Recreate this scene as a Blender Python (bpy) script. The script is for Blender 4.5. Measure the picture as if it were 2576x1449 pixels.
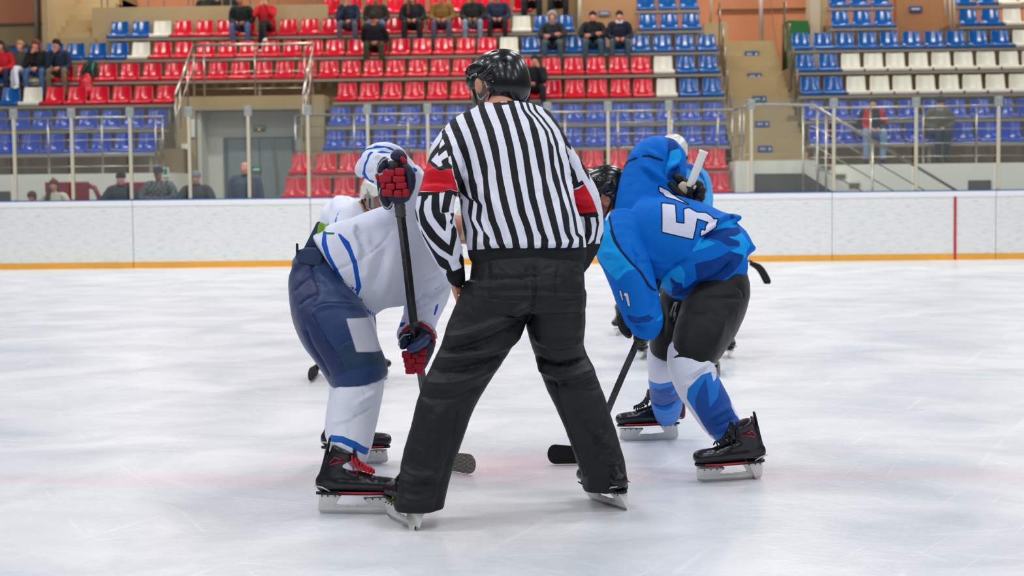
import bpy, bmesh, math, random
import numpy as np
from mathutils import Vector, Matrix

for _o in list(bpy.data.objects):
    bpy.data.objects.remove(_o, do_unlink=True)
SC = bpy.context.scene
COL = SC.collection
random.seed(7)

# ---------------------------------------------------------------- camera
F = 4000.0            # focal length in pixels of the 2576 x 1449 frame
CX, CY = 1288.0, 724.5
EYE = np.array([0.0, 0.0, 1.24])
_yaw, _pit, _rol = math.radians(-1.5), math.atan((724.5 - 486.7) / F), math.radians(0.66)
_fh = np.array([math.sin(_yaw), math.cos(_yaw), 0.0])
_R0 = np.array([math.cos(_yaw), -math.sin(_yaw), 0.0])
FW = _fh * math.cos(_pit) + np.array([0, 0, -math.sin(_pit)])
_U0 = np.cross(_R0, FW)
RT = _R0 * math.cos(_rol) - _U0 * math.sin(_rol)
UP = _U0 * math.cos(_rol) + _R0 * math.sin(_rol)
cam_d = bpy.data.cameras.new('camera')
cam = bpy.data.objects.new('camera', cam_d)
COL.objects.link(cam)
cam.matrix_world = Matrix(((RT[0], UP[0], -FW[0], EYE[0]), (RT[1], UP[1], -FW[1], EYE[1]),
                           (RT[2], UP[2], -FW[2], EYE[2]), (0, 0, 0, 1)))
cam_d.sensor_width = 36.0
cam_d.lens = F * 36.0 / 2576.0
cam_d.clip_start = 0.1
cam_d.clip_end = 200
cam_d.dof.use_dof = True
cam_d.dof.focus_distance = 6.7
cam_d.dof.aperture_fstop = 4.0
SC.camera = cam

def P(px, py, Y):
    """the point of the place that is seen at a pixel, at distance Y along the rink's depth axis"""
    d = RT * (px - CX) / F + UP * (CY - py) / F + FW
    return EYE + d * (Y / d[1])
def PG(px, py, z=0.0):
    d = RT * (px - CX) / F + UP * (CY - py) / F + FW
    return EYE + d * ((z - EYE[2]) / d[2])

# ---------------------------------------------------------------- light
w = bpy.data.worlds.new('arena_air'); SC.world = w
w.use_nodes = True
w.node_tree.nodes['Background'].inputs[0].default_value = (0.80, 0.86, 1.0, 1)
w.node_tree.nodes['Background'].inputs[1].default_value = 0.16
SC.view_settings.view_transform = 'Standard'
SC.view_settings.look = 'None'
SC.view_settings.gamma = 1.0
SC.view_settings.use_curve_mapping = False
SC.view_settings.exposure = 0.0
def area(x, y, z, sx, sy, power, color=(1, 1, 1), tilt=(0, 0)):
    l = bpy.data.lights.new('ceiling_or_fill_lamp', 'AREA'); l.shape = 'RECTANGLE'
    l.size, l.size_y, l.energy, l.color = sx, sy, power, color
    o = bpy.data.objects.new('ceiling_or_fill_lamp', l); COL.objects.link(o)
    o.location = (x, y, z); o.rotation_euler = (tilt[0], tilt[1], 0)
    return o
for iy, yy in enumerate((-7, -1, 5, 11, 17, 23)):
    for ix, xx in enumerate((-11, -4, 3, 10)):
        area(xx + 0.5 * (iy % 2), yy, 9.5, 2.2, 0.9, (150, 135, 175, 195, 200, 200)[iy], (0.98, 0.985, 1.0))
for xx in (-12, -4.5, 3, 10.5):
    for dx in (-0.6, 0.6):
        area(xx + dx, 27.5, 9.6, 0.5, 0.5, 120, (1.0, 0.95, 0.88), (math.radians(25), 0))
        area(xx + dx + 1.5, 38.0, 8.3, 0.6, 0.6, 45, (1.0, 0.90, 0.78), (math.radians(-10), 0))  # unseen fill lamps, added to brighten the orange back wall
        area(xx + dx + 3.5, 35.0, 10.0, 0.6, 0.6, 95, (1.0, 0.93, 0.84), (math.radians(15), 0))  # extra fill lamps out of view, added to lift the upper stands
SC.cycles.use_denoising = True
SC.cycles.max_bounces = 7
SC.cycles.transparent_max_bounces = 12
SC.cycles.caustics_reflective = False
SC.cycles.caustics_refractive = False

# ---------------------------------------------------------------- materials
def srgb(*c):
    out = []
    for v in c:
        v = v / 255.0
        out.append(v / 12.92 if v <= 0.04045 else ((v + 0.055) / 1.055) ** 2.4)
    return (out[0], out[1], out[2], 1.0)
class NT:
    def __init__(s, m):
        s.t = m.node_tree; s.n = s.t.nodes; s.l = s.t.links
        s.b = s.n['Principled BSDF']
    def node(s, kind, **kw):
        o = s.n.new(kind)
        for k, v in kw.items(): setattr(o, k, v)
        return o
    def link(s, a, b): s.l.new(a, b)
def mat(name, col, rough=0.5, metal=0.0, noise=0.0, nscale=8.0, bump=0.0, bscale=40.0, coat=0.0, spec=None, sheen=0.0, bdist=0.004):
    m = bpy.data.materials.new(name); m.use_nodes = True
    t = NT(m); b = t.b
    b.inputs['Base Color'].default_value = col
    b.inputs['Roughness'].default_value = rough
    b.inputs['Metallic'].default_value = metal
    if coat: b.inputs['Coat Weight'].default_value = coat; b.inputs['Coat Roughness'].default_value = 0.06
    if spec is not None: b.inputs['Specular IOR Level'].default_value = spec
    if sheen: b.inputs['Sheen Weight'].default_value = sheen
    tc = t.node('ShaderNodeTexCoord')
    if noise:
        nz = t.node('ShaderNodeTexNoise'); nz.inputs['Scale'].default_value = nscale; nz.inputs['Detail'].default_value = 5
        t.link(tc.outputs['Object'], nz.inputs['Vector'])
        mr = t.node('ShaderNodeMapRange'); mr.inputs['To Min'].default_value = 1 - noise; mr.inputs['To Max'].default_value = 1 + noise
        t.link(nz.outputs['Fac'], mr.inputs['Value'])
        mx = t.node('ShaderNodeVectorMath', operation='SCALE'); mx.inputs[0].default_value = col[:3]
        t.link(mr.outputs[0], mx.inputs['Scale']); t.link(mx.outputs[0], b.inputs['Base Color'])
    if bump:
        nb = t.node('ShaderNodeTexNoise'); nb.inputs['Scale'].default_value = bscale; nb.inputs['Detail'].default_value = 4
        t.link(tc.outputs['Object'], nb.inputs['Vector'])
        bp = t.node('ShaderNodeBump'); bp.inputs['Strength'].default_value = bump; bp.inputs['Distance'].default_value = bdist
        t.link(nb.outputs['Fac'], bp.inputs['Height']); t.link(bp.outputs[0], b.inputs['Normal'])
    return m
def paint_mat(name, base, layers, rough=0.75, bump=0.35, bscale=300.0, sheen=0.15, k=1.2, folds=0.0, fscale=14.0, spec=0.25, shaped=None):
    """cloth whose printed areas are signed-distance attributes (in px) stored on the mesh"""
    m = bpy.data.materials.new(name); m.use_nodes = True
    t = NT(m); b = t.b
    cur = None
    rgb = t.node('ShaderNodeRGB'); rgb.outputs[0].default_value = base; cur = rgb.outputs[0]
    for an, c in layers:
        a = t.node('ShaderNodeAttribute', attribute_name=an)
        ma = t.node('ShaderNodeMath', operation='MULTIPLY_ADD', use_clamp=True)
        ma.inputs[1].default_value = k; ma.inputs[2].default_value = 0.5
        t.link(a.outputs['Fac'], ma.inputs[0])
        mx = t.node('ShaderNodeMix', data_type='RGBA')
        t.link(ma.outputs[0], mx.inputs['Factor']); t.link(cur, mx.inputs[6]); mx.inputs[7].default_value = c
        cur = mx.outputs[2]
    t.link(cur, b.inputs['Base Color'])
    b.inputs['Roughness'].default_value = rough
    b.inputs['Specular IOR Level'].default_value = spec
    b.inputs['Sheen Weight'].default_value = sheen
    tc = t.node('ShaderNodeTexCoord')
    nb = t.node('ShaderNodeTexNoise'); nb.inputs['Scale'].default_value = bscale; nb.inputs['Detail'].default_value = 2
    t.link(tc.outputs['Object'], nb.inputs['Vector'])
    bp = t.node('ShaderNodeBump'); bp.inputs['Strength'].default_value = bump; bp.inputs['Distance'].default_value = 0.0008
    t.link(nb.outputs['Fac'], bp.inputs['Height'])
    last = bp
    if folds:
        n2 = t.node('ShaderNodeTexNoise'); n2.inputs['Scale'].default_value = fscale; n2.inputs['Detail'].default_value = 3
        n2.inputs['Distortion'].default_value = 0.8
        t.link(tc.outputs['Object'], n2.inputs['Vector'])
        b2 = t.node('ShaderNodeBump'); b2.inputs['Strength'].default_value = folds; b2.inputs['Distance'].default_value = 0.02
        t.link(n2.outputs['Fac'], b2.inputs['Height']); t.link(bp.outputs[0], b2.inputs['Normal']); last = b2
    t.link(last.outputs[0], b.inputs['Normal'])
    return m

# ---------------------------------------------------------------- object helpers
def tag(o, label, cat, group=None, kind=None):
    if label: o['label'] = label
    if cat: o['category'] = cat
    if group: o['group'] = group
    if kind: o['kind'] = kind
    return o
def empty(name, loc, label=None, cat=None, group=None):
    o = bpy.data.objects.new(name, None); COL.objects.link(o)
    o.location = Vector(loc); o.empty_display_size = 0.1
    return tag(o, label, cat, group)
def child(o, root):
    o.parent = root
    o.matrix_parent_inverse = Matrix.Translation(-Vector(root.location))
    return o
def wloc(o):
    v = Vector((0, 0, 0))
    while o is not None: v = v + o.location; o = o.parent
    return v
class MB:
    """collects shapes (world coordinates) into one mesh"""
    def __init__(s): s.v = []; s.f = []
    def add(s, vs, fs):
        n = len(s.v); s.v += [tuple(map(float, q)) for q in vs]; s.f += [tuple(i + n for i in f) for f in fs]; return s
    def box(s, a, b):
        (x0, y0, z0), (x1, y1, z1) = a, b
        return s.add([(x0, y0, z0), (x1, y0, z0), (x1, y1, z0), (x0, y1, z0), (x0, y0, z1), (x1, y0, z1), (x1, y1, z1), (x0, y1, z1)],
                     [(0, 3, 2, 1), (4, 5, 6, 7), (0, 1, 5, 4), (1, 2, 6, 5), (2, 3, 7, 6), (3, 0, 4, 7)])
    def obox(s, c, ax, ay, az):
        c = np.array(c); ax = np.array(ax); ay = np.array(ay); az = np.array(az)
        vs = [c + i * ax + j * ay + k * az for k in (-1, 1) for (i, j) in ((-1, -1), (1, -1), (1, 1), (-1, 1))]
        return s.add(vs, [(0, 3, 2, 1), (4, 5, 6, 7), (0, 1, 5, 4), (1, 2, 6, 5), (2, 3, 7, 6), (3, 0, 4, 7)])
    def tube(s, pts, r, n=8, ry=None, up=(0, 0, 1), cap=True):
        pts = [np.array(p, float) for p in pts]
        rs = r if isinstance(r, (list, tuple)) else [r] * len(pts)
        rys = rs if ry is None else (ry if isinstance(ry, (list, tuple)) else [ry] * len(pts))
        up = np.array(up, float); rings = []
        for i, p in enumerate(pts):
            d = pts[min(i + 1, len(pts) - 1)] - pts[max(i - 1, 0)]
            d = d / (np.linalg.norm(d) + 1e-9)
            u = np.cross(d, up)
            if np.linalg.norm(u) < 0.05: u = np.cross(d, (0, 1, 0)) if abs(d[1]) < 0.9 else np.cross(d, (1, 0, 0))
            u /= np.linalg.norm(u); v = np.cross(u, d)
            rings.append([p + u * rs[i] * math.cos(2 * math.pi * k / n) + v * rys[i] * math.sin(2 * math.pi * k / n) for k in range(n)])
        vs = [q for r_ in rings for q in r_]; fs = []
        for i in range(len(pts) - 1):
            for k in range(n):
                a, b = i * n + k, i * n + (k + 1) % n
                fs.append((a, b, b + n, a + n))
        if cap:
            fs.append(tuple(range(n))[::-1]); fs.append(tuple((len(pts) - 1) * n + k for k in range(n)))
        return s.add(vs, fs)
    def prism(s, poly, h):
        """poly: list of 3d points, h: extrusion vector"""
        poly = [np.array(p, float) for p in poly]; h = np.array(h, float); n = len(poly)
        fs = [tuple(range(n))[::-1], tuple(range(n, 2 * n))] + [(i, (i + 1) % n, (i + 1) % n + n, i + n) for i in range(n)]
        return s.add(poly + [p + h for p in poly], fs)
    def ball(s, c, r, n=8, sc=(1, 1, 1)):
        vs = []; fs = []
        for i in range(n + 1):
            th = math.pi * i / n
            for k in range(2 * n):
                ph = math.pi * k / n
                vs.append((c[0] + r * sc[0] * math.sin(th) * math.cos(ph), c[1] + r * sc[1] * math.sin(th) * math.sin(ph), c[2] + r * sc[2] * math.cos(th)))
        for i in range(n):
            for k in range(2 * n):
                a, b = i * 2 * n + k, i * 2 * n + (k + 1) % (2 * n)
                fs.append((a, a + 2 * n, b + 2 * n, b))
        return s.add(vs, fs)
    def build(s, name, m, parent=None, smooth=False, bevel=0.0, origin=None, seg=2):
        me = bpy.data.meshes.new(name)
        og = np.array(origin if origin is not None else (wloc(parent) if parent is not None else (0, 0, 0)), float)
        v = np.array(s.v, float) - og
        me.from_pydata(v.tolist(), [], s.f); me.update()
        bm = bmesh.new(); bm.from_mesh(me)
        bmesh.ops.remove_doubles(bm, verts=bm.verts, dist=1e-6)
        bmesh.ops.recalc_face_normals(bm, faces=bm.faces)
        bm.to_mesh(me); bm.free()
        me.materials.append(m)
        if smooth:
            me.polygons.foreach_set('use_smooth', [True] * len(me.polygons))
        o = bpy.data.objects.new(name, me); COL.objects.link(o)
        if parent is not None: o.parent = parent
        else: o.location = Vector(og)
        if bevel:
            md = o.modifiers.new('bevel', 'BEVEL'); md.width = bevel; md.segments = seg; md.limit_method = 'ANGLE'
        return o
# ================================================================ rink and stands
BD = 27.8                                            # distance of the far boards
# ---- ice
ICE = bpy.data.materials.new('rink_ice'); ICE.use_nodes = True
t = NT(ICE)
tc = t.node('ShaderNodeTexCoord')
n1 = t.node('ShaderNodeTexNoise'); n1.inputs['Scale'].default_value = 1.1; n1.inputs['Detail'].default_value = 9; n1.inputs['Roughness'].default_value = 0.6; n1.inputs['Distortion'].default_value = 0.6
t.link(tc.outputs['Object'], n1.inputs['Vector'])
r1 = t.node('ShaderNodeValToRGB')
r1.color_ramp.elements[0].position = 0.3; r1.color_ramp.elements[0].color = srgb(200, 207, 214)
r1.color_ramp.elements[1].position = 0.62; r1.color_ramp.elements[1].color = srgb(236, 238, 241)
t.link(n1.outputs['Fac'], r1.inputs['Fac'])
cur = r1.outputs[0]
hgt = None
# skate cuts: thin bright arcs from warped wave bands
for i, (sc, rot, dist, lo) in enumerate(((1.3, 0.4, 3.5, 0.985), (0.9, 1.9, 5.0, 0.99), (2.1, 2.7, 2.5, 0.988), (1.7, 1.2, 6.0, 0.99), (3.1, 0.9, 4.0, 0.988))):
    mp = t.node('ShaderNodeMapping'); mp.inputs['Rotation'].default_value = (0, 0, rot); mp.inputs['Location'].default_value = (i * 3.1, i * 1.7, 0)
    t.link(tc.outputs['Object'], mp.inputs['Vector'])
    wv = t.node('ShaderNodeTexWave'); wv.inputs['Scale'].default_value = sc * 0.35; wv.inputs['Distortion'].default_value = dist
    wv.inputs['Detail'].default_value = 1.0; wv.inputs['Detail Scale'].default_value = 0.25
    t.link(mp.outputs[0], wv.inputs['Vector'])
    mr = t.node('ShaderNodeMapRange'); mr.inputs['From Min'].default_value = lo + 0.009; mr.inputs['From Max'].default_value = 1.0
    t.link(wv.outputs['Fac'], mr.inputs['Value'])
    br = t.node('ShaderNodeTexNoise'); br.inputs['Scale'].default_value = 1.1 + i * 0.4; br.inputs['Detail'].default_value = 3
    t.link(tc.outputs['Object'], br.inputs['Vector'])
    b2 = t.node('ShaderNodeMapRange'); b2.inputs['From Min'].default_value = 0.5; b2.inputs['From Max'].default_value = 0.62
    t.link(br.outputs['Fac'], b2.inputs['Value'])
    ml = t.node('ShaderNodeMath', operation='MULTIPLY'); t.link(mr.outputs[0], ml.inputs[0]); t.link(b2.outputs[0], ml.inputs[1])
    m2 = t.node('ShaderNodeMath', operation='MULTIPLY'); t.link(ml.outputs[0], m2.inputs[0]); m2.inputs[1].default_value = (0.45, .55, .4, .5, .4)[i]
    mx = t.node('ShaderNodeMix', data_type='RGBA'); t.link(m2.outputs[0], mx.inputs['Factor']); t.link(cur, mx.inputs[6]); mx.inputs[7].default_value = srgb(250, 252, 253)
    cur = mx.outputs[2]
    hgt = m2.outputs[0] if hgt is None else hgt
# snow scuffs
ns = t.node('ShaderNodeTexNoise'); ns.inputs['Scale'].default_value = 9; ns.inputs['Detail'].default_value = 9; ns.inputs['Roughness'].default_value = 0.75
t.link(tc.outputs['Object'], ns.inputs['Vector'])
ms = t.node('ShaderNodeMapRange'); ms.inputs['From Min'].default_value = 0.55; ms.inputs['From Max'].default_value = 0.75; ms.inputs['To Max'].default_value = 0.45
t.link(ns.outputs['Fac'], ms.inputs['Value'])
mx = t.node('ShaderNodeMix', data_type='RGBA'); t.link(ms.outputs[0], mx.inputs['Factor']); t.link(cur, mx.inputs[6]); mx.inputs[7].default_value = srgb(246, 248, 250)
cur = mx.outputs[2]
for i, (sc, rot, dist) in enumerate(((5.2, 0.45, 14.0), (4.4, 1.5, 12.0), (6.6, 2.3, 10.0))):
    mp = t.node('ShaderNodeMapping'); mp.inputs['Rotation'].default_value = (0, 0, rot); mp.inputs['Location'].default_value = (i * 5.3 + 2, i * 2.9, 0)
    t.link(tc.outputs['Object'], mp.inputs['Vector'])
    wv = t.node('ShaderNodeTexWave'); wv.inputs['Scale'].default_value = sc * 0.35; wv.inputs['Distortion'].default_value = dist
    wv.inputs['Detail'].default_value = 1.5; wv.inputs['Detail Scale'].default_value = 0.18
    t.link(mp.outputs[0], wv.inputs['Vector'])
    mr = t.node('ShaderNodeMapRange'); mr.inputs['From Min'].default_value = 0.9962; mr.inputs['From Max'].default_value = 1.0; mr.inputs['To Max'].default_value = .5
    t.link(wv.outputs['Fac'], mr.inputs['Value'])
    br = t.node('ShaderNodeTexNoise'); br.inputs['Scale'].default_value = 1.6 + i * 0.7; br.inputs['Detail'].default_value = 4
    t.link(tc.outputs['Object'], br.inputs['Vector'])
    b2 = t.node('ShaderNodeMapRange'); b2.inputs['From Min'].default_value = 0.50; b2.inputs['From Max'].default_value = 0.60
    t.link(br.outputs['Fac'], b2.inputs['Value'])
    ml = t.node('ShaderNodeMath', operation='MULTIPLY'); t.link(mr.outputs[0], ml.inputs[0]); t.link(b2.outputs[0], ml.inputs[1])
    mx = t.node('ShaderNodeMix', data_type='RGBA'); t.link(ml.outputs[0], mx.inputs['Factor']); t.link(cur, mx.inputs[6]); mx.inputs[7].default_value = srgb(248, 250, 252)
    cur = mx.outputs[2]
nf = t.node('ShaderNodeTexNoise'); nf.inputs['Scale'].default_value = 70; nf.inputs['Detail'].default_value = 6; nf.inputs['Roughness'].default_value = 0.8
t.link(tc.outputs['Object'], nf.inputs['Vector'])
mf = t.node('ShaderNodeMapRange'); mf.inputs['From Min'].default_value = 0.35; mf.inputs['From Max'].default_value = 0.65; mf.inputs['To Min'].default_value = .965; mf.inputs['To Max'].default_value = 1.03
t.link(nf.outputs['Fac'], mf.inputs['Value'])
vf = t.node('ShaderNodeVectorMath', operation='SCALE'); t.link(cur, vf.inputs[0]); t.link(mf.outputs[0], vf.inputs['Scale']); cur = vf.outputs[0]
# painted red face-off dot under the ice, worn, and the thin red circle round it
def spot(cx, cy, r0, r1_, colr, amt, warp):
    global cur
    vm = t.node('ShaderNodeVectorMath', operation='SUBTRACT'); vm.inputs[1].default_value = (cx, cy, 0)
    nw = t.node('ShaderNodeTexNoise'); nw.inputs['Scale'].default_value = 3.0; nw.inputs['Detail'].default_value = 5
    t.link(tc.outputs['Object'], nw.inputs['Vector'])
    t.link(tc.outputs['Object'], vm.inputs[0])
    ln = t.node('ShaderNodeVectorMath', operation='LENGTH'); t.link(vm.outputs[0], ln.inputs[0])
    ad = t.node('ShaderNodeMath', operation='MULTIPLY_ADD'); t.link(nw.outputs['Fac'], ad.inputs[0]); ad.inputs[1].default_value = warp
    t.link(ln.outputs['Value'], ad.inputs[2])
    mr = t.node('ShaderNodeMapRange'); mr.interpolation_type = 'SMOOTHSTEP'
    mr.inputs['From Min'].default_value = r1_; mr.inputs['From Max'].default_value = r0; mr.inputs['To Max'].default_value = amt
    t.link(ad.outputs[0], mr.inputs['Value'])
    mx = t.node('ShaderNodeMix', data_type='RGBA'); t.link(mr.outputs[0], mx.inputs['Factor']); t.link(cur, mx.inputs[6]); mx.inputs[7].default_value = colr
    cur = mx.outputs[2]
def ring(cx, cy, r, wd, colr, amt):
    global cur
    vm = t.node('ShaderNodeVectorMath', operation='SUBTRACT'); vm.inputs[1].default_value = (cx, cy, 0)
    t.link(tc.outputs['Object'], vm.inputs[0])
    ln = t.node('ShaderNodeVectorMath', operation='LENGTH'); t.link(vm.outputs[0], ln.inputs[0])
    su = t.node('ShaderNodeMath', operation='SUBTRACT'); t.link(ln.outputs['Value'], su.inputs[0]); su.inputs[1].default_value = r
    ab = t.node('ShaderNodeMath', operation='ABSOLUTE'); t.link(su.outputs[0], ab.inputs[0])
    mr = t.node('ShaderNodeMapRange'); mr.interpolation_type = 'SMOOTHSTEP'
    mr.inputs['From Min'].default_value = wd; mr.inputs['From Max'].default_value = wd * 0.4; mr.inputs['To Max'].default_value = amt
    t.link(ab.outputs[0], mr.inputs['Value'])
    mx = t.node('ShaderNodeMix', data_type='RGBA'); t.link(mr.outputs[0], mx.inputs['Factor']); t.link(cur, mx.inputs[6]); mx.inputs[7].default_value = colr
    cur = mx.outputs[2]
_d = PG(1290, 1165)
spot(_d[0], _d[1], 0.12, 0.75, srgb(222, 120, 130), 0.34, 0.35)
spot(_d[0] - 0.9, _d[1] + 0.15, 0.05, 0.7, srgb(226, 140, 148), 0.16, 0.35)
spot(_d[0] + 1.2, _d[1] - 0.5, 0.05, 0.7, srgb(214, 160, 200), 0.12, 0.35)
# worn thin red line running across under the ice
sx = t.node('ShaderNodeSeparateXYZ'); t.link(tc.outputs['Object'], sx.inputs[0])
nl = t.node('ShaderNodeTexNoise'); nl.inputs['Scale'].default_value = 1.4; nl.inputs['Detail'].default_value = 4; t.link(tc.outputs['Object'], nl.inputs['Vector'])
al_ = t.node('ShaderNodeMath', operation='MULTIPLY_ADD'); t.link(nl.outputs['Fac'], al_.inputs[0]); al_.inputs[1].default_value = .5; t.link(sx.outputs['Y'], al_.inputs[2])
sl_ = t.node('ShaderNodeMath', operation='SUBTRACT'); t.link(al_.outputs[0], sl_.inputs[0]); sl_.inputs[1].default_value = float(PG(1290, 1200)[1]) + .25
ab_ = t.node('ShaderNodeMath', operation='ABSOLUTE'); t.link(sl_.outputs[0], ab_.inputs[0])
mr = t.node('ShaderNodeMapRange'); mr.interpolation_type = 'SMOOTHSTEP'; mr.inputs['From Min'].default_value = .30; mr.inputs['From Max'].default_value = .0; mr.inputs['To Max'].default_value = .20
t.link(ab_.outputs[0], mr.inputs['Value'])
mx = t.node('ShaderNodeMix', data_type='RGBA'); t.link(mr.outputs[0], mx.inputs['Factor']); t.link(cur, mx.inputs[6]); mx.inputs[7].default_value = srgb(222, 160, 170)
cur = mx.outputs[2]
ring(_d[0], _d[1] + 0.6, 4.5, 0.05, srgb(222, 120, 130), 0.10)
t.link(cur, t.b.inputs['Base Color'])
t.b.inputs['Roughness'].default_value = 0.32
t.b.inputs['Specular IOR Level'].default_value = 0.32
nb = t.node('ShaderNodeTexNoise'); nb.inputs['Scale'].default_value = 22; nb.inputs['Detail'].default_value = 7
t.link(tc.outputs['Object'], nb.inputs['Vector'])
bp = t.node('ShaderNodeBump'); bp.inputs['Strength'].default_value = 0.25; bp.inputs['Distance'].default_value = 0.01
t.link(nb.outputs['Fac'], bp.inputs['Height']); t.link(bp.outputs[0], t.b.inputs['Normal'])
tag(MB().box((-30, -14, -0.3), (30, BD, 0.0)).build('floor', ICE), None, None, kind='structure')['label'] = 'white ice of the rink'

CONC = mat('tan_concrete', srgb(170, 150, 112), 0.85, noise=0.10, nscale=2.0, bump=0.2)
CONCD = mat('brown_concrete', srgb(132, 112, 84), 0.85, noise=0.12, nscale=1.6, bump=0.2)
PLAST = mat('white_plaster', srgb(234, 232, 222), 0.8, noise=0.04, nscale=1.2, bump=0.1)
ORANGE = mat('orange_plaster', srgb(206, 138, 100), 0.85, noise=0.05, nscale=0.8)
GREYF = mat('grey_floor', srgb(120, 118, 112), 0.8, noise=0.1)
tag(MB().box((-30, BD + 0.12, -0.3), (30, 62, 0.0)).build('floor_walkway', GREYF), None, None, kind='structure')

# ---- boards
WHITEB = mat('white_board_panel', srgb(226, 229, 226), 0.42, noise=0.05, nscale=1.5, bump=0.05)
t = NT(WHITEB)   # pale scuffs on the panels
tcb = t.node('ShaderNodeTexCoord'); mp = t.node('ShaderNodeMapping'); mp.inputs['Scale'].default_value = (1.2, 1, 7)
t.link(tcb.outputs['Object'], mp.inputs['Vector'])
nz = t.node('ShaderNodeTexNoise'); nz.inputs['Scale'].default_value = 5; nz.inputs['Detail'].default_value = 8; nz.inputs['Roughness'].default_value = 0.7
t.link(mp.outputs[0], nz.inputs['Vector'])
cr = t.node('ShaderNodeValToRGB'); cr.color_ramp.elements[0].position = 0.28; cr.color_ramp.elements[0].color = srgb(196, 200, 198)
cr.color_ramp.elements[1].position = 0.5; cr.color_ramp.elements[1].color = srgb(232, 234, 231)
t.link(nz.outputs['Fac'], cr.inputs['Fac']); t.link(cr.outputs[0], t.b.inputs['Base Color'])
CAPW = mat('white_cap_rail', srgb(240, 240, 242), 0.4)
CAPB = mat('blue_cap_strip', srgb(20, 92, 160), 0.45)
KICK = mat('yellow_kickplate', srgb(236, 168, 60), 0.45, noise=0.12, nscale=6)
REDL = mat('red_line_paint', srgb(190, 32, 58), 0.5)
jx = [P(x, 600, BD)[0] for x in (-560, -110, 335, 782, 1215, 1655, 2093, 2505, 2940)]
for i in range(len(jx) - 1):
    x0, x1 = jx[i] + 0.006, jx[i + 1] - 0.006
    r = empty('rink_board', ((x0 + x1) / 2, BD, 0), ['white rink board panel at the far left edge of the picture', 'white rink board panel below the two girls at the left',
        'white rink board panel below the bald man by the door', 'white rink board panel behind the left player in white', 'white rink board panel hidden behind the referee',
        'white rink board panel behind the player in blue', 'white rink board panel with the vertical red line', 'white rink board panel at the far right edge of the picture'][i] , 'rink board', 'boards along the far side of the rink')
    MB().box((x0, BD, 0.11), (x1, BD + 0.05, 1.10)).build('panel', WHITEB, r)
    MB().box((x0, BD - 0.012, 0.0), (x1, BD + 0.05, 0.11)).build('kickplate', KICK, r)['label'] = 'yellow kickplate'
    c = MB().box((x0, BD - 0.02, 1.10), (x1, BD + 0.10, 1.19)).build('cap_rail', CAPW, r)
    b = MB().box((x0, BD - 0.02, 1.19), (x1, BD + 0.10, 1.212)).build('cap_strip', CAPB, r); b['label'] = 'thin blue strip'
    if i == 6:
        xa, xb = P(2399, 600, BD)[0], P(2405.5, 600, BD)[0]
        MB().box((xa, BD - 0.016, 0.0), (xb, BD - 0.002, 1.19)).build('goal_line_mark', REDL, r)['label'] = 'red vertical line'
# ---- glass above the boards
GLS = bpy.data.materials.new('clear_rink_glass'); GLS.use_nodes = True
t = NT(GLS); tr = t.node('ShaderNodeBsdfTransparent'); tr.inputs[0].default_value = (0.93, 0.96, 0.95, 1)
gl = t.node('ShaderNodeBsdfGlossy'); gl.inputs['Roughness'].default_value = 0.04
df = t.node('ShaderNodeBsdfDiffuse'); df.inputs[0].default_value = srgb(200, 205, 205)
lw = t.node('ShaderNodeLayerWeight'); lw.inputs[0].default_value = 0.25
mm = t.node('ShaderNodeMath', operation='MULTIPLY'); t.link(lw.outputs['Fresnel'], mm.inputs[0]); mm.inputs[1].default_value = 0.8
m1 = t.node('ShaderNodeMixShader'); t.link(mm.outputs[0], m1.inputs[0]); t.link(tr.outputs[0], m1.inputs[1]); t.link(gl.outputs[0], m1.inputs[2])
m2 = t.node('ShaderNodeMixShader'); m2.inputs[0].default_value = 0.055; t.link(m1.outputs[0], m2.inputs[1]); t.link(df.outputs[0], m2.inputs[2])
t.link(m2.outputs[0], t.n['Material Output'].inputs[0])
CREAM = mat('cream_post_paint', srgb(196, 190, 166), 0.4)
CLAMP = mat('grey_clamp_plastic', srgb(146, 152, 148), 0.35)
posts = [-250, -110, 38, 183, 330, 478, 627, 777, 927, 1078, 1228, 1379, 1531, 1684, 1891, 2098, 2305, 2512, 2720]
HZ = lambda x: 486.7 - 0.0115 * (x - 1288)
px_x = [P(x, 480, BD)[0] for x in posts]
for i, xw in enumerate(px_x):
    tall = 2.66
    r = empty('glass_panel', (xw, BD + 0.05, 1.212), 'clear glass panel with slim cream post, ' + ('%s from the left' % ['outside and second', 'outside and first', 'first', 'second', 'third', 'fourth', 'fifth', 'sixth', 'seventh', 'eighth', 'ninth', 'tenth', 'eleventh', 'twelfth', 'thirteenth', 'fourteenth', 'fifteenth', 'sixteenth', 'outside and last'][i]), 'glass panel', 'glass panels above the boards')
    MB().box((xw - 0.028, BD + 0.0, 1.212), (xw + 0.028, BD + 0.07, tall)).build('post', CREAM, r, bevel=0.01)
    if i < len(px_x) - 1: MB().box((xw + 0.034, BD + 0.03, 1.213), (px_x[i + 1] - 0.078, BD + 0.042, 2.83)).build('pane', GLS, r)
    c = MB().box((xw - 0.068, BD + 0.0, tall - 0.02), (xw + 0.068, BD + 0.08, tall + 0.16)).build('clamp', CLAMP, r, bevel=0.012)
    for dz in (.03, .12): MB().ball((xw, BD - 0.005, tall + dz), 0.012, 5).build('bolt', CREAM, c)
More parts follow.
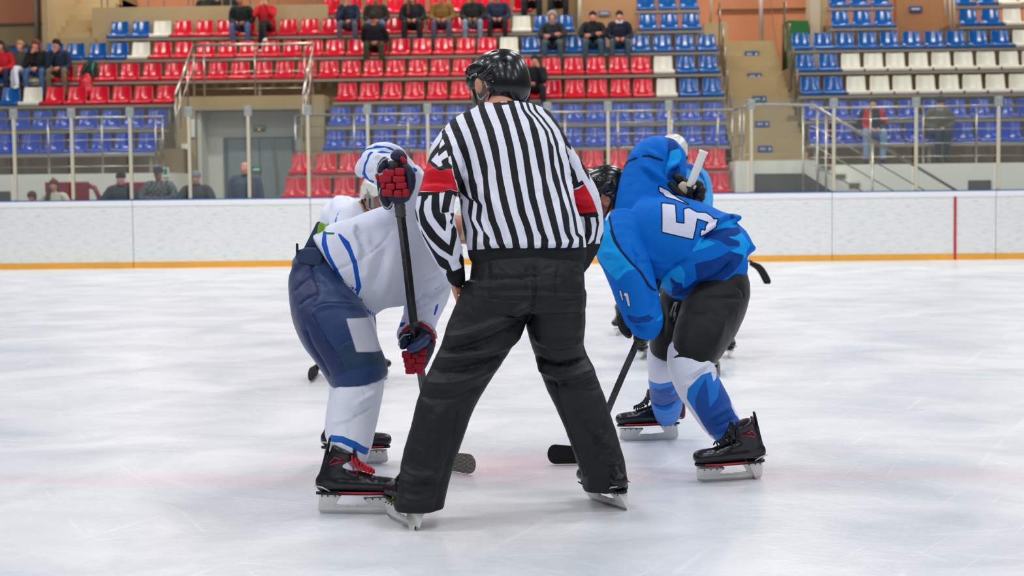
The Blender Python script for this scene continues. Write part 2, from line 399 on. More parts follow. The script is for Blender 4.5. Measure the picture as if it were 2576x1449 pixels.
# ---- seats
ROWY = {'A': 30.6, 'B': 31.3, 'C': 32.7, 'D': 33.5, 'E': 34.3, 'F': 35.1, 'G': 35.9, 'H': 36.7, 'I': 37.5}
ROWREF = {'A': (742, 491.5), 'B': (742, 431), 'C': (844, 369.5), 'D': (856, 309.6), 'E': (872, 246.6), 'F': (825, 189), 'G': (860, 134), 'H': (840, 80), 'I': (994, 27)}
ROWZ = {k: P(ROWREF[k][0], ROWREF[k][1], ROWY[k])[2] for k in ROWY}
def seat_mesh(name, m):
    prof = [(0.012, -0.075, .225), (0.0, -0.06, .228), (-0.005, -0.02, .23), (0.004, 0.002, .228), (0.03, 0.008, .225), (0.12, -0.008, .215), (0.25, -0.018, .21), (0.33, -0.005, .207),
            (0.375, 0.045, .205), (0.395, 0.11, .203), (0.41, 0.19, .200), (0.425, 0.27, .197), (0.432, 0.315, .192), (0.436, 0.337, .182), (0.438, 0.347, .165)]
    nu = 13; vs = []; fs = []
    for i, (y, z, hw) in enumerate(prof):
        for k in range(nu):
            u = -1 + 2 * k / (nu - 1)
            uu = math.copysign(abs(u) ** 0.85, u)
            bow = 0.05 * (u * u) if i >= 7 else 0.0
            dip = 0.014 * (u * u) if 3 < i < 9 else 0
            vs.append((uu * hw, y - bow, z + dip))
    for i in range(len(prof) - 1):
        for k in range(nu - 1):
            a = i * nu + k; fs.append((a, a + 1, a + nu + 1, a + nu))
    me = bpy.data.meshes.new(name); me.from_pydata(vs, [], fs)
    bm = bmesh.new(); bm.from_mesh(me)
    bmesh.ops.solidify(bm, geom=bm.faces[:] , thickness=0.012)
    bmesh.ops.recalc_face_normals(bm, faces=bm.faces)
    bm.to_mesh(me); bm.free()
    me.polygons.foreach_set('use_smooth', [True] * len(me.polygons))
    me.materials.append(m); return me
SEATM = {'R': mat('red_seat_plastic', srgb(205, 12, 42), 0.16, spec=0.6), 'B': mat('blue_seat_plastic', srgb(0, 86, 158), 0.17, spec=0.6),
         'W': mat('white_seat_plastic', srgb(214, 212, 198), 0.3, spec=0.5), 'D': mat('royal_seat_plastic', srgb(16, 66, 176), 0.15, spec=0.6)}
SEATME = {k: seat_mesh('seat_shell', v) for k, v in SEATM.items()}
BEAM = mat('grey_seat_beam', srgb(150, 142, 128), 0.5, metal=0.1)
STEEL = mat('brushed_steel', srgb(196, 188, 176), 0.25, metal=0.9)
CN = {'R': 'red', 'B': 'blue', 'W': 'white', 'D': 'royal blue'}
ORD = ['first', 'second', 'third', 'fourth', 'fifth', 'sixth', 'seventh', 'eighth', 'ninth', 'tenth', 'eleventh', 'twelfth', 'thirteenth', 'fourteenth', 'fifteenth', 'sixteenth', 'seventeenth', 'eighteenth', 'nineteenth', 'twentieth', 'twenty-first', 'twenty-second', 'twenty-third', 'twenty-fourth', 'twenty-fifth', 'twenty-sixth', 'twenty-seventh', 'twenty-eighth', 'twenty-ninth', 'thirtieth', 'thirty-first', 'thirty-second', 'thirty-third']
ROWN = {'A': 'lowest', 'B': 'second lowest', 'C': 'third lowest', 'D': 'fourth lowest', 'E': 'fifth lowest', 'F': 'sixth lowest', 'G': 'seventh lowest', 'H': 'eighth lowest', 'I': 'ninth lowest'}
def seat_row(row, xa, xb, cols, block):
    Y, z = ROWY[row], ROWZ[row]
    n = len(cols)
    yb = ROWREF[row][1]
    Xa, Xb = P(xa, yb - 20, Y + 0.3)[0], P(xb, yb - 20, Y + 0.3)[0]
    for i, c in enumerate(cols):
        X = Xa + (Xb - Xa) * i / max(1, n - 1)
        o = bpy.data.objects.new('stadium_seat', SEATME[c]); COL.objects.link(o)
        o.location = (X, Y, z + 0.075 - 0.075)
        o.rotation_euler = (0, 0, random.uniform(-0.02, 0.02))
        tag(o, '%s seat, %s from left, %s row, %s' % (CN[c], ORD[i], ROWN[row], block), 'seat', '%s row of seats, %s' % (ROWN[row], block))
    p = (Xb - Xa) / max(1, n - 1)
    r = empty('seat_beam', ((Xa + Xb) / 2, Y + 0.18, z - 0.5), 'grey steel beam with brackets carrying the %s row of seats of the %s' % (ROWN[row], block), 'seat beam', 'seat beams of the stands')
    x0, x1 = Xa - p * 0.55, Xb + p * 0.55
    MB().box((x0, Y + 0.02, z - 0.135), (x1, Y + 0.10, z - 0.083)).box((x0, Y + 0.24, z - 0.135), (x1, Y + 0.30, z - 0.083)).build('beam', BEAM, r)
    k = 0; mb = MB()
    nb = max(2, int((x1 - x0) / 2.0) + 1)
    for j in range(nb):
        xx = x0 + 0.15 + (x1 - x0 - 0.3) * j / (nb - 1)
        MB().box((xx - 0.025, Y + 0.1, z - 0.135), (xx + 0.025, Y + 0.24, z - 0.09)).box((xx - 0.03, Y + 0.12, z - 0.5), (xx + 0.03, Y + 0.20, z - 0.13)).build('bracket', BEAM, r)
    return Xa, Xb
seat_row('A', 742, 1808, 'R' * 18, 'middle block')
seat_row('B', 759, 1799, 'R' * 18, 'middle block')
seat_row('C', 844, 1800, 'D' * 17, 'middle block')
seat_row('D', 856, 1795, 'D' * 17, 'middle block')
seat_row('E', 872, 1791, 'R' * 14 + 'WBB', 'middle block')
seat_row('F', -7, 1782, 'BBW' + 'R' * 27 + 'WBB', 'left and middle block')
seat_row('G', 27, 1777, 'BBBBBBW' + 'R' * 16 + 'W' + 'B' * 9, 'left and middle block')
seat_row('H', 300, 1420, 'BBW' + 'R' * 16 + 'WBB', 'block over the tunnel')
seat_row('I', 834, 1315, 'R' * 10, 'block over the tunnel')
seat_row('C', -39, 369, 'D' * 8, 'left block')
seat_row('D', -10, 393, 'D' * 8, 'left block')
seat_row('E', 25, 416, 'BW' + 'R' * 6, 'left block')
seat_row('C', 2062, 2605, 'D' * 10, 'right block')
seat_row('D', 2049, 2586, 'D' * 10, 'right block')
seat_row('E', 2039, 2564, 'BB' + 'W' * 8, 'right block')
seat_row('F', 2027, 2597, 'BB' + 'W' * 9, 'right block')
seat_row('G', 2015, 2573, 'B' * 10 + 'W', 'right block')
seat_row('H', 2114, 2223, 'BBB', 'small upper right block')
seat_row('I', 2108, 2214, 'BBB', 'small upper right block')
seat_row('H', 2437, 2602, 'BBWW', 'upper far right block')
seat_row('I', 2425, 2590, 'BBWW', 'upper far right block')
seat_row('H', 1630, 1738, 'BBB', 'small upper middle block')
seat_row('I', 1625, 1732, 'BBB', 'small upper middle block')

# ---- terraces
def X(px, py, Y): return P(px, py, Y)[0]
rows = ['A', 'B', 'C', 'D', 'E', 'F', 'G', 'H', 'I']
FL = {k: ROWZ[k] - 0.5 for k in rows}
def terrace(name, row, xl, xr, m=CONCD, y1=None):
    Y = ROWY[row]
    o = MB().box((xl, Y - 0.22, 0.0), (xr, y1 or 41.0, FL[row])).build(name, m)
    return tag(o, None, None, kind='structure')
def trim(n, mb, m, label=None):
    o = mb.build('trim_%d' % n, m); tag(o, label, None, kind='structure'); return o
xm0, xm1 = X(724, 480, 31), X(1845, 480, 31)
terrace('floor_terrace', 'A', xm0, xm1); terrace('floor_terrace', 'B', xm0, xm1)
xq0, xq1 = X(815, 330, 32.5), X(1838, 330, 32.5)
# platform of the two royal blue rows (left, middle, right blocks)
xl1 = X(440, 330, 32.5)
PLAT = 31.95
def platf(name, xl, xr, m):
    o = MB().box((xl, PLAT, 0.0), (xr, 41.0, FL['C'])).build(name, m); return tag(o, None, None, kind='structure')
platf('wall_platform_left', -26, xl1, PLAST)
platf('wall_platform_middle', xq0, xq1, CONCD)
xr0 = X(1858, 420, 32)
platf('wall_platform_right', xr0, 26, PLAST)
for row in 'DE':
    Y = ROWY[row]
    for nm, a, b in (('floor_terrace_left', -26, xl1 - 0.02), ('floor_terrace_middle', xq0 + 0.02, xq1 - 0.02), ('floor_terrace_right', X(2005, 300, 33), 26)):
        o = MB().box((a, Y - 0.22, FL['C']), (b, 41.0, FL[row])).build(nm, CONCD); tag(o, None, None, kind='structure')
xg = X(1990, 150, 35)
pz = lambda px, py, Y: P(px, py, Y)[2]
xta, xtb = X(440, 300, 34), X(815, 300, 34); ztun = pz(600, 276, 34.0)
for row in 'FG':
    Y = ROWY[row]
    for nm, a, b, zl in (('floor_terrace_left', -26, xta, 0), ('floor_terrace_over_tunnel', xta, xtb, ztun), ('floor_terrace_middle', xtb, X(1822, 170, 35), 0), ('floor_terrace_right', xg, 26, 0)):
        o = MB().box((a, Y - 0.22, zl), (b, 41.0, FL[row])).build(nm, CONCD); tag(o, None, None, kind='structure')
for row in 'HI':
    Y = ROWY[row]
    for nm, a, b in (('floor_terrace_over_tunnel', X(270, 80, 37), X(1432, 60, 37)), ('floor_terrace_small', X(1600, 60, 37), X(1770, 60, 37)),
                     ('floor_terrace_small', X(2085, 60, 37), X(2252, 60, 37)), ('floor_terrace_small', X(2405, 60, 37), 26)):
        o = MB().box((a, Y - 0.1, FL['G']), (b, 41.0, FL[row])).build(nm, CONCD); tag(o, None, None, kind='structure')
for a_, b_ in ((X(1432, 100, 36.5), X(1822, 100, 36.5)), (X(2064, 100, 36.5), 26)):
    tag(MB().box((a_, 36.55, FL['G']), (b_, 36.65, ROWZ['G'] + .12)).build('wall_behind_seats', CONCD), None, None, kind='structure')
# back walls
tag(MB().box((-26, 41.0, 0), (26, 41.3, 9)).build('wall_back', ORANGE), None, None, kind='structure')
# low tan parapet behind the eighth row with the open walkway above it
pz = lambda px, py, Y: P(px, py, Y)[2]
o = MB().box((X(236, 50, 37.4), 37.25, FL['G']), (X(826, 50, 37.4), 37.4, pz(500, 16, 37.3))).build('trim_1', CONC); tag(o, None, None, kind='structure')
# stair block upper left with steps (tan)
mb = MB()
for i in range(9):
    zz = pz(200, 95, 37.0) + i * 0.17
    mb.box((X(134, 80, 37), 37.0 + i * 0.32, FL['G']), (X(236, 80, 37), 41.0, zz))
tag(mb.build('floor_stair_left', CONC), None, None, kind='structure')
tag(MB().box((X(120, 80, 37), 36.6, FL['G']), (X(134, 80, 37), 41.0, 8)).build('wall_stair_left', CONC), None, None, kind='structure')
tag(MB().box((-26, 38.6, FL['G']), (X(118, 80, 38), 38.8, pz(60, 62, 38.6))).build('wall_parapet_left', CONC), None, None, kind='structure')
tag(MB().box((-26, 38.62, pz(60, 62, 38.6)), (X(118, 80, 38), 38.8, 9)).build('wall_upper_left', ORANGE), None, None, kind='structure')
# tan wall around the tunnel mouth
zt = pz(600, 276, 34.0); zt2 = pz(600, 235, 34.0)
xt0, xt1 = X(440, 300, 34), X(815, 300, 34)
tag(MB().box((xt0, 34.0, zt), (xt1, 34.2, FL['F'])).build('wall_over_tunnel', CONC), None, None, kind='structure')
tag(MB().box((xt0, 34.2, zt), (xt1, 34.88, FL['F'])).build('ceiling_tunnel', CONC), None, None, kind='structure')
tag(MB().box((xt0, 34.0, 0), (X(492, 350, 34), 34.2, zt)).build('wall_tunnel_left', CONC), None, None, kind='structure')
tag(MB().box((X(757, 350, 34), 34.0, 0), (xt1, 34.2, zt)).build('wall_tunnel_right', CONC), None, None, kind='structure')
tag(MB().box((X(430, 350, 36.5), 34.95, 0), (X(830, 350, 36.5), 35.1, zt)).build('wall_tunnel_back', PLAST), None, None, kind='structure')
tag(MB().box((X(489, 350, 34.1), 34.2, 0), (X(492, 350, 34.1) + 0.1, 34.95, zt)).build('wall_tunnel_side', PLAST), None, None, kind='structure')
tag(MB().prism([P(456, 362, 33.95), P(472, 362, 33.95), P(480, 400, 33.95), P(482, 452, 33.95), P(466, 452, 33.95), P(457, 420, 33.95)], (0, .04, 0)).build('trim_5', PLAST), None, None, kind='structure')
tag(MB().prism([P(478, 300, 33.95), P(490, 300, 33.95), P(490, 345, 33.95), P(478, 345, 33.95)], (0, .04, 0)).build('trim_6', PLAST), None, None, kind='structure')
# door at the tunnel's end
DG = mat('grey_door_paint', srgb(138, 150, 150), 0.45, noise=0.03)
DGF = mat('grey_door_frame', srgb(104, 114, 116), 0.5)
d = MB().box((X(564, 400, 34.95), 34.90, 0), (X(742, 400, 34.95), 34.95, pz(650, 345, 34.9))).build('door_1', DGF); tag(d, 'grey double door', None, kind='structure')
MB().box((X(574, 400, 34.85), 34.86, 0), (X(652, 400, 34.85), 34.90, pz(650, 350, 34.9))).build('door_leaf', DG, d)
MB().box((X(655, 400, 34.85), 34.86, 0), (X(735, 400, 34.85), 34.90, pz(650, 350, 34.9))).build('door_leaf', DG, d)
mb = MB(); mb.tube([P(684, 352, 34.8), P(692, 420, 34.8), P(697, 485, 34.8)], 0.02)
tag(mb.build('door_closer_rod', STEEL, d), 'thin steel bar', None)
# exit signs
GRN = mat('green_sign_plastic', srgb(30, 140, 92), 0.5); SGW = mat('white_sign_plastic', srgb(230, 232, 228), 0.5)
AMB = bpy.data.materials.new('amber_indicator'); AMB.use_nodes = True
_b = NT(AMB).b; _b.inputs['Base Color'].default_value = srgb(250, 130, 50); _b.inputs['Emission Color'].default_value = srgb(255, 130, 50); _b.inputs['Emission Strength'].default_value = 1.5
def sign(x0, y0, x1, y1, Y, m, name, label, cat, bits=(), group=None, depth=0.05):
    a, b = P(x0, y1, Y), P(x1, y0, Y)
    r = empty(name, ((a[0] + b[0]) / 2, Y + depth, a[2]), label, cat, group)
    MB().box((a[0], Y, a[2]), (b[0], Y + depth, b[2])).build('sign_board', m, r, bevel=0.006)
    for (u0, v0, u1, v1, mm_) in bits:
        xa, xb = a[0] + (b[0] - a[0]) * u0, a[0] + (b[0] - a[0]) * u1
        za, zb = a[2] + (b[2] - a[2]) * v0, a[2] + (b[2] - a[2]) * v1
        MB().box((xa, Y - 0.006, za), (xb, Y + 0.002, zb)).build('sign_mark', mm_, r)
    return r
sign(638, 316, 667, 331, 34.90, GRN, 'exit_sign', 'small green lit exit sign on the white wall above the grey door', 'sign', [(.12, .6, .88, .85, SGW), (.42, .2, .55, .45, AMB)])
sign(634, 418, 656, 434, 34.81, GRN, 'exit_sign', 'green exit sign on the grey door beside the bald man', 'sign', [(.15, .35, .85, .65, SGW)])
_t = sign(410, 422, 424, 446, 31.9, SGW, 'exit_sign', 'green and white running man sign on the wall behind the man in a cap', 'sign', [(.12, .3, .8, .92, GRN)])

# step sign plates on the tan stair
NAVYP = mat('navy_plate', srgb(42, 74, 128), 0.5); LETW = mat('pale_letter_paint', srgb(190, 200, 215), 0.5)
xs0, xs1 = X(1826, 300, 34), X(1996, 300, 34)
# wide stair between middle and right blocks
nst = 22
z_lo, z_hi = FL['C'], pz(1900, 105, 38.0)
for i in range(nst):
    zz = z_lo + (z_hi - z_lo) * (i + 1) / nst
    yy = 32.5 + (38.0 - 32.5) * i / nst
    if i == 0: mb = MB()
    mb.box((xs0, yy, 0.5), (xs1 + 0.1, 41.0 if i == nst - 1 else 38.3, zz))
tag(mb.build('floor_stair_right', CONC), None, None, kind='structure')
plates = [(1874, 128, 1909, 144), (1881, 184, 1916, 200), (1893, 241, 1928, 257), (1900, 304, 1935, 320), (1907, 366, 1943, 384)]
def stair_y(z):
    i = max(0, min(nst - 1, int(math.ceil((z - z_lo) / (z_hi - z_lo) * nst)) - 1)); return 32.5 + 5.5 * i / nst
for i, (x0, y0, x1, y1) in enumerate(plates):
    Y = 35.0
    for _ in range(20): Y = stair_y(P(0.5 * (x0 + x1), 0.5 * (y0 + y1), Y)[2])
    r = sign(x0, y0, x1, y1, Y - 0.04, NAVYP, 'row_plate', 'small navy row plate on the tan stair, %s from the top' % ORD[i], 'sign', [(.15 + .1 * k, .35, .21 + .1 * k, .68, LETW) for k in range(4)] + [(.75, .3, .88, .7, LETW)], 'row plates on the stair', depth=0.035)
sign(1505, 26, 1535, 40, 38.55, mat('faded_plate', srgb(120, 116, 132), 0.6), 'row_plate', 'faded grey row plate between the two seated youths', 'sign', [(.2, .4, .8, .6, LETW)])
sign(2288, 15, 2320, 30, 38.55, NAVYP, 'row_plate', 'navy row plate on the upper tan wall at top right', 'sign', [(.15, .35, .8, .65, LETW)])
# tan walls behind the upper rows
tag(MB().box((X(1455, 60, 38.7), 38.6, FL['G']), (X(1600, 60, 38.7), 38.9, 8)).build('wall_upper_middle', mat('light_orange_plaster', srgb(184, 140, 102), 0.85, noise=0.05)), None, None, kind='structure')
o = MB().box((X(1770, 60, 38.7), 38.6, FL['G']), (X(1830, 60, 38.7), 38.9, pz(1800, 57, 38.7))).build('wall_upper_step', CONC); tag(o, None, None, kind='structure')
tag(MB().box((X(2252, 60, 38.7), 38.6, FL['G']), (X(2400, 60, 38.7), 38.9, 8)).build('wall_upper_right', mat('ochre_plaster', srgb(166, 118, 80), 0.85, noise=0.06)), None, None, kind='structure')
GB = mat('green_cover', srgb(0, 96, 28), 0.6)
a = P(1983, 78, 37.3); b = P(2034, 50, 37.3)
a[2] = FL['G']
tag(MB().prism([(a[0], 37.3, a[2]), (b[0], 37.3, a[2]), (b[0], 37.3, b[2] - 0.02), (a[0], 37.3, b[2])], (0, 1.0, 0)).build('green_tarpaulin', GB), 'dark green covered box behind the first blue seats of the right block', 'cover')
tag(MB().box((X(2036, 60, 37.6), 37.5, FL['G']), (X(2062, 60, 37.6), 38.1, 9)).build('trim_2', mat('pale_pillar', srgb(186, 168, 146), 0.8)), None, None, kind='structure')
tag(MB().box((X(2062, 60, 37.6), 37.7, FL['G']), (X(2084, 60, 37.6), 38.1, 9)).build('trim_3', CONC), None, None, kind='structure')
o = MB().box((X(826, 50, 39), 39.0, FL['H']), (X(1470, 50, 39), 39.2, 9)).build('wall_upper_back', CONCD); tag(o, None, None, kind='structure')
tag(MB().box((X(1430, 40, 38), 37.0, FL['G']), (X(1456, 40, 38), 38.6, 5.0)).build('trim_4', CONCD), None, None, kind='structure')

# ---- wall pipes (upright)
def pipe(name, label, cat, pts, r, m=STEEL, group=None):
    mb = MB().tube(pts, r, 8)
    o = mb.build(name, m, smooth=True); return tag(o, label, cat, group)
LP = mat('lilac_grey_paint', srgb(170, 160, 156), 0.4)
pipe('wall_pipe', 'thick grey vertical pipe on the orange wall behind the girl with long hair', 'pipe', [P(89, -40, 38.4), P(93, 95, 38.4)], 0.05, LP)
pipe('wall_pipe', 'thin grey vertical pipe by the left stair', 'pipe', [P(116, -40, 38.4), P(118, 102, 38.4)], 0.02, LP)
pipe('wall_pipe', 'thick grey vertical pipe on the orange wall above the stair', 'pipe', [P(1914, -60, 38.4), P(1915, 106, 38.4)], 0.05, LP)
pipe('wall_pipe', 'cream vertical pipe right of the blue seats behind the hooded person', 'pipe', [P(1460, -60, 36.6), P(1457, 90, 36.6)], 0.045, CREAM)
pipe('wall_pipe', 'thin cream pipe right of the small upper middle block', 'pipe', [P(1789, -60, 38.3), P(1788, 55, 38.3)], 0.03, CREAM)
pipe('hanging_cable', 'dark cable hanging down over the tan stair', 'cable', [P(1935, -30, 36), P(1948, 80, 36), P(1962, 150, 35), P(1966, 190, 34.6), P(1955, 222, 34), P(1960, 240, 33.4)], 0.008, mat('dark_cable', srgb(110, 90, 60), 0.6))
pipe('wall_conduit', 'brown horizontal conduit on the orange wall', 'pipe', [P(1805, 26, 40.9), P(2030, 22, 40.9)], 0.03, mat('brown_conduit', srgb(124, 84, 56), 0.6))
pipe('wall_conduit', 'grey horizontal conduit on the tan wall at far left', 'pipe', [P(-20, 62, 38.5), P(122, 58, 38.5)], 0.022, mat('grey_conduit', srgb(120, 108, 94), 0.6))

# ---- railings
def railing(label, top, posts_, bars, Y, base_z, r=0.024, zt=None, group='steel railings of the stands', endx=None):
    """top: (x0,x1) px; Y depth; bars fractions of the height"""
    (x0, y0), (x1, y1) = top
    A, B = P(x0, y0, Y), P(x1, y1, Y)
    z1 = (A[2] + B[2]) / 2
    rt = empty('steel_railing', ((A[0] + B[0]) / 2, Y, base_z), label, 'railing', group)
    MB().tube([(A[0], Y, z1), (B[0], Y, z1)], r, 8).build('top_rail', STEEL, rt, smooth=True)
    for px_ in posts_:
        xx = P(px_, y0 + (y1 - y0) * (px_ - x0) / (x1 - x0), Y)[0]
        MB().tube([(xx, Y, base_z), (xx, Y, z1)], 0.019, 8).build('post', STEEL, rt, smooth=True)
    for f in bars:
        zz = base_z + (z1 - base_z) * f
        MB().tube([(A[0], Y, zz), (B[0], Y, zz)], 0.010, 6).build('bar', STEEL, rt, smooth=True)
    return rt
railing('steel railing in front of the left blue seats', ((-60, 301), (412, 292)), [-20, 120, 255, 390, 408], [.13, .36, .6, .8], PLAT + 0.06, FL['C'])
railing('long steel railing in front of the middle blue seats', ((742, 291), (1846, 276)), [742, 890, 1026, 1150, 1290, 1421, 1554, 1690, 1806, 1842], [.13, .36, .6, .8], PLAT + 0.06, FL['C'])
railing('steel railing in front of the right blue seats', ((2036, 274), (2640, 262)), [2057, 2190, 2323, 2457, 2600], [.13, .36, .6, .8], PLAT + 0.06, FL['C'])
zb = pz(600, 236, 34.1)
railing('steel railing above the tunnel mouth', ((488, 116), (788, 108)), [486, 512, 640, 765, 785], [.48, .72, .15], 34.1, FL['F'], r=0.03)
# slanted hand rails at both ends of the tunnel railing
for lab, a, b, c in (('slanted steel handrail left of the tunnel railing', (486, 116), (440, 240), (466, 190)), ('slanted steel handrail right of the tunnel railing', (788, 108), (762, 240), (775, 175))):
    A, B, Cc = P(a[0], a[1], 34.1), P(b[0], b[1], 32.7), P(c[0], c[1], 33.3)
    r = empty('stair_handrail', (B[0], B[1], 1.9), lab, 'railing')
    MB().tube([A, B], 0.028, 8).build('top_rail', STEEL, r, smooth=True)
    for q in (0.35, 0.75, 1.0):
        p = A + (B - A) * q
        MB().tube([p, (p[0], p[1], p[2] - 0.95)], 0.018, 8).build('post', STEEL, r, smooth=True)
    MB().tube([A - np.array([0, 0, .45]), B - np.array([0, 0, .45])], 0.012, 6).build('bar', STEEL, r, smooth=True)
# stair handrail loops on both sides of the wide stair
SR = [(1811, 8, 36.9), (1819, 62, 36.1), (1825, 120, 35.3), (1831, 178, 34.5), (1840, 236, 33.7)]
for i, (x, y, Yq) in enumerate(SR):
    p = P(x, y, Yq); r = empty('handrail_loop', (p[0], p[1], p[2] - 1.15), 'steel handrail loop at the left side of the tan stair, %s from the top' % ORD[i], 'railing', 'handrail loops at the left side of the stair')
    MB().tube([p - np.array([0, 0, 1.15]), p, p + np.array([0.03, 0.35, 0.04]), p + np.array([0.03, 0.4, -1.0])], 0.022, 8).build('loop', STEEL, r, smooth=True)
for i, (x, y, Yq) in enumerate([(1975, 5, 36.9), (1985, 60, 36.1), (1995, 118, 35.3), (2006, 176, 34.5)]):
    p = P(x, y, Yq); r = empty('handrail_loop', (p[0], p[1], p[2] - 1.15), 'steel handrail loop at the right side of the tan stair, %s from the top' % ORD[i], 'railing', 'handrail loops at the right side of the stair')
    MB().tube([p - np.array([0, 0, 1.15]), p, p + np.array([0.03, 0.35, 0.04]), p + np.array([0.03, 0.4, -1.0])], 0.022, 8).build('loop', STEEL, r, smooth=True)
for x in (2379, 2392, 2402):
    pipe('upright_rail', 'cream upright rail left of the upper far right seats, at x order %s' % {2379: 'left', 2392: 'middle', 2402: 'right'}[x], 'railing', [P(x - 4, -40, 36.6), P(x, 72 if x > 2380 else 40, 36.6)], 0.022, CREAM)
# rail of the stair foot, right
r = empty('stair_railing', P(1890, 400, 31.0), 'steel railing over the stair foot sloping down to the right', 'railing')
Yr = 30.6
T = [P(1876, 265, Yr), P(1890, 264, Yr), P(2047, 264, Yr), P(2105, 300, Yr), P(2410, 482, Yr)]
MB().tube(T, 0.028, 8).build('top_rail', STEEL, r, smooth=True)
for k in (1, 2, 3):
    dz = 48 * k
    MB().tube([P(2040, 270 + dz, Yr), P(2047, 270 + dz, Yr), P(2047 + (482 - 264 - dz) * 1.665, 482, Yr)], 0.012, 6).build('bar', STEEL, r, smooth=True)
for x, y0 in ((1892, 266), (2020, 266), (2056, 275), (2078, 288), (2195, 355)):
    q = P(x, y0, Yr)
    MB().tube([q, (q[0], q[1], 0.0)], 0.02, 8).build('post', STEEL, r, smooth=True)
r2 = empty('gate_railing', P(1850, 400, 31.6), 'short steel railing joining the middle block to the stair', 'railing')
MB().tube([P(1846, 277, 31.9), P(1862, 272, 31.4), P(1885, 266, 30.8)], 0.024, 8).build('top_rail', STEEL, r2, smooth=True)
for x in (1861, 1871):
    q = P(x, 272, 31.4); MB().tube([q, (q[0], q[1], q[2] - 1.1)], 0.018, 8).build('post', STEEL, r2, smooth=True)
for dz in (45, 75, 105, 135): MB().tube([P(1846, 277 + dz * .9, 31.9), P(1885, 266 + dz * .9, 30.8)], 0.010, 6).build('bar', STEEL, r2, smooth=True)
# low white block at the stair foot; a flat dark sheet paints its opening
blk0, blk1 = X(1850, 440, 30.8), X(2058, 440, 30.8)
zb1 = pz(1950, 404, 30.8)
tag(MB().box((blk0, 30.8, 0), (blk1, PLAT - 0.01, zb1)).build('wall_stair_foot', PLAST), None, None, kind='structure')
DK = mat('dark_opening', srgb(84, 84, 80), 0.6, noise=0.3, nscale=3)
tag(MB().prism([P(1898, 495, 30.78), P(1898, 437, 30.78), P(2024, 436, 30.78), P(2095, 482, 30.78), P(2095, 495, 30.78)], (0, 0.015, 0)).build('dark_panel', DK), 'dark slanted panel on the white block at the stair foot', 'panel')
mb = MB()
for i in range(3):
    xa, xb, zt_ = X(2058 + 36 * i, 430, 30.9), X(2058 + 36 * (i + 1), 430, 30.9), pz(2070, 414 + 22 * i, 30.9)
    mb.box((xa, 30.85, 0), (xb, PLAT - 0.01, zt_))
tag(mb.build('floor_stair_foot', PLAST), None, None, kind='structure')
BRP = mat('brown_vent', srgb(118, 110, 92), 0.6)
for i, (x0, y0, x1, y1) in enumerate(((2062, 417, 2090, 427), (2100, 439, 2126, 449), (2136, 461, 2162, 473))):
    a, b = P(x0, y1, 30.84), P(x1, y0, 30.84)
    tag(MB().box((a[0], 30.83, a[2]), (b[0], 30.85, b[2])).build('wall_vent', BRP), 'small brown vent plate on the white steps, %s from the left' % ORD[i], 'vent', 'vent plates on the white steps')
a, b = P(2436, 482, PLAT - .02), P(2493, 453, PLAT - .02)
tag(MB().box((a[0], PLAT - .03, a[2] - .3), (b[0], PLAT, b[2])).build('dark_panel', DK), 'dark square panel low on the white wall at far right', 'panel')
a, b = P(-40, 512, PLAT - .02), P(26, 481, PLAT - .02)
tag(MB().box((a[0], PLAT - .03, a[2] - .3), (b[0], PLAT, b[2])).build('dark_panel', DK), 'dark square panel low on the white wall at the left edge', 'panel')
# burgundy player benches behind the boards
BURG = mat('burgundy_plastic', srgb(140, 28, 48), 0.35)
for lab, x0, x1, side in (('burgundy bench shelter behind the girl in the white sweater', 112, 222, 1), ('burgundy bench shelter behind the man in the black beanie', 292, 392, -1)):
    Yb = 30.2
    A, B = P(x0, 458, Yb), P(x1, 458, Yb)
    r = empty('bench_shelter', ((A[0] + B[0]) / 2, Yb, 0), lab, 'bench')
    MB().box((A[0], Yb, 0.4), (B[0], Yb + 0.08, A[2])).build('back_panel', BURG, r, bevel=0.02)
    MB().box((A[0], Yb - 0.5, 0.4), (B[0], Yb, 0.48)).build('seat_board', BURG, r, bevel=0.02)
    xs = B[0] if side > 0 else A[0]
    MB().tube([(xs, Yb + 0.04, A[2] - 0.08), (xs + side * 0.12, Yb, A[2] - 0.12), (xs + side * 0.2, Yb, A[2] - 0.3), (xs + side * 0.2, Yb, 0.0)], 0.05, 8).build('side_arm', BURG, r, smooth=True)
    MB().box((A[0], Yb, 0), (A[0] + 0.06, Yb + .06, 0.42)).build('leg', BURG, r)
    MB().box((B[0] - 0.06, Yb, 0), (B[0], Yb + .06, 0.42)).build('leg', BURG, r)
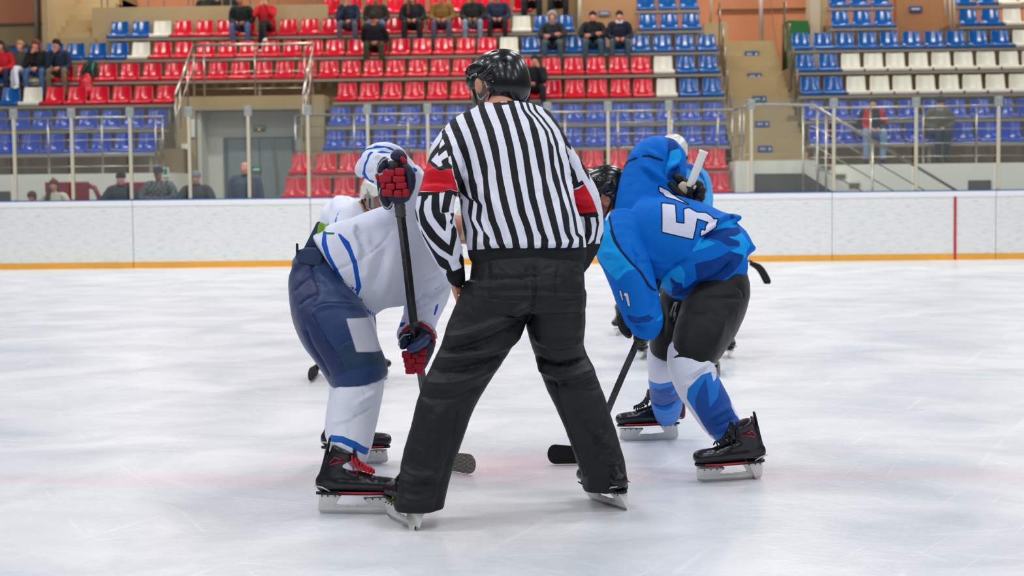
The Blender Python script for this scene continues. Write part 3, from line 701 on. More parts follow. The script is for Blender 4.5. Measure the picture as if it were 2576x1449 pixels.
# ================================================================ soft-body sculpting
def _n(v):
    v = np.asarray(v, float); return v / (np.linalg.norm(v) + 1e-12)
class Sculpt:
    """union of tapered elliptical segments and ellipsoids, turned into one continuous mesh"""
    def __init__(s, k=0.012): s.p = []; s.k = k
    def seg(s, a, b, ra, rb, side=None, cap=None, pw=2.0, k=None, op='+'):
        """side: direction of the first radius (made square to the axis); ra, rb: (r_side, r_other)"""
        a = np.asarray(a, float); b = np.asarray(b, float)
        ra = (ra, ra) if np.isscalar(ra) else ra; rb = (rb, rb) if np.isscalar(rb) else rb
        ax = b - a; L = np.linalg.norm(ax); ax = ax / L if L > 1e-9 else np.array([0, 0, 1.0])
        if side is None: side = np.cross(ax, (0, 1, 0)) if abs(ax[1]) < 0.9 else np.cross(ax, (1, 0, 0))
        u = np.asarray(side, float); u = _n(u - ax * np.dot(u, ax)); v = np.cross(ax, u)
        cpa, cpb = cap if isinstance(cap, tuple) else (cap, cap)
        ca = cpa if cpa is not None else min(ra) * 0.9; cb = cpb if cpb is not None else min(rb) * 0.9
        s.p.append((op, a, ax, L, u, v, ra, rb, ca, cb, pw, s.k if k is None else k))
        return s
    def chain(s, nodes, sub=3, side=None, cap=None, pw=2.0, k=None, kin=0.004, op='+'):
        """nodes: (point, r_side, r_other); smoothed by Catmull-Rom"""
        pts = np.array([list(n[0]) + [n[1], n[2]] for n in nodes], float)
        out = []
        for i in range(len(pts) - 1):
            p0, p1, p2, p3 = pts[max(i - 1, 0)], pts[i], pts[i + 1], pts[min(i + 2, len(pts) - 1)]
            for j in range(sub):
                t_ = j / sub
                out.append(0.5 * ((2 * p1) + (p2 - p0) * t_ + (2 * p0 - 5 * p1 + 4 * p2 - p3) * t_ ** 2 + (3 * p1 - p0 - 3 * p2 + p3) * t_ ** 3))
        out.append(pts[-1])
        pp = np.array([o_[:3] for o_ in out]); cum = np.concatenate([[0], np.cumsum(np.linalg.norm(np.diff(pp, axis=0), axis=1))])
        for i in range(len(out) - 1):
            a, b = out[i], out[i + 1]
            ra = (max(a[3], .001), max(a[4], .001)); rb = (max(b[3], .001), max(b[4], .001))
            cp = None
            if cap is not None:
                cp = (cap if (i == 0 or cum[i] < min(ra)) else None, cap if (i == len(out) - 2 or cum[-1] - cum[i + 1] < min(rb)) else None)
            s.seg(a[:3], b[:3], ra, rb, side, cp, pw, k if i == 0 else kin, op)
        return s
    def ell(s, c, r, rot=None, pw=2.0, k=None, op='+'):
        R = np.eye(3) if rot is None else np.asarray(rot, float)
        c = np.asarray(c, float)
        s.p.append((op, c, R[2], 0.0, R[0], R[1], (r[0], r[1]), (r[0], r[1]), r[2], r[2], pw, s.k if k is None else k))
        return s
    def half(s, pt, nrm, k=0.003):
        """keep what lies behind the plane"""
        s.p.append(('h', np.asarray(pt, float), _n(nrm), k)); return s
    def _bb(s):
        lo = np.full(3, 1e9); hi = -lo
        for q in s.p:
            if q[0] != '+': continue
            _, a, ax, L, u, v, ra, rb, ca, cb, pw, k = q
            R = max(ra + rb + (ca, cb)) * 1.02
            for p in (a, a + ax * L):
                lo = np.minimum(lo, p - R); hi = np.maximum(hi, p + R)
        return lo, hi
    def mesh(s, vox, relax=1, disp=None):
        lo, hi = s._bb(); lo -= 3 * vox; hi += 3 * vox
        N = np.ceil((hi - lo) / vox).astype(int) + 1
        BIG = 4 * vox + 0.012
        D = np.full(N, BIG, np.float32)
        g = [lo[i] + vox * np.arange(N[i]) for i in range(3)]
        for q in s.p:
            if q[0] == 'h':
                _, pt, nr, k = q
                d = ((g[0] - pt[0]) * nr[0])[:, None, None] + ((g[1] - pt[1]) * nr[1])[None, :, None] + ((g[2] - pt[2]) * nr[2])[None, None, :]
                D = np.maximum(D, d.astype(np.float32)); continue
            op, a, ax, L, u, v, ra, rb, ca, cb, pw, k = q
            R = max(ra + rb + (ca, cb)) + BIG
            b = a + ax * L
            i0 = np.clip(((np.minimum(a, b) - R - lo) / vox).astype(int), 0, N - 1)
            i1 = np.clip(((np.maximum(a, b) + R - lo) / vox).astype(int) + 2, 1, N)
            sl = tuple(slice(i0[i], i1[i]) for i in range(3))
            X_ = (g[0][sl[0]] - a[0])[:, None, None]; Y_ = (g[1][sl[1]] - a[1])[None, :, None]; Z_ = (g[2][sl[2]] - a[2])[None, None, :]
            wv = X_ * ax[0] + Y_ * ax[1] + Z_ * ax[2]
            uu = X_ * u[0] + Y_ * u[1] + Z_ * u[2]
            vv = X_ * v[0] + Y_ * v[1] + Z_ * v[2]
            if L > 1e-9:
                tt = np.clip(wv / L, 0, 1)
                ru = ra[0] + (rb[0] - ra[0]) * tt; rv = ra[1] + (rb[1] - ra[1]) * tt; rc = ca + (cb - ca) * tt
                ww = np.where(wv < 0, wv, np.maximum(wv - L, 0))
            else:
                ru, rv, rc, ww = ra[0], ra[1], ca, wv
            if pw == 2.0:
                n = np.sqrt((uu / ru) ** 2 + (vv / rv) ** 2 + (ww / rc) ** 2)
            else:
                n = ((np.abs(uu) / ru) ** pw + (np.abs(vv) / rv) ** pw + (np.abs(ww) / rc) ** pw) ** (1 / pw)
            n = np.maximum(n, 1e-5)
            ln = np.sqrt(uu ** 2 + vv ** 2 + ww ** 2)
            d = (ln * (1 - 1 / n)).astype(np.float32)
            d = np.where(ln < 1e-5, -min(ra), d)
            E = D[sl]
            if op == '+':
                h = np.clip(0.5 + 0.5 * (E - d) / k, 0, 1)
                D[sl] = E * (1 - h) + d * h - k * h * (1 - h)
            else:
                d = -d
                h = np.clip(0.5 - 0.5 * (E - d) / k, 0, 1)
                D[sl] = E * (1 - h) + d * h + k * h * (1 - h)
        if disp is not None:
            D = D + disp(g[0][:, None, None], g[1][None, :, None], g[2][None, None, :]).astype(np.float32)
        # naive surface nets
        S = D < 0
        n0, n1, n2 = D.shape
        C = np.zeros((n0 - 1, n1 - 1, n2 - 1), np.int8)
        for i in (0, 1):
            for j in (0, 1):
                for l in (0, 1):
                    C += S[i:n0 - 1 + i, j:n1 - 1 + j, l:n2 - 1 + l]
        act = (C > 0) & (C < 8)
        idx = np.full(act.shape, -1, np.int64); ii = np.argwhere(act); idx[act] = np.arange(len(ii))
        acc = np.zeros((len(ii), 3)); cnt = np.zeros(len(ii))
        cs = {}
        def cor(c):
            if c not in cs: cs[c] = D[ii[:, 0] + c[0], ii[:, 1] + c[1], ii[:, 2] + c[2]].astype(float)
            return cs[c]
        for a0 in range(3):
            for b0 in (0, 1):
                for b1 in (0, 1):
                    c0 = [0, 0, 0]; o = [x for x in range(3) if x != a0]
                    c0[o[0]], c0[o[1]] = b0, b1; c1 = list(c0); c1[a0] = 1
                    d0, d1 = cor(tuple(c0)), cor(tuple(c1))
                    m = (d0 < 0) != (d1 < 0)
                    tq = np.where(m, d0 / np.where(m, d0 - d1, 1), 0)
                    pt = np.tile(np.array(c0, float), (len(ii), 1)); pt[:, a0] += tq
                    acc += pt * m[:, None]; cnt += m
        V = lo + (ii + acc / cnt[:, None]) * vox
        Q = []
        for a0 in range(3):
            o = [x for x in range(3) if x != a0]
            s0 = [slice(0, -1)] * 3; s1 = [slice(0, -1)] * 3
            A = np.take(S, range(0, S.shape[a0] - 1), axis=a0); B = np.take(S, range(1, S.shape[a0]), axis=a0)
            E = np.argwhere(A != B)
            ok = np.all(E > 0, axis=1) & (E[:, o[0]] < S.shape[o[0]] - 1) & (E[:, o[1]] < S.shape[o[1]] - 1)
            E = E[ok]
            def gi(d0, d1):
                e = E.copy(); e[:, o[0]] -= d0; e[:, o[1]] -= d1; return idx[e[:, 0], e[:, 1], e[:, 2]]
            q = np.stack([gi(0, 0), gi(1, 0), gi(1, 1), gi(0, 1)], 1)
            ins = A[E[:, 0], E[:, 1], E[:, 2]]
            flip = ins if a0 != 1 else ~ins
            q = np.where(flip[:, None], q, q[:, ::-1])
            Q.append(q)
        Q = np.concatenate(Q)
        Q = Q[np.all(Q >= 0, axis=1)]
        for _ in range(relax):
            V = lap(V, Q, 0.5)
        return V, Q
def lap(V, Q, f=0.5):
    S_ = np.zeros_like(V); c = np.zeros(len(V))
    for i in range(4):
        a, b = Q[:, i], Q[:, (i + 1) % 4]
        for x in range(3):
            S_[:, x] += np.bincount(a, V[b, x], len(V)) + np.bincount(b, V[a, x], len(V))
        c += np.bincount(a, minlength=len(V)) + np.bincount(b, minlength=len(V))
    return V * (1 - f) + f * S_ / np.maximum(c, 1)[:, None]
def normals(V, Q):
    fn = np.cross(V[Q[:, 2]] - V[Q[:, 0]], V[Q[:, 3]] - V[Q[:, 1]])
    N = np.zeros_like(V)
    for i in range(4):
        for x in range(3): N[:, x] += np.bincount(Q[:, i], fn[:, x], len(V))
    return N / (np.linalg.norm(N, axis=1)[:, None] + 1e-12)
def obj_from(name, V, Q, m, parent=None, attrs=None, origin=None):
    og = np.array(origin if origin is not None else (wloc(parent) if parent is not None else (0, 0, 0)), float)
    me = bpy.data.meshes.new(name)
    me.vertices.add(len(V)); me.vertices.foreach_set('co', (V - og).astype(np.float32).ravel())
    me.loops.add(len(Q) * 4); me.loops.foreach_set('vertex_index', Q.astype(np.int32).ravel())
    me.polygons.add(len(Q)); me.polygons.foreach_set('loop_start', (np.arange(len(Q)) * 4).astype(np.int32))
    me.polygons.foreach_set('use_smooth', np.ones(len(Q), bool))
    me.update(calc_edges=True); me.validate()
    if attrs:
        for k_, a in attrs.items():
            at = me.attributes.new(k_, 'FLOAT', 'POINT'); at.data.foreach_set('value', np.asarray(a, np.float32))
    for mm_ in (m if isinstance(m, (list, tuple)) else [m]): me.materials.append(mm_)
    o = bpy.data.objects.new(name, me); COL.objects.link(o)
    if parent is not None: o.parent = parent
    else: o.location = Vector(og)
    return o
# pattern cutting: garments are printed flat, front/back on, in the plane x-z at their own distance
def plan(V, Y0):
    """flat pattern coordinates (in px of the photograph at distance Y0) of points: a plain x,z mapping of the cloth"""
    q = np.array([V[:, 0], np.broadcast_to(Y0, (len(V),)), V[:, 2]]).T - EYE
    d = q @ FW
    return np.stack([CX + F * (q @ RT) / d, CY - F * (q @ UP) / d], 1)
def poly_sd(pts, poly):
    """signed distance to a polygon, positive inside"""
    P_ = np.asarray(poly, float); n = len(P_)
    x, y = pts[:, 0], pts[:, 1]
    d = np.full(len(pts), 1e18); ins = np.zeros(len(pts), bool)
    for i in range(n):
        a, b = P_[i], P_[(i + 1) % n]
        e = b - a; L2 = e @ e + 1e-12
        t_ = np.clip(((x - a[0]) * e[0] + (y - a[1]) * e[1]) / L2, 0, 1)
        d = np.minimum(d, (x - a[0] - t_ * e[0]) ** 2 + (y - a[1] - t_ * e[1]) ** 2)
        c = (a[1] > y) != (b[1] > y)
        xi = a[0] + (y - a[1]) / np.where(c, (b[1] - a[1]), 1) * (b[0] - a[0])
        ins ^= c & (x < xi)
    d = np.sqrt(d); return np.where(ins, d, -d)
def polys_sd(pts, polys):
    r = np.full(len(pts), -1e3)
    for p in polys: r = np.maximum(r, poly_sd(pts, p))
    return r
def line_d(pts, line):
    x, y = pts[:, 0], pts[:, 1]; d = np.full(len(pts), 1e9)
    for a, b in zip(line[:-1], line[1:]):
        a = np.array(a, float); b = np.array(b, float); e = b - a; L2 = e @ e + 1e-12
        t_ = np.clip(((x - a[0]) * e[0] + (y - a[1]) * e[1]) / L2, 0, 1)
        d = np.minimum(d, np.hypot(x - a[0] - t_ * e[0], y - a[1] - t_ * e[1]))
    return d
def line_sd(pts, line, hw): return hw - line_d(pts, line)
def spline(pts, n=5):
    pts = np.array(pts, float); out = []
    for i in range(len(pts) - 1):
        p0, p1, p2, p3 = pts[max(i - 1, 0)], pts[i], pts[i + 1], pts[min(i + 2, len(pts) - 1)]
        for j in range(n):
            t_ = j / n
            out.append(0.5 * ((2 * p1) + (p2 - p0) * t_ + (2 * p0 - 5 * p1 + 4 * p2 - p3) * t_ ** 2 + (3 * p1 - p0 - 3 * p2 + p3) * t_ ** 3))
    out.append(pts[-1]); return np.array(out)
def creases(V, Q, uv, lines, front=None):
    """press soft ridges (positive) and valleys (negative) into the cloth; line: (points, depth in m, half width in px)"""
    Nn = normals(V, Q); h = np.zeros(len(V))
    for ln, amp, wd in lines:
        sp = spline(ln, 4)
        x, y = uv[:, 0], uv[:, 1]
        m = (x > sp[:, 0].min() - 3 * wd) & (x < sp[:, 0].max() + 3 * wd) & (y > sp[:, 1].min() - 3 * wd) & (y < sp[:, 1].max() + 3 * wd)
        if not m.any(): continue
        d = line_d(uv[m], sp)
        # fade towards the two ends
        e0 = np.hypot(uv[m, 0] - sp[0, 0], uv[m, 1] - sp[0, 1]); e1 = np.hypot(uv[m, 0] - sp[-1, 0], uv[m, 1] - sp[-1, 1])
        fade = np.clip(np.minimum(e0, e1) / (2.5 * wd), 0.15, 1)
        h[m] += (1.9 * amp * np.exp(-(d / wd) ** 2) if amp > 0 else 2.3 * amp * np.exp(-np.abs(d) / (.75 * wd))) * fade
    f = np.clip(-Nn[:, 1] * 1.6 + 0.2, 0, 1) if front is None else front(Nn)
    return V + Nn * (h * f)[:, None]
def rumple(V, Q, amp, sc, seed=0, aniso=(1, 1, 1)):
    """soft random rumples of cloth"""
    rg = np.random.RandomState(seed); Nn = normals(V, Q); h = np.zeros(len(V))
    W = V * np.array(aniso)
    for o in range(4):
        f = sc * 1.7 ** o
        for _ in range(3):
            k_ = rg.normal(size=3); k_ /= np.linalg.norm(k_); k2 = rg.normal(size=3); k2 /= np.linalg.norm(k2)
            ph = rg.uniform(0, 6.28)
            h += np.sin(W @ k_ * f + ph + 1.5 * np.sin(W @ k2 * f * 0.6)) / (3 * 1.9 ** o)
    return V + Nn * (h * amp)[:, None]
def pn(px, py, Y, ru, rv):
    """node from pixel data: centre, half width in px, half thickness in m"""
    return (P(px, py, Y), ru * Y / F, rv)
class Person:
    def __init__(s, loc, label, cat='person', group=None, name='person'):
        s.root = empty(name, loc, label, cat, group)
def rotm(fx, up=(0, 0, 1)):
    """rows: side, forward, up for a head looking along fx"""
    f_ = _n(fx); s_ = _n(np.cross(f_, up)); u_ = np.cross(s_, f_)
    return s_, f_, u_
# ================================================================ shared cloth and gear materials
SKIN = mat('skin', srgb(206, 142, 116), 0.5, noise=0.10, nscale=30, bump=0.25, bscale=160, bdist=0.002)
SKIN2 = mat('tanned_skin', srgb(176, 112, 84), 0.5, noise=0.1, nscale=30, bump=0.25, bscale=160, bdist=0.002)
BLKG = mat('glossy_black_shell', srgb(14, 16, 18), 0.24, coat=0.15, spec=0.5)
BLKM = mat('matt_black_rubber', srgb(14, 15, 17), 0.55)
BLKV = mat('black_vent', srgb(3, 3, 4), 0.9)
STRAP = mat('black_webbing', srgb(20, 21, 24), 0.8)
BLADE = mat('skate_steel', srgb(190, 192, 198), 0.18, metal=1.0)
HOLD = mat('white_holder_plastic', srgb(222, 222, 216), 0.35, noise=0.05, nscale=20)
BOOTM = mat('black_boot_leather', srgb(22, 23, 29), 0.28, spec=0.5, bump=0.15, bscale=60, bdist=0.002)
REDM = mat('red_trim', srgb(196, 20, 40), 0.5)
REDLACE = mat('red_lace', srgb(215, 24, 44), 0.8)
BLKLACE = mat('black_lace', srgb(24, 26, 30), 0.8)
CLEAR = bpy.data.materials.new('clear_visor'); CLEAR.use_nodes = True
t = NT(CLEAR); tr = t.node('ShaderNodeBsdfTransparent'); tr.inputs[0].default_value = (0.86, 0.88, 0.88, 1)
gl = t.node('ShaderNodeBsdfGlossy'); gl.inputs['Roughness'].default_value = 0.03
lw = t.node('ShaderNodeLayerWeight'); lw.inputs[0].default_value = 0.45
mf = t.node('ShaderNodeMath', operation='MULTIPLY'); mf.inputs[1].default_value = .45; t.link(lw.outputs['Fresnel'], mf.inputs[0])
m1 = t.node('ShaderNodeMixShader'); t.link(mf.outputs[0], m1.inputs[0]); t.link(tr.outputs[0], m1.inputs[1]); t.link(gl.outputs[0], m1.inputs[2])
t.link(m1.outputs[0], t.n['Material Output'].inputs[0])
c1 = lambda pts: [(1090 + x / 6.44, 230 + y / 6.44) for x, y in pts]
c2 = lambda pts: [(1130 + x / 5.795, 430 + y / 5.795) for x, y in pts]
c3 = lambda pts: [(1030 + x / 6.585, 290 + y / 6.585) for x, y in pts]
c4 = lambda pts: [(1030 + x / 5.365, 470 + y / 5.365) for x, y in pts]
c5 = lambda pts: [(1370 + x / 4.14, 330 + y / 4.14) for x, y in pts]

# ---------------------------------------------------------------- skate builder
def skate(parent, toe, heel, up, size_h=0.30, boot=BOOTM, lace=REDLACE, label=None, boot_h=0.19, detail=True, tongue=True, cuff=None, trimm=REDM, blade=BLADE, hold=HOLD, base=0.0):
    """toe, heel: world points of the blade on the ice; up: direction of the ankle from the sole"""
    toe = np.array(toe, float); heel = np.array(heel, float)
    L = np.linalg.norm(toe - heel); fx = _n(toe - heel); u = np.asarray(up, float); u = _n(u - fx * np.dot(u, fx)); sd = np.cross(fx, u)
    def W(a, b, c): return heel + fx * (a * L) + sd * b + u * c     # a along 0..1, b sideways, c up
    h1 = 0.075 * size_h / 0.30
    # blade
    pf = []; pts = [(-0.02, .010), (0.0, 0.002), (.08, 0.0), (.5, -.001), (.9, 0.0), (.99, .006), (1.02, .016), (1.0, .024), (.5, .018), (.0, .020)]
    b = MB(); b.prism([W(a, -0.0018, c) for a, c in pts], sd * 0.0036)
    bl = b.build('blade', blade, parent)
    # holder: two towers and a rocker beam with an opening
    mb = MB()
    def band(top, bot, wt, wb):
        """strip between two outlines (a,c) lists, given half widths"""
        n = len(top); vs = []; fs = []
        for i in range(n):
            vs += [W(top[i][0], -wt, top[i][1]), W(top[i][0], wt, top[i][1]), W(bot[i][0], -wb, bot[i][1]), W(bot[i][0], wb, bot[i][1])]
        for i in range(n - 1):
            a, c = 4 * i, 4 * (i + 1)
            fs += [(a, a + 1, c + 1, c), (a + 2, c + 2, c + 3, a + 3), (a, c, c + 2, a + 2), (a + 1, a + 3, c + 3, c + 1)]
        fs += [(0, 2, 3, 1), (4 * n - 4, 4 * n - 3, 4 * n - 1, 4 * n - 2)]
        mb.add(vs, fs)
    band([(-.03, .030), (.10, .031), (.3, .026), (.5, .026), (.7, .026), (.9, .031), (1.02, .034)], [(-.03, .012), (.10, .012), (.3, .011), (.5, .011), (.7, .011), (.9, .012), (1.02, .018)], .006, .004)
    # heel tower and toe tower with the open oval between them, small ribs in the rocker beam
    band([(.0, h1), (.12, h1), (.25, h1)], [(-.03, .020), (.08, .024), (.15, .030)], .020, .006)
    band([(.25, h1), (.29, h1 * .93)], [(.15, .030), (.19, .027)], .018, .006)
    band([(.66, h1 * .82), (.82, h1 * .86), (1.0, h1 * .86)], [(.76, .028), (.88, .024), (1.02, .024)], .024, .006)
    band([(.60, h1 * .84), (.66, h1 * .82)], [(.70, .027), (.76, .028)], .018, .006)
    for a0 in (.26, .38, .50, .62):
        band([(a0 + .008, .034), (a0 + .022, .034)], [(a0, .02), (a0 + .014, .02)], .005, .005)
    band([(.15, .042), (.25, .035), (.45, .031), (.65, .033), (.78, .040)], [(.15, .035), (.25, .029), (.45, .026), (.65, .028), (.78, .034)], .006, .006)
    hd = mb.build('blade_holder', hold, parent, bevel=0.0025)
    # boot
    s = Sculpt(0.012)
    z0 = h1 + 0.006
    BL = lambda a, c, ru, rv: (W(a, 0, z0 + c), ru, rv)
    s.chain([BL(.04, .040, .034, .036), BL(.20, .040, .036, .034), BL(.45, .036, .038, .034), BL(.72, .034, .043, .032), BL(.90, .032, .042, .030), BL(1.0, .030, .036, .027)], side=sd, sub=2)
    s.chain([BL(.13, .045, .036, .046), BL(.20, .08, .036, .050), BL(.30, boot_h - .03, .040, .050), BL(.35, boot_h, .044, .053)], side=sd, sub=3, cap=0.006)
    s.chain([BL(.30, .080, .033, .030), BL(.50, .062, .034, .026), BL(.70, .048, .036, .024)], side=sd, sub=2)
    s.seg(W(.03, 0, z0 + .08), W(.14, 0, z0 + boot_h + .045), (.024, .008), (.014, .005), side=sd, cap=.01)
    s.half(W(.5, 0, z0 - 0.002), -u)
    V, Q = s.mesh(0.0052, 2)
    bo = obj_from('boot', V, Q, boot, parent)
    if not detail: return bo
    # sole plate in red, heel trim
    mb = MB(); top = [(.0, .0), (.25, .0), (.5, -.002), (.8, .0), (1.08, .004)]
    n = 26; ring = []
    for k_ in range(n):
        th = 2 * math.pi * k_ / n; ca, sa = math.cos(th), math.sin(th)
        a = .50 + .56 * math.copysign(abs(ca) ** .7, ca); wv_ = .031 + .007 * a
        ring.append((a, wv_ * math.copysign(abs(sa) ** .8, sa)))
    vs = [W(a, b_, z0 - .006) for a, b_ in ring] + [W(a, b_, z0 + .004) for a, b_ in ring]
    mb.add(vs, [tuple(range(n))[::-1], tuple(range(n, 2 * n))] + [(i, (i + 1) % n, (i + 1) % n + n, i + n) for i in range(n)])
    mb.build('sole', BLKM, parent, smooth=False)
    for sg in (-1, 1):
        mb = MB(); mb.tube([W(.28, sg * .040, z0 + .006), W(.5, sg * .044, z0 + .004), W(.72, sg * .047, z0 + .004), W(.96, sg * .040, z0 + .006)], [.002, .004, .004, .003], 6); mb.build('sole_stripe', trimm, parent, smooth=True)
        mb = MB(); mb.tube([W(-.06, sg * .030, z0 + .03), W(.05, sg * .039, z0 + .026), W(.16, sg * .039, z0 + .010)], [.002, .0035, .002], 6); mb.build('heel_stripe', mat_cache('silver_trim', srgb(190, 190, 195), 0.3), parent, smooth=True)
        mb = MB(); mb.tube([W(.16, sg * .039, z0 + boot_h - .045), W(.24, sg * .044, z0 + boot_h - .022), W(.38, sg * .043, z0 + boot_h - .040), W(.29, sg * .044, z0 + boot_h - .042), W(.17, sg * .039, z0 + boot_h - .052)], .0022, 6); mb.build('collar_mark', trimm, parent, smooth=True)
        mb = MB()
        for a in (.04, .12, .22, .64, .74, .84, .94): mb.ball(W(a, sg * (.0205 if a < .3 else .0245), h1 * (.93 if a < .3 else .79)), .0032, 4)
        mb.build('rivets', BLKM, hd)
    # laces
    mb = MB()
    for i in range(7):
        q = i / 6.0
        a = .47 + .24 * q; c = z0 + boot_h - .030 - (boot_h - .115) * q - .010 * math.sin(q * 3)
        a2 = .265 + .36 * q; c2_ = c + .012
        w_ = .026
        mb.tube([W(a + .02, -w_, c - .010), W(a + .03, -.008, c + .006), W(a - .01, .010, c + .012), W(a - .04, w_, c + .002)], .0042, 6, ry=.0030)
        mb.tube([W(a + .02, w_, c - .010), W(a + .03, .008, c + .008), W(a - .01, -.010, c + .014), W(a - .04, -w_, c + .002)], .0042, 6, ry=.0030)
    for sg in (-1, 1):
        mb.tube([W(.50, .0, z0 + boot_h - .022), W(.50, sg * .030, z0 + boot_h - .026), W(.56, sg * .042, z0 + boot_h - .065), W(.53, sg * .042, z0 + boot_h - .095)], .0035, 6)
        mb.tube([W(.50, .0, z0 + boot_h - .022), W(.47, sg * .036, z0 + boot_h - .018), W(.48, sg * .050, z0 + boot_h - .050), W(.50, sg * .048, z0 + boot_h - .075)], .0035, 6)
    mb.build('laces', lace, parent, smooth=True)
    if tongue:
        s = Sculpt(.004)
        s.chain([(W(.53, 0, z0 + boot_h - .06), .028, .006), (W(.50, 0, z0 + boot_h - .02), .032, .007), (W(.48, 0, z0 + boot_h + .005), .030, .006)], side=sd, sub=2)
        V, Q = s.mesh(0.004, 1); obj_from('tongue', V, Q, BOOTM, parent)
    return bo
_mc = {}
def mat_cache(name, c, r):
    if name not in _mc: _mc[name] = mat(name, c, r)
    return _mc[name]

# ---------------------------------------------------------------- helmet builder
def sheet(fn, nu, nv, name, m, parent, thick=.002):
    vs = []; fs = []
    for i in range(nu):
        for j in range(nv):
            vs.append(fn(i / (nu - 1), j / (nv - 1)))
    for i in range(nu - 1):
        for j in range(nv - 1):
            a = i * nv + j; fs.append((a, a + 1, a + nv + 1, a + nv))
    mb = MB().add(vs, fs); o = mb.build(name, m, parent, smooth=True)
    md = o.modifiers.new('thick', 'SOLIDIFY'); md.thickness = thick; md.offset = 0
    return o
EDGE = mat('visor_edge', srgb(190, 200, 196), 0.15, spec=0.8)
def helmet(root, HC, hs, hf, hu, shell, pad, vox=.005, guard=False, visor=True, straps=True):
    def HH(a, b, c): return HC + hs * a + hf * b + hu * c
    R_ = np.array([hs, hf, hu])
    s = Sculpt(.012)
    s.ell(HH(0, -.004, .018), (.099, .130, .094), R_, pw=2.2)
    s.ell(HH(0, -.045, -.042), (.097, .094, .100), R_, k=.03)
    s.ell(HH(0, .062, .012), (.088, .076, .060), R_, k=.03)
    for sg in (-1, 1):
        s.chain([(HH(sg * .082, .086, .044), .007, .018), (HH(sg * .092, .045, .050), .008, .022), (HH(sg * .096, .005, .046), .008, .020), (HH(sg * .095, -.022, .036), .005, .008)], sub=2, side=hs, k=.006)
        s.chain([(HH(sg * .094, .028, .006), .006, .005), (HH(sg * .099, -.03, .002), .006, .006), (HH(sg * .092, -.078, .024), .005, .007)], sub=2, side=hs, k=.006)
        s.chain([(HH(sg * .030, .02, .103), .012, .006), (HH(sg * .034, -.05, .094), .013, .007), (HH(sg * .042, -.098, .058), .012, .008), (HH(sg * .046, -.116, .02), .010, .008)], sub=3, side=hs, k=.012)
    s.ell(HH(0, .130, -.085), (.122, .112, .098), R_, op='-', k=.006)
    s.ell(HH(0, -.012, -.065), (.081, .096, .100), R_, op='-', k=.004)
    for sg in (-1, 1):
        s.ell(HH(sg * .105, .014, -.072), (.055, .052, .060), R_, op='-', k=.006)
        for (a, b, c, r1, r2, r3) in ((.096, .060, .050, .006, .016, .005), (.093, -.046, .062, .010, .013, .006), (.092, -.082, .030, .010, .009, .018), (.099, -.050, -.020, .006, .022, .005), (.060, -.112, .030, .007, .014, .018), (.052, -.060, .086, .007, .020, .010), (.045, .045, .096, .006, .022, .008)):
            s.ell(HH(sg * a, b, c), (r1, r2, r3), R_, op='-', k=.0025)
    s.half(HH(0, -.02, -.104), (-hu + hf * .5))
    V, Q = s.mesh(vox, 1)
    obj_from('helmet', V, Q, shell, root)
    s = Sculpt(.01)
    s.ell(HH(0, -.008, .008), (.086, .114, .080), R_); s.ell(HH(0, -.045, -.040), (.088, .086, .072), R_, k=.03)
    for sg in (-1, 1): s.ell(HH(sg * .105, .014, -.072), (.065, .052, .060), R_, op='-', k=.006)
    s.ell(HH(0, .130, -.085), (.122, .118, .102), R_, op='-', k=.006)
    s.ell(HH(0, -.01, -.07), (.070, .088, .100), R_, op='-', k=.004)
    s.half(HH(0, -.02, -.110), (-hu + hf * .5))
    V, Q = s.mesh(max(vox, .006), 1); obj_from('helmet_padding', V, Q, pad, root)
    mb = MB()
    for sg in (-1, 1):
        for (b, c) in ((.0, -.035), (-.03, -.052), (.052, .015), (.066, .028), (-.062, -.042)):
            mb.ball(HH(sg * .099, b, c), .0035, 4)
    mb.build('screws', BLADE, root)
    if visor:
        def vis(u, v):
            th = math.radians(-96 + 192 * u)
            return HH(.100 * math.sin(th) * (1 - .10 * v), .028 + .103 * math.cos(th) + .004 * v, .022 - .125 * v)
        sheet(vis, 25, 9, 'visor', CLEAR, root)
        for vv_ in (0.0, 1.0): MB().tube([vis(u, vv_) for u in np.linspace(0, 1, 30)], .0016, 5).build('visor_rim', EDGE, root, smooth=True)
        for uu_ in (0.0, 1.0): MB().tube([vis(uu_, v) for v in np.linspace(0, 1, 8)], .0016, 5).build('visor_rim', EDGE, root, smooth=True)
    for sg in (-1, 1):
        if guard and sg < 0:
            def eg(u, v): return HH(sg * (.093 + .006 * math.sin(u * 3.1)), -.012 + .050 * u, -.012 - .075 * v)
            sheet(eg, 8, 10, 'ear_guard', CLEAR, root)
            MB().tube([eg(u, v) for u, v in ((0, 0), (1, 0), (1.15, .4), (1, .85), (.6, 1.05), (.1, .9), (-.1, .5), (0, 0))], .0024, 6).build('ear_guard_rim', EDGE, root, smooth=True)
        if straps:
            MB().tube([HH(sg * .094, .060, -.03), HH(sg * .086, .060, -.09), HH(sg * .058, .066, -.140), HH(0, .074, -.158)], .006, 6, ry=.003).build('chin_strap', STRAP, root, smooth=True)
            MB().tube([HH(sg * .092, -.046, -.06), HH(sg * .086, -.010, -.105), HH(sg * .062, .035, -.140), HH(0, .074, -.158)], .007, 6, ry=.003).build('chin_strap', STRAP, root, smooth=True)
            MB().obox(HH(sg * .093, -.040, -.072), hs * .004, hf * .012, hu * .014).build('strap_buckle', STRAP, root, bevel=.003)

# ================================================================ REFEREE
YR = 6.05
ref = empty('person', (P(1270, 1290, 6.0)[0], 6.0, 0.0), 'person in a black and white striped referee jersey seen from behind, legs spread', 'person')
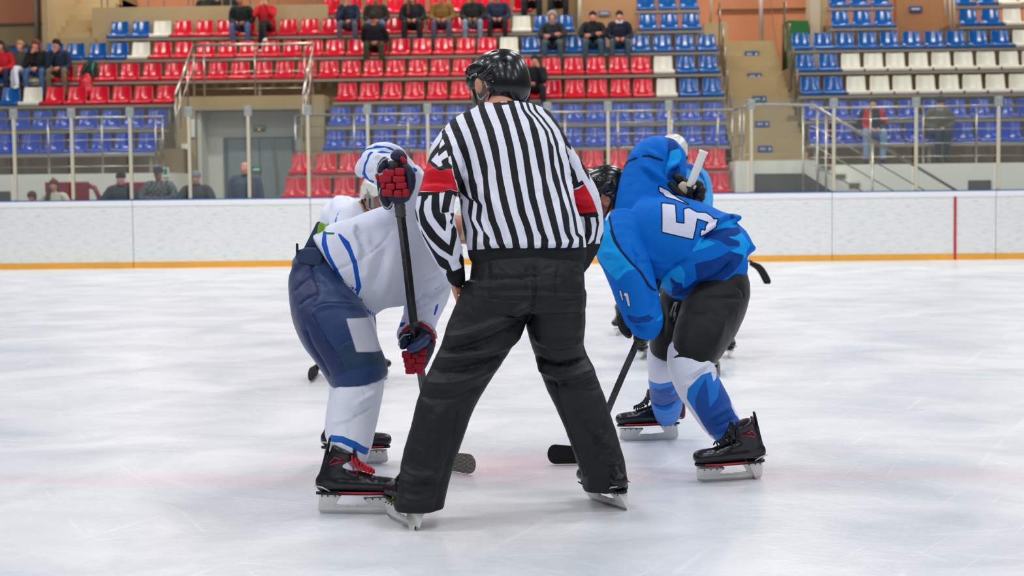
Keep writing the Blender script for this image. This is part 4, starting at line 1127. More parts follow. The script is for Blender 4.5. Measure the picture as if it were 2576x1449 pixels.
# --- jersey
Yj = 6.02
s = Sculpt(0.02)
s.chain([pn(1327, 655, 6.06, 144, .145), pn(1326, 628, 6.06, 147, .155), pn(1318, 590, 6.09, 147, .165), pn(1306, 540, 6.13, 144, .165), pn(1295, 480, 6.18, 141, .165),
         pn(1285, 420, 6.24, 144, .165), pn(1275, 365, 6.30, 140, .15), pn(1266, 320, 6.34, 112, .125), pn(1262, 285, 6.36, 80, .10), pn(1260, 256, 6.36, 52, .075)], sub=3, side=RT, pw=2.4, cap=0.004)
# shoulders
s.chain([pn(1225, 305, 6.34, 42, .07), pn(1170, 345, 6.26, 55, .085), pn(1128, 395, 6.18, 50, .085)], sub=3, side=RT)
s.chain([pn(1315, 310, 6.36, 42, .07), pn(1365, 350, 6.36, 50, .085), pn(1405, 405, 6.38, 46, .085)], sub=3, side=RT)
# near (left) arm
s.chain([pn(1140, 375, 6.20, 46, .085), pn(1120, 430, 6.10, 46, .085), pn(1102, 490, 6.02, 47, .085), pn(1094, 530, 5.97, 50, .082), pn(1105, 580, 5.96, 45, .075),
         pn(1129, 640, 5.99, 36, .062), pn(1147, 690, 6.02, 25, .048), pn(1156, 718, 6.03, 17, .034)], sub=3, side=RT, k=0.012, cap=0.006)
# far (right) arm
s.chain([pn(1395, 390, 6.40, 48, .085), pn(1432, 440, 6.46, 44, .08), pn(1462, 500, 6.50, 44, .08), pn(1478, 550, 6.52, 38, .075), pn(1482, 595, 6.50, 34, .065),
         pn(1470, 640, 6.44, 26, .05), pn(1452, 680, 6.36, 18, .036)], sub=3, side=RT, k=0.01, cap=0.006)
s.half(P(1262, 250, 6.36), (-.10, -.25, 1))
V, Q = s.mesh(0.006, 1)
uv = plan(V, Yj)
cr_t = [
    ([(1190, 500), (1215, 540), (1240, 600), (1238, 640)], -.005, 11), ([(1178, 530), (1195, 560), (1215, 590), (1222, 625)], .004, 10), ([(1200, 470), (1250, 520), (1290, 590)], .007, 12),
    ([(1440, 440), (1425, 520), (1395, 590)], .010, 12), ([(1455, 500), (1440, 570), (1425, 615)], -.010, 9), ([(1400, 380), (1390, 450), (1400, 530)], -.006, 12),
    ([(1300, 500), (1320, 560), (1330, 612)], -.007, 10), ([(1350, 480), (1365, 560), (1362, 612)], .007, 10), ([(1270, 560), (1280, 600), (1275, 620)], .007, 9),
    ([(1420, 330), (1440, 390), (1452, 440)], -.010, 9), ([(1405, 350), (1420, 410), (1432, 455)], .010, 9), ([(1150, 360), (1165, 400), (1178, 450)], -.009, 10),
    ([(1135, 345), (1150, 390), (1160, 440)], .007, 9), ([(1235, 300), (1240, 400), (1262, 480)], .004, 16), ([(1330, 300), (1345, 400), (1360, 460)], -.004, 16),
    ([(1185, 595), (1230, 612), (1290, 610)], .006, 6), ([(1340, 618), (1400, 612), (1460, 612)], .006, 6), ([(1176, 628), (1330, 622), (1470, 626)], -.006, 5),
    ([(1070, 440), (1105, 432), (1140, 440)], .008, 8), ([(1065, 460), (1100, 452), (1145, 462)], -.008, 7), ([(1060, 480), (1100, 472), (1140, 478)], .006, 8),
    ([(1105, 510), (1120, 530), (1140, 540)], -.006, 7), ([(1108, 540), (1125, 553), (1140, 556)], .004, 7), ([(1110, 562), (1128, 575), (1142, 578)], -.004, 7), ([(1108, 585), (1130, 598), (1145, 600)], .003, 7),
    ([(1065, 560), (1090, 600), (1120, 660)], .005, 10), ([(1085, 560), (1110, 610), (1135, 660)], -.004, 10), ([(1110, 650), (1130, 672), (1160, 680)], .006, 6), ([(1118, 672), (1140, 690), (1162, 692)], -.005, 5),
    ([(1440, 490), (1470, 505), (1500, 500)], .009, 8), ([(1445, 515), (1475, 528), (1510, 520)], -.009, 7), ([(1470, 560), (1490, 590), (1480, 630)], .007, 7)]
V = creases(V, Q, uv, cr_t)
V = rumple(V, Q, .0035, 22, 3, (1, 1, .6)); V = lap(V, Q, .25)
uv = plan(V, Yj)
# stripe borders on the back, left to right (left and right edge of every black stripe)
B_ = [
 (c1([(110, 570), (150, 640), (215, 800), (240, 950), (300, 1170), (355, 1417)]) + c2([(110, 150), (130, 300), (285, 430), (270, 600), (355, 870), (345, 1100)]),
  c1([(118, 565), (205, 690), (295, 905), (310, 1000), (385, 1170), (460, 1417)]) + c2([(215, 200), (280, 380), (355, 440), (330, 700), (430, 880), (415, 1100)])),
 (c1([(200, 470), (345, 770), (480, 1110), (550, 1340), (560, 1417)]) + c2([(272, 160), (330, 400), (410, 480), (395, 700), (510, 900), (510, 1050), (540, 1140)]),
  c1([(315, 405), (440, 660), (530, 900), (590, 1100), (660, 1417)]) + c2([(400, 200), (430, 420), (490, 500), (470, 720), (520, 860), (605, 970), (600, 1050), (640, 1120)])),
 (c1([(440, 350), (560, 620), (680, 960), (800, 1417)]) + c2([(515, 400), (540, 480), (580, 700), (640, 830), (710, 1050), (745, 1090)]),
  c1([(565, 310), (700, 640), (790, 900), (875, 1200), (885, 1417)]) + c2([(615, 400), (640, 520), (700, 730), (755, 850), (800, 1010), (840, 1100)])),
 (c1([(695, 255), (840, 640), (930, 960), (1010, 1300), (1020, 1417)]) + c2([(740, 400), (800, 620), (870, 820), (920, 970), (940, 1110)]),
  c1([(795, 205), (960, 580), (1050, 900), (1090, 1170), (1130, 1417)]) + c2([(850, 400), (910, 620), (970, 800), (1020, 980), (1045, 1110)])),
 (c1([(930, 155), (1080, 530), (1180, 900), (1250, 1300), (1270, 1417)]) + c2([(960, 350), (1010, 600), (1090, 800), (1140, 980), (1150, 1120)]),
  c1([(1060, 140), (1200, 500), (1300, 900), (1370, 1300), (1385, 1417)]) + c2([(1070, 350), (1120, 600), (1190, 780), (1235, 930), (1250, 1110)])),
 (c1([(1190, 150), (1330, 590), (1440, 1000), (1500, 1417)]) + c2([(1165, 400), (1240, 640), (1290, 850), (1345, 940), (1340, 1110)]),
  c1([(1305, 175), (1440, 590), (1520, 830), (1570, 1150), (1620, 1417)]) + c2([(1260, 350), (1330, 620), (1400, 880), (1450, 1000), (1440, 1115)])),
 (c1([(1410, 240), (1530, 440), (1640, 930), (1700, 1250), (1750, 1417)]) + c2([(1370, 350), (1430, 600), (1500, 850), (1555, 1050), (1550, 1115)]),
  c1([(1495, 290), (1600, 400), (1690, 610), (1755, 900), (1810, 1200), (1830, 1417)]) + c2([(1480, 350), (1550, 640), (1600, 850), (1650, 1050), (1615, 1125)])),
 (c1([(1660, 420), (1720, 500), (1790, 600), (1835, 740), (1880, 1100), (1930, 1417)]) + c2([(1600, 400), (1640, 660), (1680, 880), (1745, 1010), (1710, 1130)]),
  c1([(1765, 500), (1855, 620), (1895, 790), (1945, 880), (1960, 1170), (2040, 1417)]) + c2([(1660, 400), (1740, 640), (1765, 900), (1820, 1000), (1770, 1140)])),
 (c1([(1890, 590), (1930, 700), (1980, 880), (2040, 1180), (2075, 1417)]) + c2([(1730, 400), (1790, 620), (1840, 930), (1890, 970), (1885, 1140)]),
  c1([(1960, 650), (2030, 820), (2040, 960), (2110, 1180), (2140, 1417)]) + c2([(1770, 400), (1840, 640), (1880, 900), (1950, 960), (1960, 1140)])),
]
edges = []
for a, b in B_:
    for e in (a, b):
        e = np.array(e); o = np.argsort(e[:, 1]); edges.append(e[o])
yt = np.arange(240, 630.0)
TB = []
for j, e in enumerate(edges):
    col_ = np.interp(yt, e[:, 1], e[:, 0]); up_ = yt < e[0, 1]
    if j and up_.any():
        gap = e[0, 0] - np.interp(e[0, 1], yt, TB[-1]); col_[up_] = TB[-1][up_] + max(gap, 6)
    elif up_.any():
        col_[up_] = e[0, 0] + (yt[up_] - e[0, 1]) * .35
    if j: col_ = np.maximum(col_, TB[-1] + 3)
    TB.append(col_)
EX = np.stack([np.interp(uv[:, 1], yt, c_) for c_ in TB], 1)
xx = uv[:, 0]
dist = np.full(len(V), -1e3)
for j in range(0, EX.shape[1], 2):
    dist = np.maximum(dist, np.minimum(xx - EX[:, j], EX[:, j + 1] - xx))
# beyond the last borders the stripes simply go on round the body
for sgn, e0 in ((1, EX[:, -1]), (-1, EX[:, 0])):
    qd = (xx - e0) * sgn; m_ = qd > 0
    ph = np.mod(qd, 34.0); dd = np.where(ph < 17, -np.minimum(ph, 17 - ph), np.minimum(ph - 17, 34 - ph))
    dist[m_] = np.maximum(dist[m_], dd[m_])
# left sleeve (near) pattern
SLL = [(1098, 310), (1107, 318), (1112, 332), (1130, 370), (1137, 395), (1143, 425), (1153, 482), (1160, 520), (1166, 620), (1190, 720), (1140, 740), (1000, 740), (1000, 430), (1060, 340)]
slb = [c3([(480, 240), (510, 200), (545, 250), (600, 330), (640, 470), (700, 540), (715, 640), (640, 690), (600, 560), (565, 470), (520, 360), (500, 300)]),
       c3([(290, 680), (470, 430), (495, 370), (500, 300), (520, 360), (485, 440), (475, 530), (480, 550), (560, 470), (605, 560), (470, 685), (465, 600), (350, 745), (460, 825), (495, 860), (560, 830), (530, 770), (545, 740), (640, 685), (650, 780), (700, 830), (715, 890), (640, 890), (530, 930), (400, 860), (320, 790), (250, 785)]),
       c4([(60, 110), (90, 70), (440, 68), (560, 35), (650, 70), (680, 130), (650, 160), (595, 100), (560, 290), (500, 350), (460, 340), (500, 70), (425, 90), (440, 300), (420, 300), (380, 110), (280, 115), (190, 120), (105, 135), (70, 170)]),
       c4([(70, 165), (105, 130), (100, 270), (140, 400), (160, 500), (90, 380), (60, 240)]),
       c4([(190, 110), (285, 110), (280, 150), (235, 200), (225, 310), (270, 440), (400, 620), (565, 780), (590, 640), (590, 560), (620, 520), (570, 480), (575, 440), (600, 420), (570, 350), (620, 345), (610, 420), (610, 440), (600, 480), (650, 560), (660, 660), (620, 820), (600, 930), (440, 820), (300, 680), (180, 500), (155, 330), (180, 220)]),
       c4([(335, 110), (430, 90), (440, 310), (455, 350), (500, 350), (520, 400), (530, 470), (515, 600), (440, 510), (360, 400), (330, 300), (330, 170)]),
       c4([(500, 70), (595, 100), (560, 250), (560, 340), (460, 345), (490, 200)]),
       c4([(180, 560), (330, 800), (420, 900), (540, 980), (600, 1130), (640, 1130), (720, 1080), (680, 990), (700, 880), (730, 940), (800, 1040), (700, 1200), (640, 1360), (590, 1360), (510, 1170), (515, 1110), (420, 1060), (330, 880), (200, 640)])]
slr = [c3([(250, 785), (320, 790), (400, 860), (530, 930), (640, 888), (705, 890), (760, 1080), (800, 1260), (680, 1225), (540, 1275), (250, 1258), (130, 1275), (60, 1320), (40, 1200), (200, 850)])]
sdL = poly_sd(uv, SLL)
dL = polys_sd(uv, slb); rL = polys_sd(uv, slr)
wr = polys_sd(uv, [c4([(500, 1165), (600, 1130), (720, 1080), (770, 1020), (830, 1060), (700, 1400), (560, 1420)])])
dist = np.maximum(np.minimum(dist, 3 - sdL), np.minimum(np.maximum(dL, wr), sdL + 3))
red = np.minimum(rL, sdL + 3)
# right sleeve (far)
SLR = c5([(205, 100), (235, 180), (262, 300), (300, 380), (250, 640), (300, 760), (345, 930), (400, 1000), (405, 1130), (400, 1290), (560, 1290), (700, 1000), (500, 500), (330, 200), (240, 120)])
srb = [c5([(215, 130), (270, 250), (200, 290), (205, 310), (255, 385), (250, 420), (215, 500), (210, 440), (180, 340), (150, 280), (200, 240)]),
       c5([(290, 420), (300, 360), (330, 400), (370, 530), (410, 500), (440, 545), (300, 610), (310, 560), (250, 630), (280, 560), (300, 520)]),
       c5([(275, 700), (300, 700), (325, 770), (285, 740)]),
       c5([(320, 865), (580, 850), (605, 905), (560, 915), (385, 905), (380, 1000), (410, 1060), (415, 1130), (430, 1150), (385, 1090), (345, 960)]),
       c5([(430, 905), (500, 915), (520, 1010), (520, 1100), (470, 1210), (425, 1190), (450, 1080), (445, 960)]),
       c5([(560, 915), (590, 905), (605, 980), (560, 1200), (415, 1310), (415, 1290), (545, 1160), (575, 1000)]),
       c5([(400, 1160), (440, 1180), (470, 1220), (430, 1240), (400, 1250), (440, 1210)])]
srr = [c5([(285, 650), (300, 610), (370, 600), (440, 545), (520, 690), (585, 850), (380, 870), (330, 860), (275, 760), (275, 740), (330, 780), (300, 700)])]
sdR = np.where(V[:, 1] > 6.2, poly_sd(uv, SLR), -99.0)
dist = np.maximum(np.minimum(dist, 2 - sdR), np.minimum(polys_sd(uv, srb), sdR + 2)); red = np.maximum(np.minimum(red, -sdR), np.minimum(polys_sd(uv, srr), sdR + 2))
# black rib hem and collar
hem = uv[:, 1] - (622 + 6 * np.cos((uv[:, 0] - 1330) / 60.0) * 0 + np.where(uv[:, 0] < 1250, (1250 - uv[:, 0]) * .10, 0))
inT = (uv[:, 0] > 1172)
dist = np.where(inT, np.maximum(dist, hem), dist)
cpl = (V - P(1262, 250, 6.36)) @ _n((-.10, -.25, 1))
dist = np.maximum(dist, (cpl + .0015) * 660)
red = np.where(uv[:, 1] < 300, -99, red)
REFCLOTH = paint_mat('striped_jersey_cloth', srgb(226, 229, 244), [('blk', srgb(24, 27, 31)), ('red', srgb(206, 20, 42))], rough=0.75, folds=0.5, fscale=8, sheen=0.0)
jersey = obj_from('striped_jersey', V, Q, REFCLOTH, ref, {'blk': dist, 'red': red})
# --- trousers
s = Sculpt(0.03)
s.chain([pn(1327, 648, 6.06, 139, .135), pn(1326, 690, 6.04, 144, .15), pn(1325, 740, 6.02, 146, .16), pn(1325, 775, 6.02, 142, .155)], sub=2, side=RT, pw=2.4, cap=.01)
s.chain([pn(1255, 735, 6.02, 88, .13), pn(1228, 810, 6.0, 86, .13), pn(1170, 915, 5.97, 76, .115), pn(1128, 1000, 5.94, 71, .11), pn(1102, 1080, 5.92, 67, .11), pn(1072, 1180, 5.90, 66, .115), pn(1060, 1245, 5.90, 62, .11), pn(1053, 1300, 5.885, 60, .11)], sub=3, side=RT, cap=.008, pw=2.3)
s.chain([pn(1396, 735, 6.04, 75, .13), pn(1399, 810, 6.07, 73, .13), pn(1406, 880, 6.10, 64, .12), pn(1436, 955, 6.13, 63, .11), pn(1470, 1040, 6.17, 60, .105), pn(1502, 1130, 6.21, 59, .105), pn(1520, 1195, 6.24, 57, .105), pn(1524, 1255, 6.26, 57, .11)], sub=3, side=RT, cap=.008, pw=2.3)
s.half((0, 0, .066), (0, 0, -1))
V, Q = s.mesh(0.0068, 1); uv = plan(V, 5.95)
cr_p = [([(1340, 760), (1290, 790), (1200, 830), (1130, 850)], .010, 9), ([(1330, 790), (1280, 830), (1200, 860), (1110, 880)], -.010, 9), ([(1325, 820), (1270, 870), (1180, 890), (1095, 900)], .010, 10),
        ([(1280, 880), (1200, 915), (1085, 925)], -.009, 9), ([(1250, 915), (1170, 950), (1070, 960)], .008, 10), ([(1225, 960), (1150, 990), (1060, 990)], -.006, 9),
        ([(1335, 900), (1400, 925), (1490, 905)], -.016, 7), ([(1345, 925), (1420, 950), (1500, 935)], .012, 9), ([(1340, 850), (1400, 870), (1470, 860)], .008, 9),
        ([(1360, 960), (1400, 975), (1440, 965)], -.007, 8), ([(1430, 980), (1480, 990), (1520, 980)], .006, 9), ([(1390, 960), (1420, 1060), (1460, 1170), (1475, 1230)], -.012, 6), ([(1400, 960), (1432, 1060), (1470, 1170), (1485, 1230)], .009, 7),
        ([(1120, 1000), (1100, 1080), (1110, 1180)], .008, 14), ([(1160, 1000), (1150, 1100), (1120, 1200), (1105, 1280)], -.006, 10), ([(1010, 1160), (1060, 1180), (1120, 1170)], .008, 10), ([(1005, 1190), (1060, 1205), (1120, 1195)], -.007, 8), ([(1015, 1230), (1060, 1240), (1110, 1225)], .007, 9),
        ([(1470, 1060), (1500, 1100), (1540, 1110)], .008, 10), ([(1480, 1110), (1520, 1140), (1560, 1150)], -.007, 9), ([(1490, 1160), (1530, 1180), (1570, 1185)], .007, 9),
        ([(1228, 660), (1228, 745)], -.004, 3), ([(1228, 700), (1325, 695)], -.005, 3), ([(1228, 745), (1322, 752)], -.004, 3), ([(1325, 672), (1325, 752)], -.004, 3), ([(1405, 665), (1402, 745), (1460, 752)], -.004, 3),
        ([(1345, 665), (1345, 740), (1335, 790), (1328, 820)], -.007, 4), ([(1165, 700), (1150, 760), (1120, 850)], .008, 9), ([(1455, 690), (1460, 760), (1455, 850)], .006, 8)]
V = creases(V, Q, uv, cr_p); V = rumple(V, Q, .004, 17, 9)
PANTS = paint_mat('black_trouser_nylon', srgb(19, 21, 23), [], rough=0.55, bump=0.3, bscale=500, sheen=0.0, folds=0.55, fscale=11, spec=0.35)
trou = obj_from('trousers', V, Q, PANTS, ref)
mb = MB()
for x0, y0, x1, y1 in ((1230, 668, 1324, 698),):
    pass
# --- skates
lt, lh = PG(996, 1296), PG(1046, 1337)
for nm, toe_, heel_ in (('a', PG(978, 1302), PG(1051, 1335)), ('b', PG(1480, 1254), PG(1577, 1285))):
    fxd = _n(toe_ - heel_); toe_ = heel_ + fxd * 0.285
    lean = np.array([0.12, 0.10, 1.0]) if nm == 'a' else np.array([-0.42, 0.30, 1.0])
    sk = empty('skate', heel_, None, None); sk.parent = ref; sk.location = Vector(heel_) - ref.location
    # parts are built in world coordinates, so build under a stand-in and re-parent
    tmp = len(COL.objects)
    class _Pr: pass
    before = set(COL.objects)
    skate(None, toe_, heel_, lean, boot_h=.135, lace=BLKLACE, detail=True, trimm=STRAP)
    for o in list(COL.objects):
        if o not in before and o.parent is None:
            o.parent = sk; o.location = o.location - Vector(heel_)
tab = MB(); tab.obox(P(990, 1254, 5.97), RT * .006, FW * .004, UP * .017); tab.build('pull_tab', mat('lime_tab', srgb(150, 235, 20), 0.6), ref)['label'] = 'lime green pull tab on the skate'
# --- body: head, neck, hands
hc = P(1236, 212, 6.47)
look = _n((-0.72, 0.66, -0.30)); hs, hf, hu = rotm(look, (0.10, -0.05, 1))
def HP(a, b, c, o=None): return (hc if o is None else o) + hs * a + hf * b + hu * c
def head_skin(s, H, sc=1.0, hs=hs, hf=hf, hu=hu, neck=None, nose=True, ears=True):
    """H(a,b,c): side, forward, up from the centre of the skull (eye line at c=0)"""
    R = np.array([hs, hf, hu]); q = sc
    s.ell(H(0, -.012 * q, .035 * q), (.076 * q, .094 * q, .082 * q), R, k=.02)
    s.ell(H(0, .022 * q, -.030 * q), (.060 * q, .068 * q, .082 * q), R, k=.03)
    s.ell(H(0, .040 * q, -.085 * q), (.040 * q, .040 * q, .030 * q), R, k=.03)
    for sg in (-1, 1):
        s.ell(H(sg * .050 * q, .042 * q, -.020 * q), (.022 * q, .026 * q, .026 * q), R, k=.02)
        s.ell(H(sg * .030 * q, .098 * q, .002 * q), (.017 * q, .014 * q, .011 * q), R, k=.012, op='-')
        s.ell(H(sg * .030 * q, .083 * q, .001 * q), (.0145 * q, .0145 * q, .0145 * q), R, k=.004)
        if ears:
            s.ell(H(sg * .080 * q, -.006 * q, -.012 * q), (.014 * q, .021 * q, .033 * q), R, k=.005)
            s.ell(H(sg * .094 * q, -.002 * q, -.008 * q), (.009 * q, .011 * q, .020 * q), R, k=.003, op='-')
    if nose:
        s.seg(H(0, .086 * q, .004 * q), H(0, .108 * q, -.038 * q), .009 * q, .014 * q, k=.010)
        s.ell(H(0, .100 * q, -.042 * q), (.018 * q, .012 * q, .009 * q), R, k=.006)
    s.ell(H(0, .083 * q, -.066 * q), (.024 * q, .012 * q, .007 * q), R, k=.006)
    s.ell(H(0, .080 * q, -.078 * q), (.020 * q, .012 * q, .007 * q), R, k=.005)
s = Sculpt(.02)
hc = P(1236, 214, 6.47)
head_skin(s, HP)
nb_ = P(1262, 285, 6.38)
s.chain([(HP(0, -.02, -.03), .062, .064), (HP(0, -.03, -.10) * .5 + nb_ * .5, .062, .066), (nb_, .068, .075)], sub=2, side=RT, k=.03)
# the body under the clothes, down to the hand resting by the hip
s.chain([pn(1262, 320, 6.35, 70, .07), pn(1285, 420, 6.24, 100, .11), pn(1310, 560, 6.12, 105, .11), pn(1325, 700, 6.04, 100, .10)], sub=2, side=RT)
s.chain([pn(1180, 350, 6.26, 30, .05), pn(1110, 500, 6.02, 28, .045), pn(1095, 540, 5.98, 26, .04), pn(1135, 660, 6.02, 20, .03), pn(1152, 712, 6.03, 11, .020), pn(1152, 732, 6.03, 11, .022)], sub=2, side=RT, k=.01)
s.chain([pn(1380, 360, 6.38, 30, .05), pn(1460, 500, 6.50, 28, .045), pn(1474, 590, 6.50, 22, .04), pn(1450, 690, 6.36, 13, .022), pn(1440, 715, 6.34, 12, .02)], sub=2, side=RT, k=.01)
for lg in ([(1262, 740, 6.02), (1180, 910, 5.97), (1120, 1030, 5.95), (1060, 1250, 5.90)], [(1394, 740, 6.04), (1406, 890, 6.10), (1462, 1040, 6.17), (1525, 1215, 6.25)]):
    s.chain([pn(x, y, Yq, r_, r_ * .0016) for (x, y, Yq), r_ in zip(lg, (62, 48, 38, 30))], sub=2, side=RT, k=.02)
# fingers of both hands
def fingers(s, wrist, tip_dir, spread, curl, L=.085, r=.0085, k=.004):
    td = _n(tip_dir); sp = _n(spread); cu = _n(curl)
    for i, (off, ln) in enumerate(((-.030, .90), (-.010, 1.0), (.011, .94), (.030, .76))):
        b0 = wrist + sp * off + td * .02
        b1 = b0 + td * L * .42 * ln; b2 = b1 + _n(td + cu * .5) * L * .34 * ln; b3 = b2 + _n(td + cu * 1.1) * L * .24 * ln
        s.seg(b0, b1, r * 1.08, r, k=k); s.seg(b1, b2, r, r * .92, k=.003); s.seg(b2, b3, r * .92, r * .78, k=.003)
    t0 = wrist - sp * .030 - td * .035; t1 = t0 - sp * .028 + td * .03 + cu * .012; t2 = t1 + td * .03 + cu * .012
    s.seg(t0, t1, r * 1.25, r * 1.1, k=k); s.seg(t1, t2, r * 1.1, r * .85, k=.003)
hw_ = P(1152, 738, 6.03)
fingers(s, hw_, (0.25, 0.35, -1), (.2, 1, .3), (.9, .5, 0))
fingers(s, P(1438, 722, 6.34), (-0.3, .3, -1), (-.2, 1, .3), (-.9, .5, 0))
V, Q = s.mesh(0.0065, 1)
obj_from('body', V, Q, SKIN, ref)
# --- helmet
HC = P(1252, 198, 6.47)
helmet(ref, HC, hs, hf, hu, BLKG, BLKM, vox=.0036, guard=True)
# grey hair over the nape under the helmet
s = Sculpt(.01); s.ell(HP(0, -.045, -.030), (.070, .060, .060), np.array([hs, hf, hu])); s.half(HP(0, .01, 0), hf); s.half(HP(0, 0, -.062), -hu)
V, Q = s.mesh(.006, 1); obj_from('hair', V, Q, mat('grey_hair', srgb(120, 108, 98), 0.8, noise=.3, nscale=120), ref)
# ================================================================ shared: gloves, sticks
NAVYG = mat('navy_glove_fabric', srgb(28, 38, 66), 0.6, bump=.3, bscale=200, bdist=.001)
REDG = mat('red_glove_fabric', srgb(168, 12, 40), 0.75, bump=.3, bscale=400, bdist=.001)
GREYE = mat('grey_piping', srgb(176, 174, 186), 0.5)
BLKF = mat('black_glove_fabric', srgb(17, 18, 21), 0.65, bump=.3, bscale=200, bdist=.001)
PALM = mat('beige_palm_leather', srgb(206, 186, 158), 0.7)
SHAFT = mat('black_stick_shaft', srgb(30, 32, 33), 0.3, coat=.3)
SHAFTG = mat('worn_grey_shaft', srgb(70, 72, 66), 0.45, noise=.2, nscale=30)
TAPEW = mat('white_tape', srgb(240, 238, 230), 0.8, noise=.05, nscale=60)
TAPEB = mat('black_tape', srgb(14, 15, 17), 0.85)
def block(c, u, v, w_, parent, name, m, bev):
    return MB().obox(c, u, v, w_).build(name, m, parent, bevel=bev, seg=3, smooth=False)
def rblocks(rects, conv, Y, dep, parent, m, name='finger'):
    """padded finger rolls: each row of px rectangles is one finger of the glove"""
    for row in rects:
        mb = MB()
        for (x0, y0, x1, y1) in row:
            (a0, b0), (a1, b1) = conv([(x0, y0), (x1, y1)])
            c = P((a0 + a1) / 2, (b0 + b1) / 2, Y)
            hw_ = (a1 - a0) / 2 * Y / F; hh = (b1 - b0) / 2 * Y / F
            mb.obox(c, RT * hw_, UP * hh, FW * dep)
        o = mb.build(name, m, parent, bevel=min(.008, dep * .5), seg=3)
        for f in o.data.polygons: f.use_smooth = True
def sdf_part(name, m, parent, chains, vox=.005, k=.008, halves=(), relax=1, side=None):
    s = Sculpt(k)
    for ch in chains: s.chain(ch, sub=2, side=side if side is not None else RT, k=k)
    for h in halves: s.half(*h)
    V, Q = s.mesh(vox, relax); return obj_from(name, V, Q, m, parent)
def stick(label, pts, heel, tip, shaft_m, tape_m, root_z=None, wd=.012, th=.009, blade_h=.036, tape_len=.12, bottom_m=None, curve=(0, .02), marks=None, group=None):
    """shaft through pts (butt first) to the heel, blade heel->tip lying on the ice"""
    heel = np.array(heel); tip = np.array(tip)
    r = empty('hockey_stick', heel, label, 'hockey stick', group)
    sp = spline(pts + [heel + np.array([0, 0, .03])], 6)
    n = len(sp)
    cum = np.concatenate([[0], np.cumsum(np.linalg.norm(np.diff(sp, axis=0), axis=1))])
    it = int(np.searchsorted(cum, tape_len))
    MB().tube(list(sp[max(it - 1, 0):]), wd, 4, ry=th * 1.0, up=(0, 1, 0)).build('shaft', shaft_m, r, bevel=.002)
    tp = [sp[0] + (sp[max(it, 1)] - sp[0]) * q for q in np.linspace(0, 1, 22)]
    MB().tube(tp, [wd * (1.22 if i % 2 else 1.10) * (1.12 if i < 2 else 1) for i in range(22)], 10, ry=[th * (1.45 if i % 2 else 1.3) for i in range(22)], up=(0, 1, 0)).build('grip_tape', tape_m, r, smooth=True)
    ax = _n(tip - heel); L = np.linalg.norm(tip - heel); nz = _n(np.cross(ax, (0, 0, 1)))
    vs = []; fs = []; m_ = 26
    for i in range(m_):
        q = 1 - (1 - i / (m_ - 1)) ** 1.8
        hh = blade_h * (1.0 + .30 * q) * 2 * (1 if q < .80 else math.sqrt(max(0.01, 1 - ((q - .80) / .20) ** 2)))
        lift = (blade_h * (1.0 + .3 * q) * 2 - hh) * .5 * (1 if q > .8 else 0)
        c = heel + ax * L * q + nz * (curve[1] * q * q) + np.array([0, 0, .004 + lift])
        for (dz, dn) in ((0, -.004), (hh, -.004), (hh, .004), (0, .004)):
            vs.append(c + np.array([0, 0, dz]) + nz * dn)
    for i in range(m_ - 1):
        for k_ in range(4):
            a, b = i * 4 + k_, i * 4 + (k_ + 1) % 4
            fs.append((a, b, b + 4, a + 4))
    fs += [(0, 1, 2, 3), tuple(4 * (m_ - 1) + k_ for k_ in (3, 2, 1, 0))]
    MB().add(vs, fs).build('blade', bottom_m or TAPEB, r, bevel=.0015)
    return r

# ================================================================ PLAYER IN WHITE (left, front)
g1 = lambda pts: [(880 + x / 7.245, 340 + y / 7.245) for x, y in pts]
g2 = lambda pts: [(700 + x / 3.293, 540 + y / 3.293) for x, y in pts]
g3 = lambda pts: [(960 + x / 4.53, 640 + y / 4.53) for x, y in pts]
wp = empty('person', PG(890, 1290) * np.array([1, 1, 0]) , 'person in a white hockey jersey and navy shorts, bent over a black stick', 'person')
s = Sculpt(.02)
s.chain([pn(860, 697, 6.60, 130, .18), pn(884, 681, 6.61, 126, .20), pn(918, 666, 6.64, 119, .21), pn(972, 638, 6.70, 113, .20), pn(1035, 605, 6.75, 104, .19), pn(1090, 585, 6.80, 88, .16)], sub=3, side=UP, cap=.012, k=.03, pw=2.3)
s.chain([pn(985, 720, 6.66, 50, .12), pn(1010, 700, 6.68, 70, .12), pn(1060, 660, 6.74, 70, .13)], sub=2, side=RT, k=.04)
# raised near arm
s.chain([pn(1040, 560, 6.70, 74, .12), pn(1028, 500, 6.64, 58, .10), pn(1008, 450, 6.58, 50, .09), pn(975, 418, 6.52, 54, .085), pn(948, 412, 6.46, 50, .08), pn(962, 430, 6.40, 44, .06), pn(990, 445, 6.36, 36, .05)], sub=3, side=RT, k=.02)
s.ell(P(1045, 470, 6.66), (.045, .06, .09), None, k=.03)
s.ell(P(970, 385, 6.50), (.07, .07, .035), None, k=.03)
s.ell(P(905, 428, 6.47), (.022, .05, .03), None, k=.03)
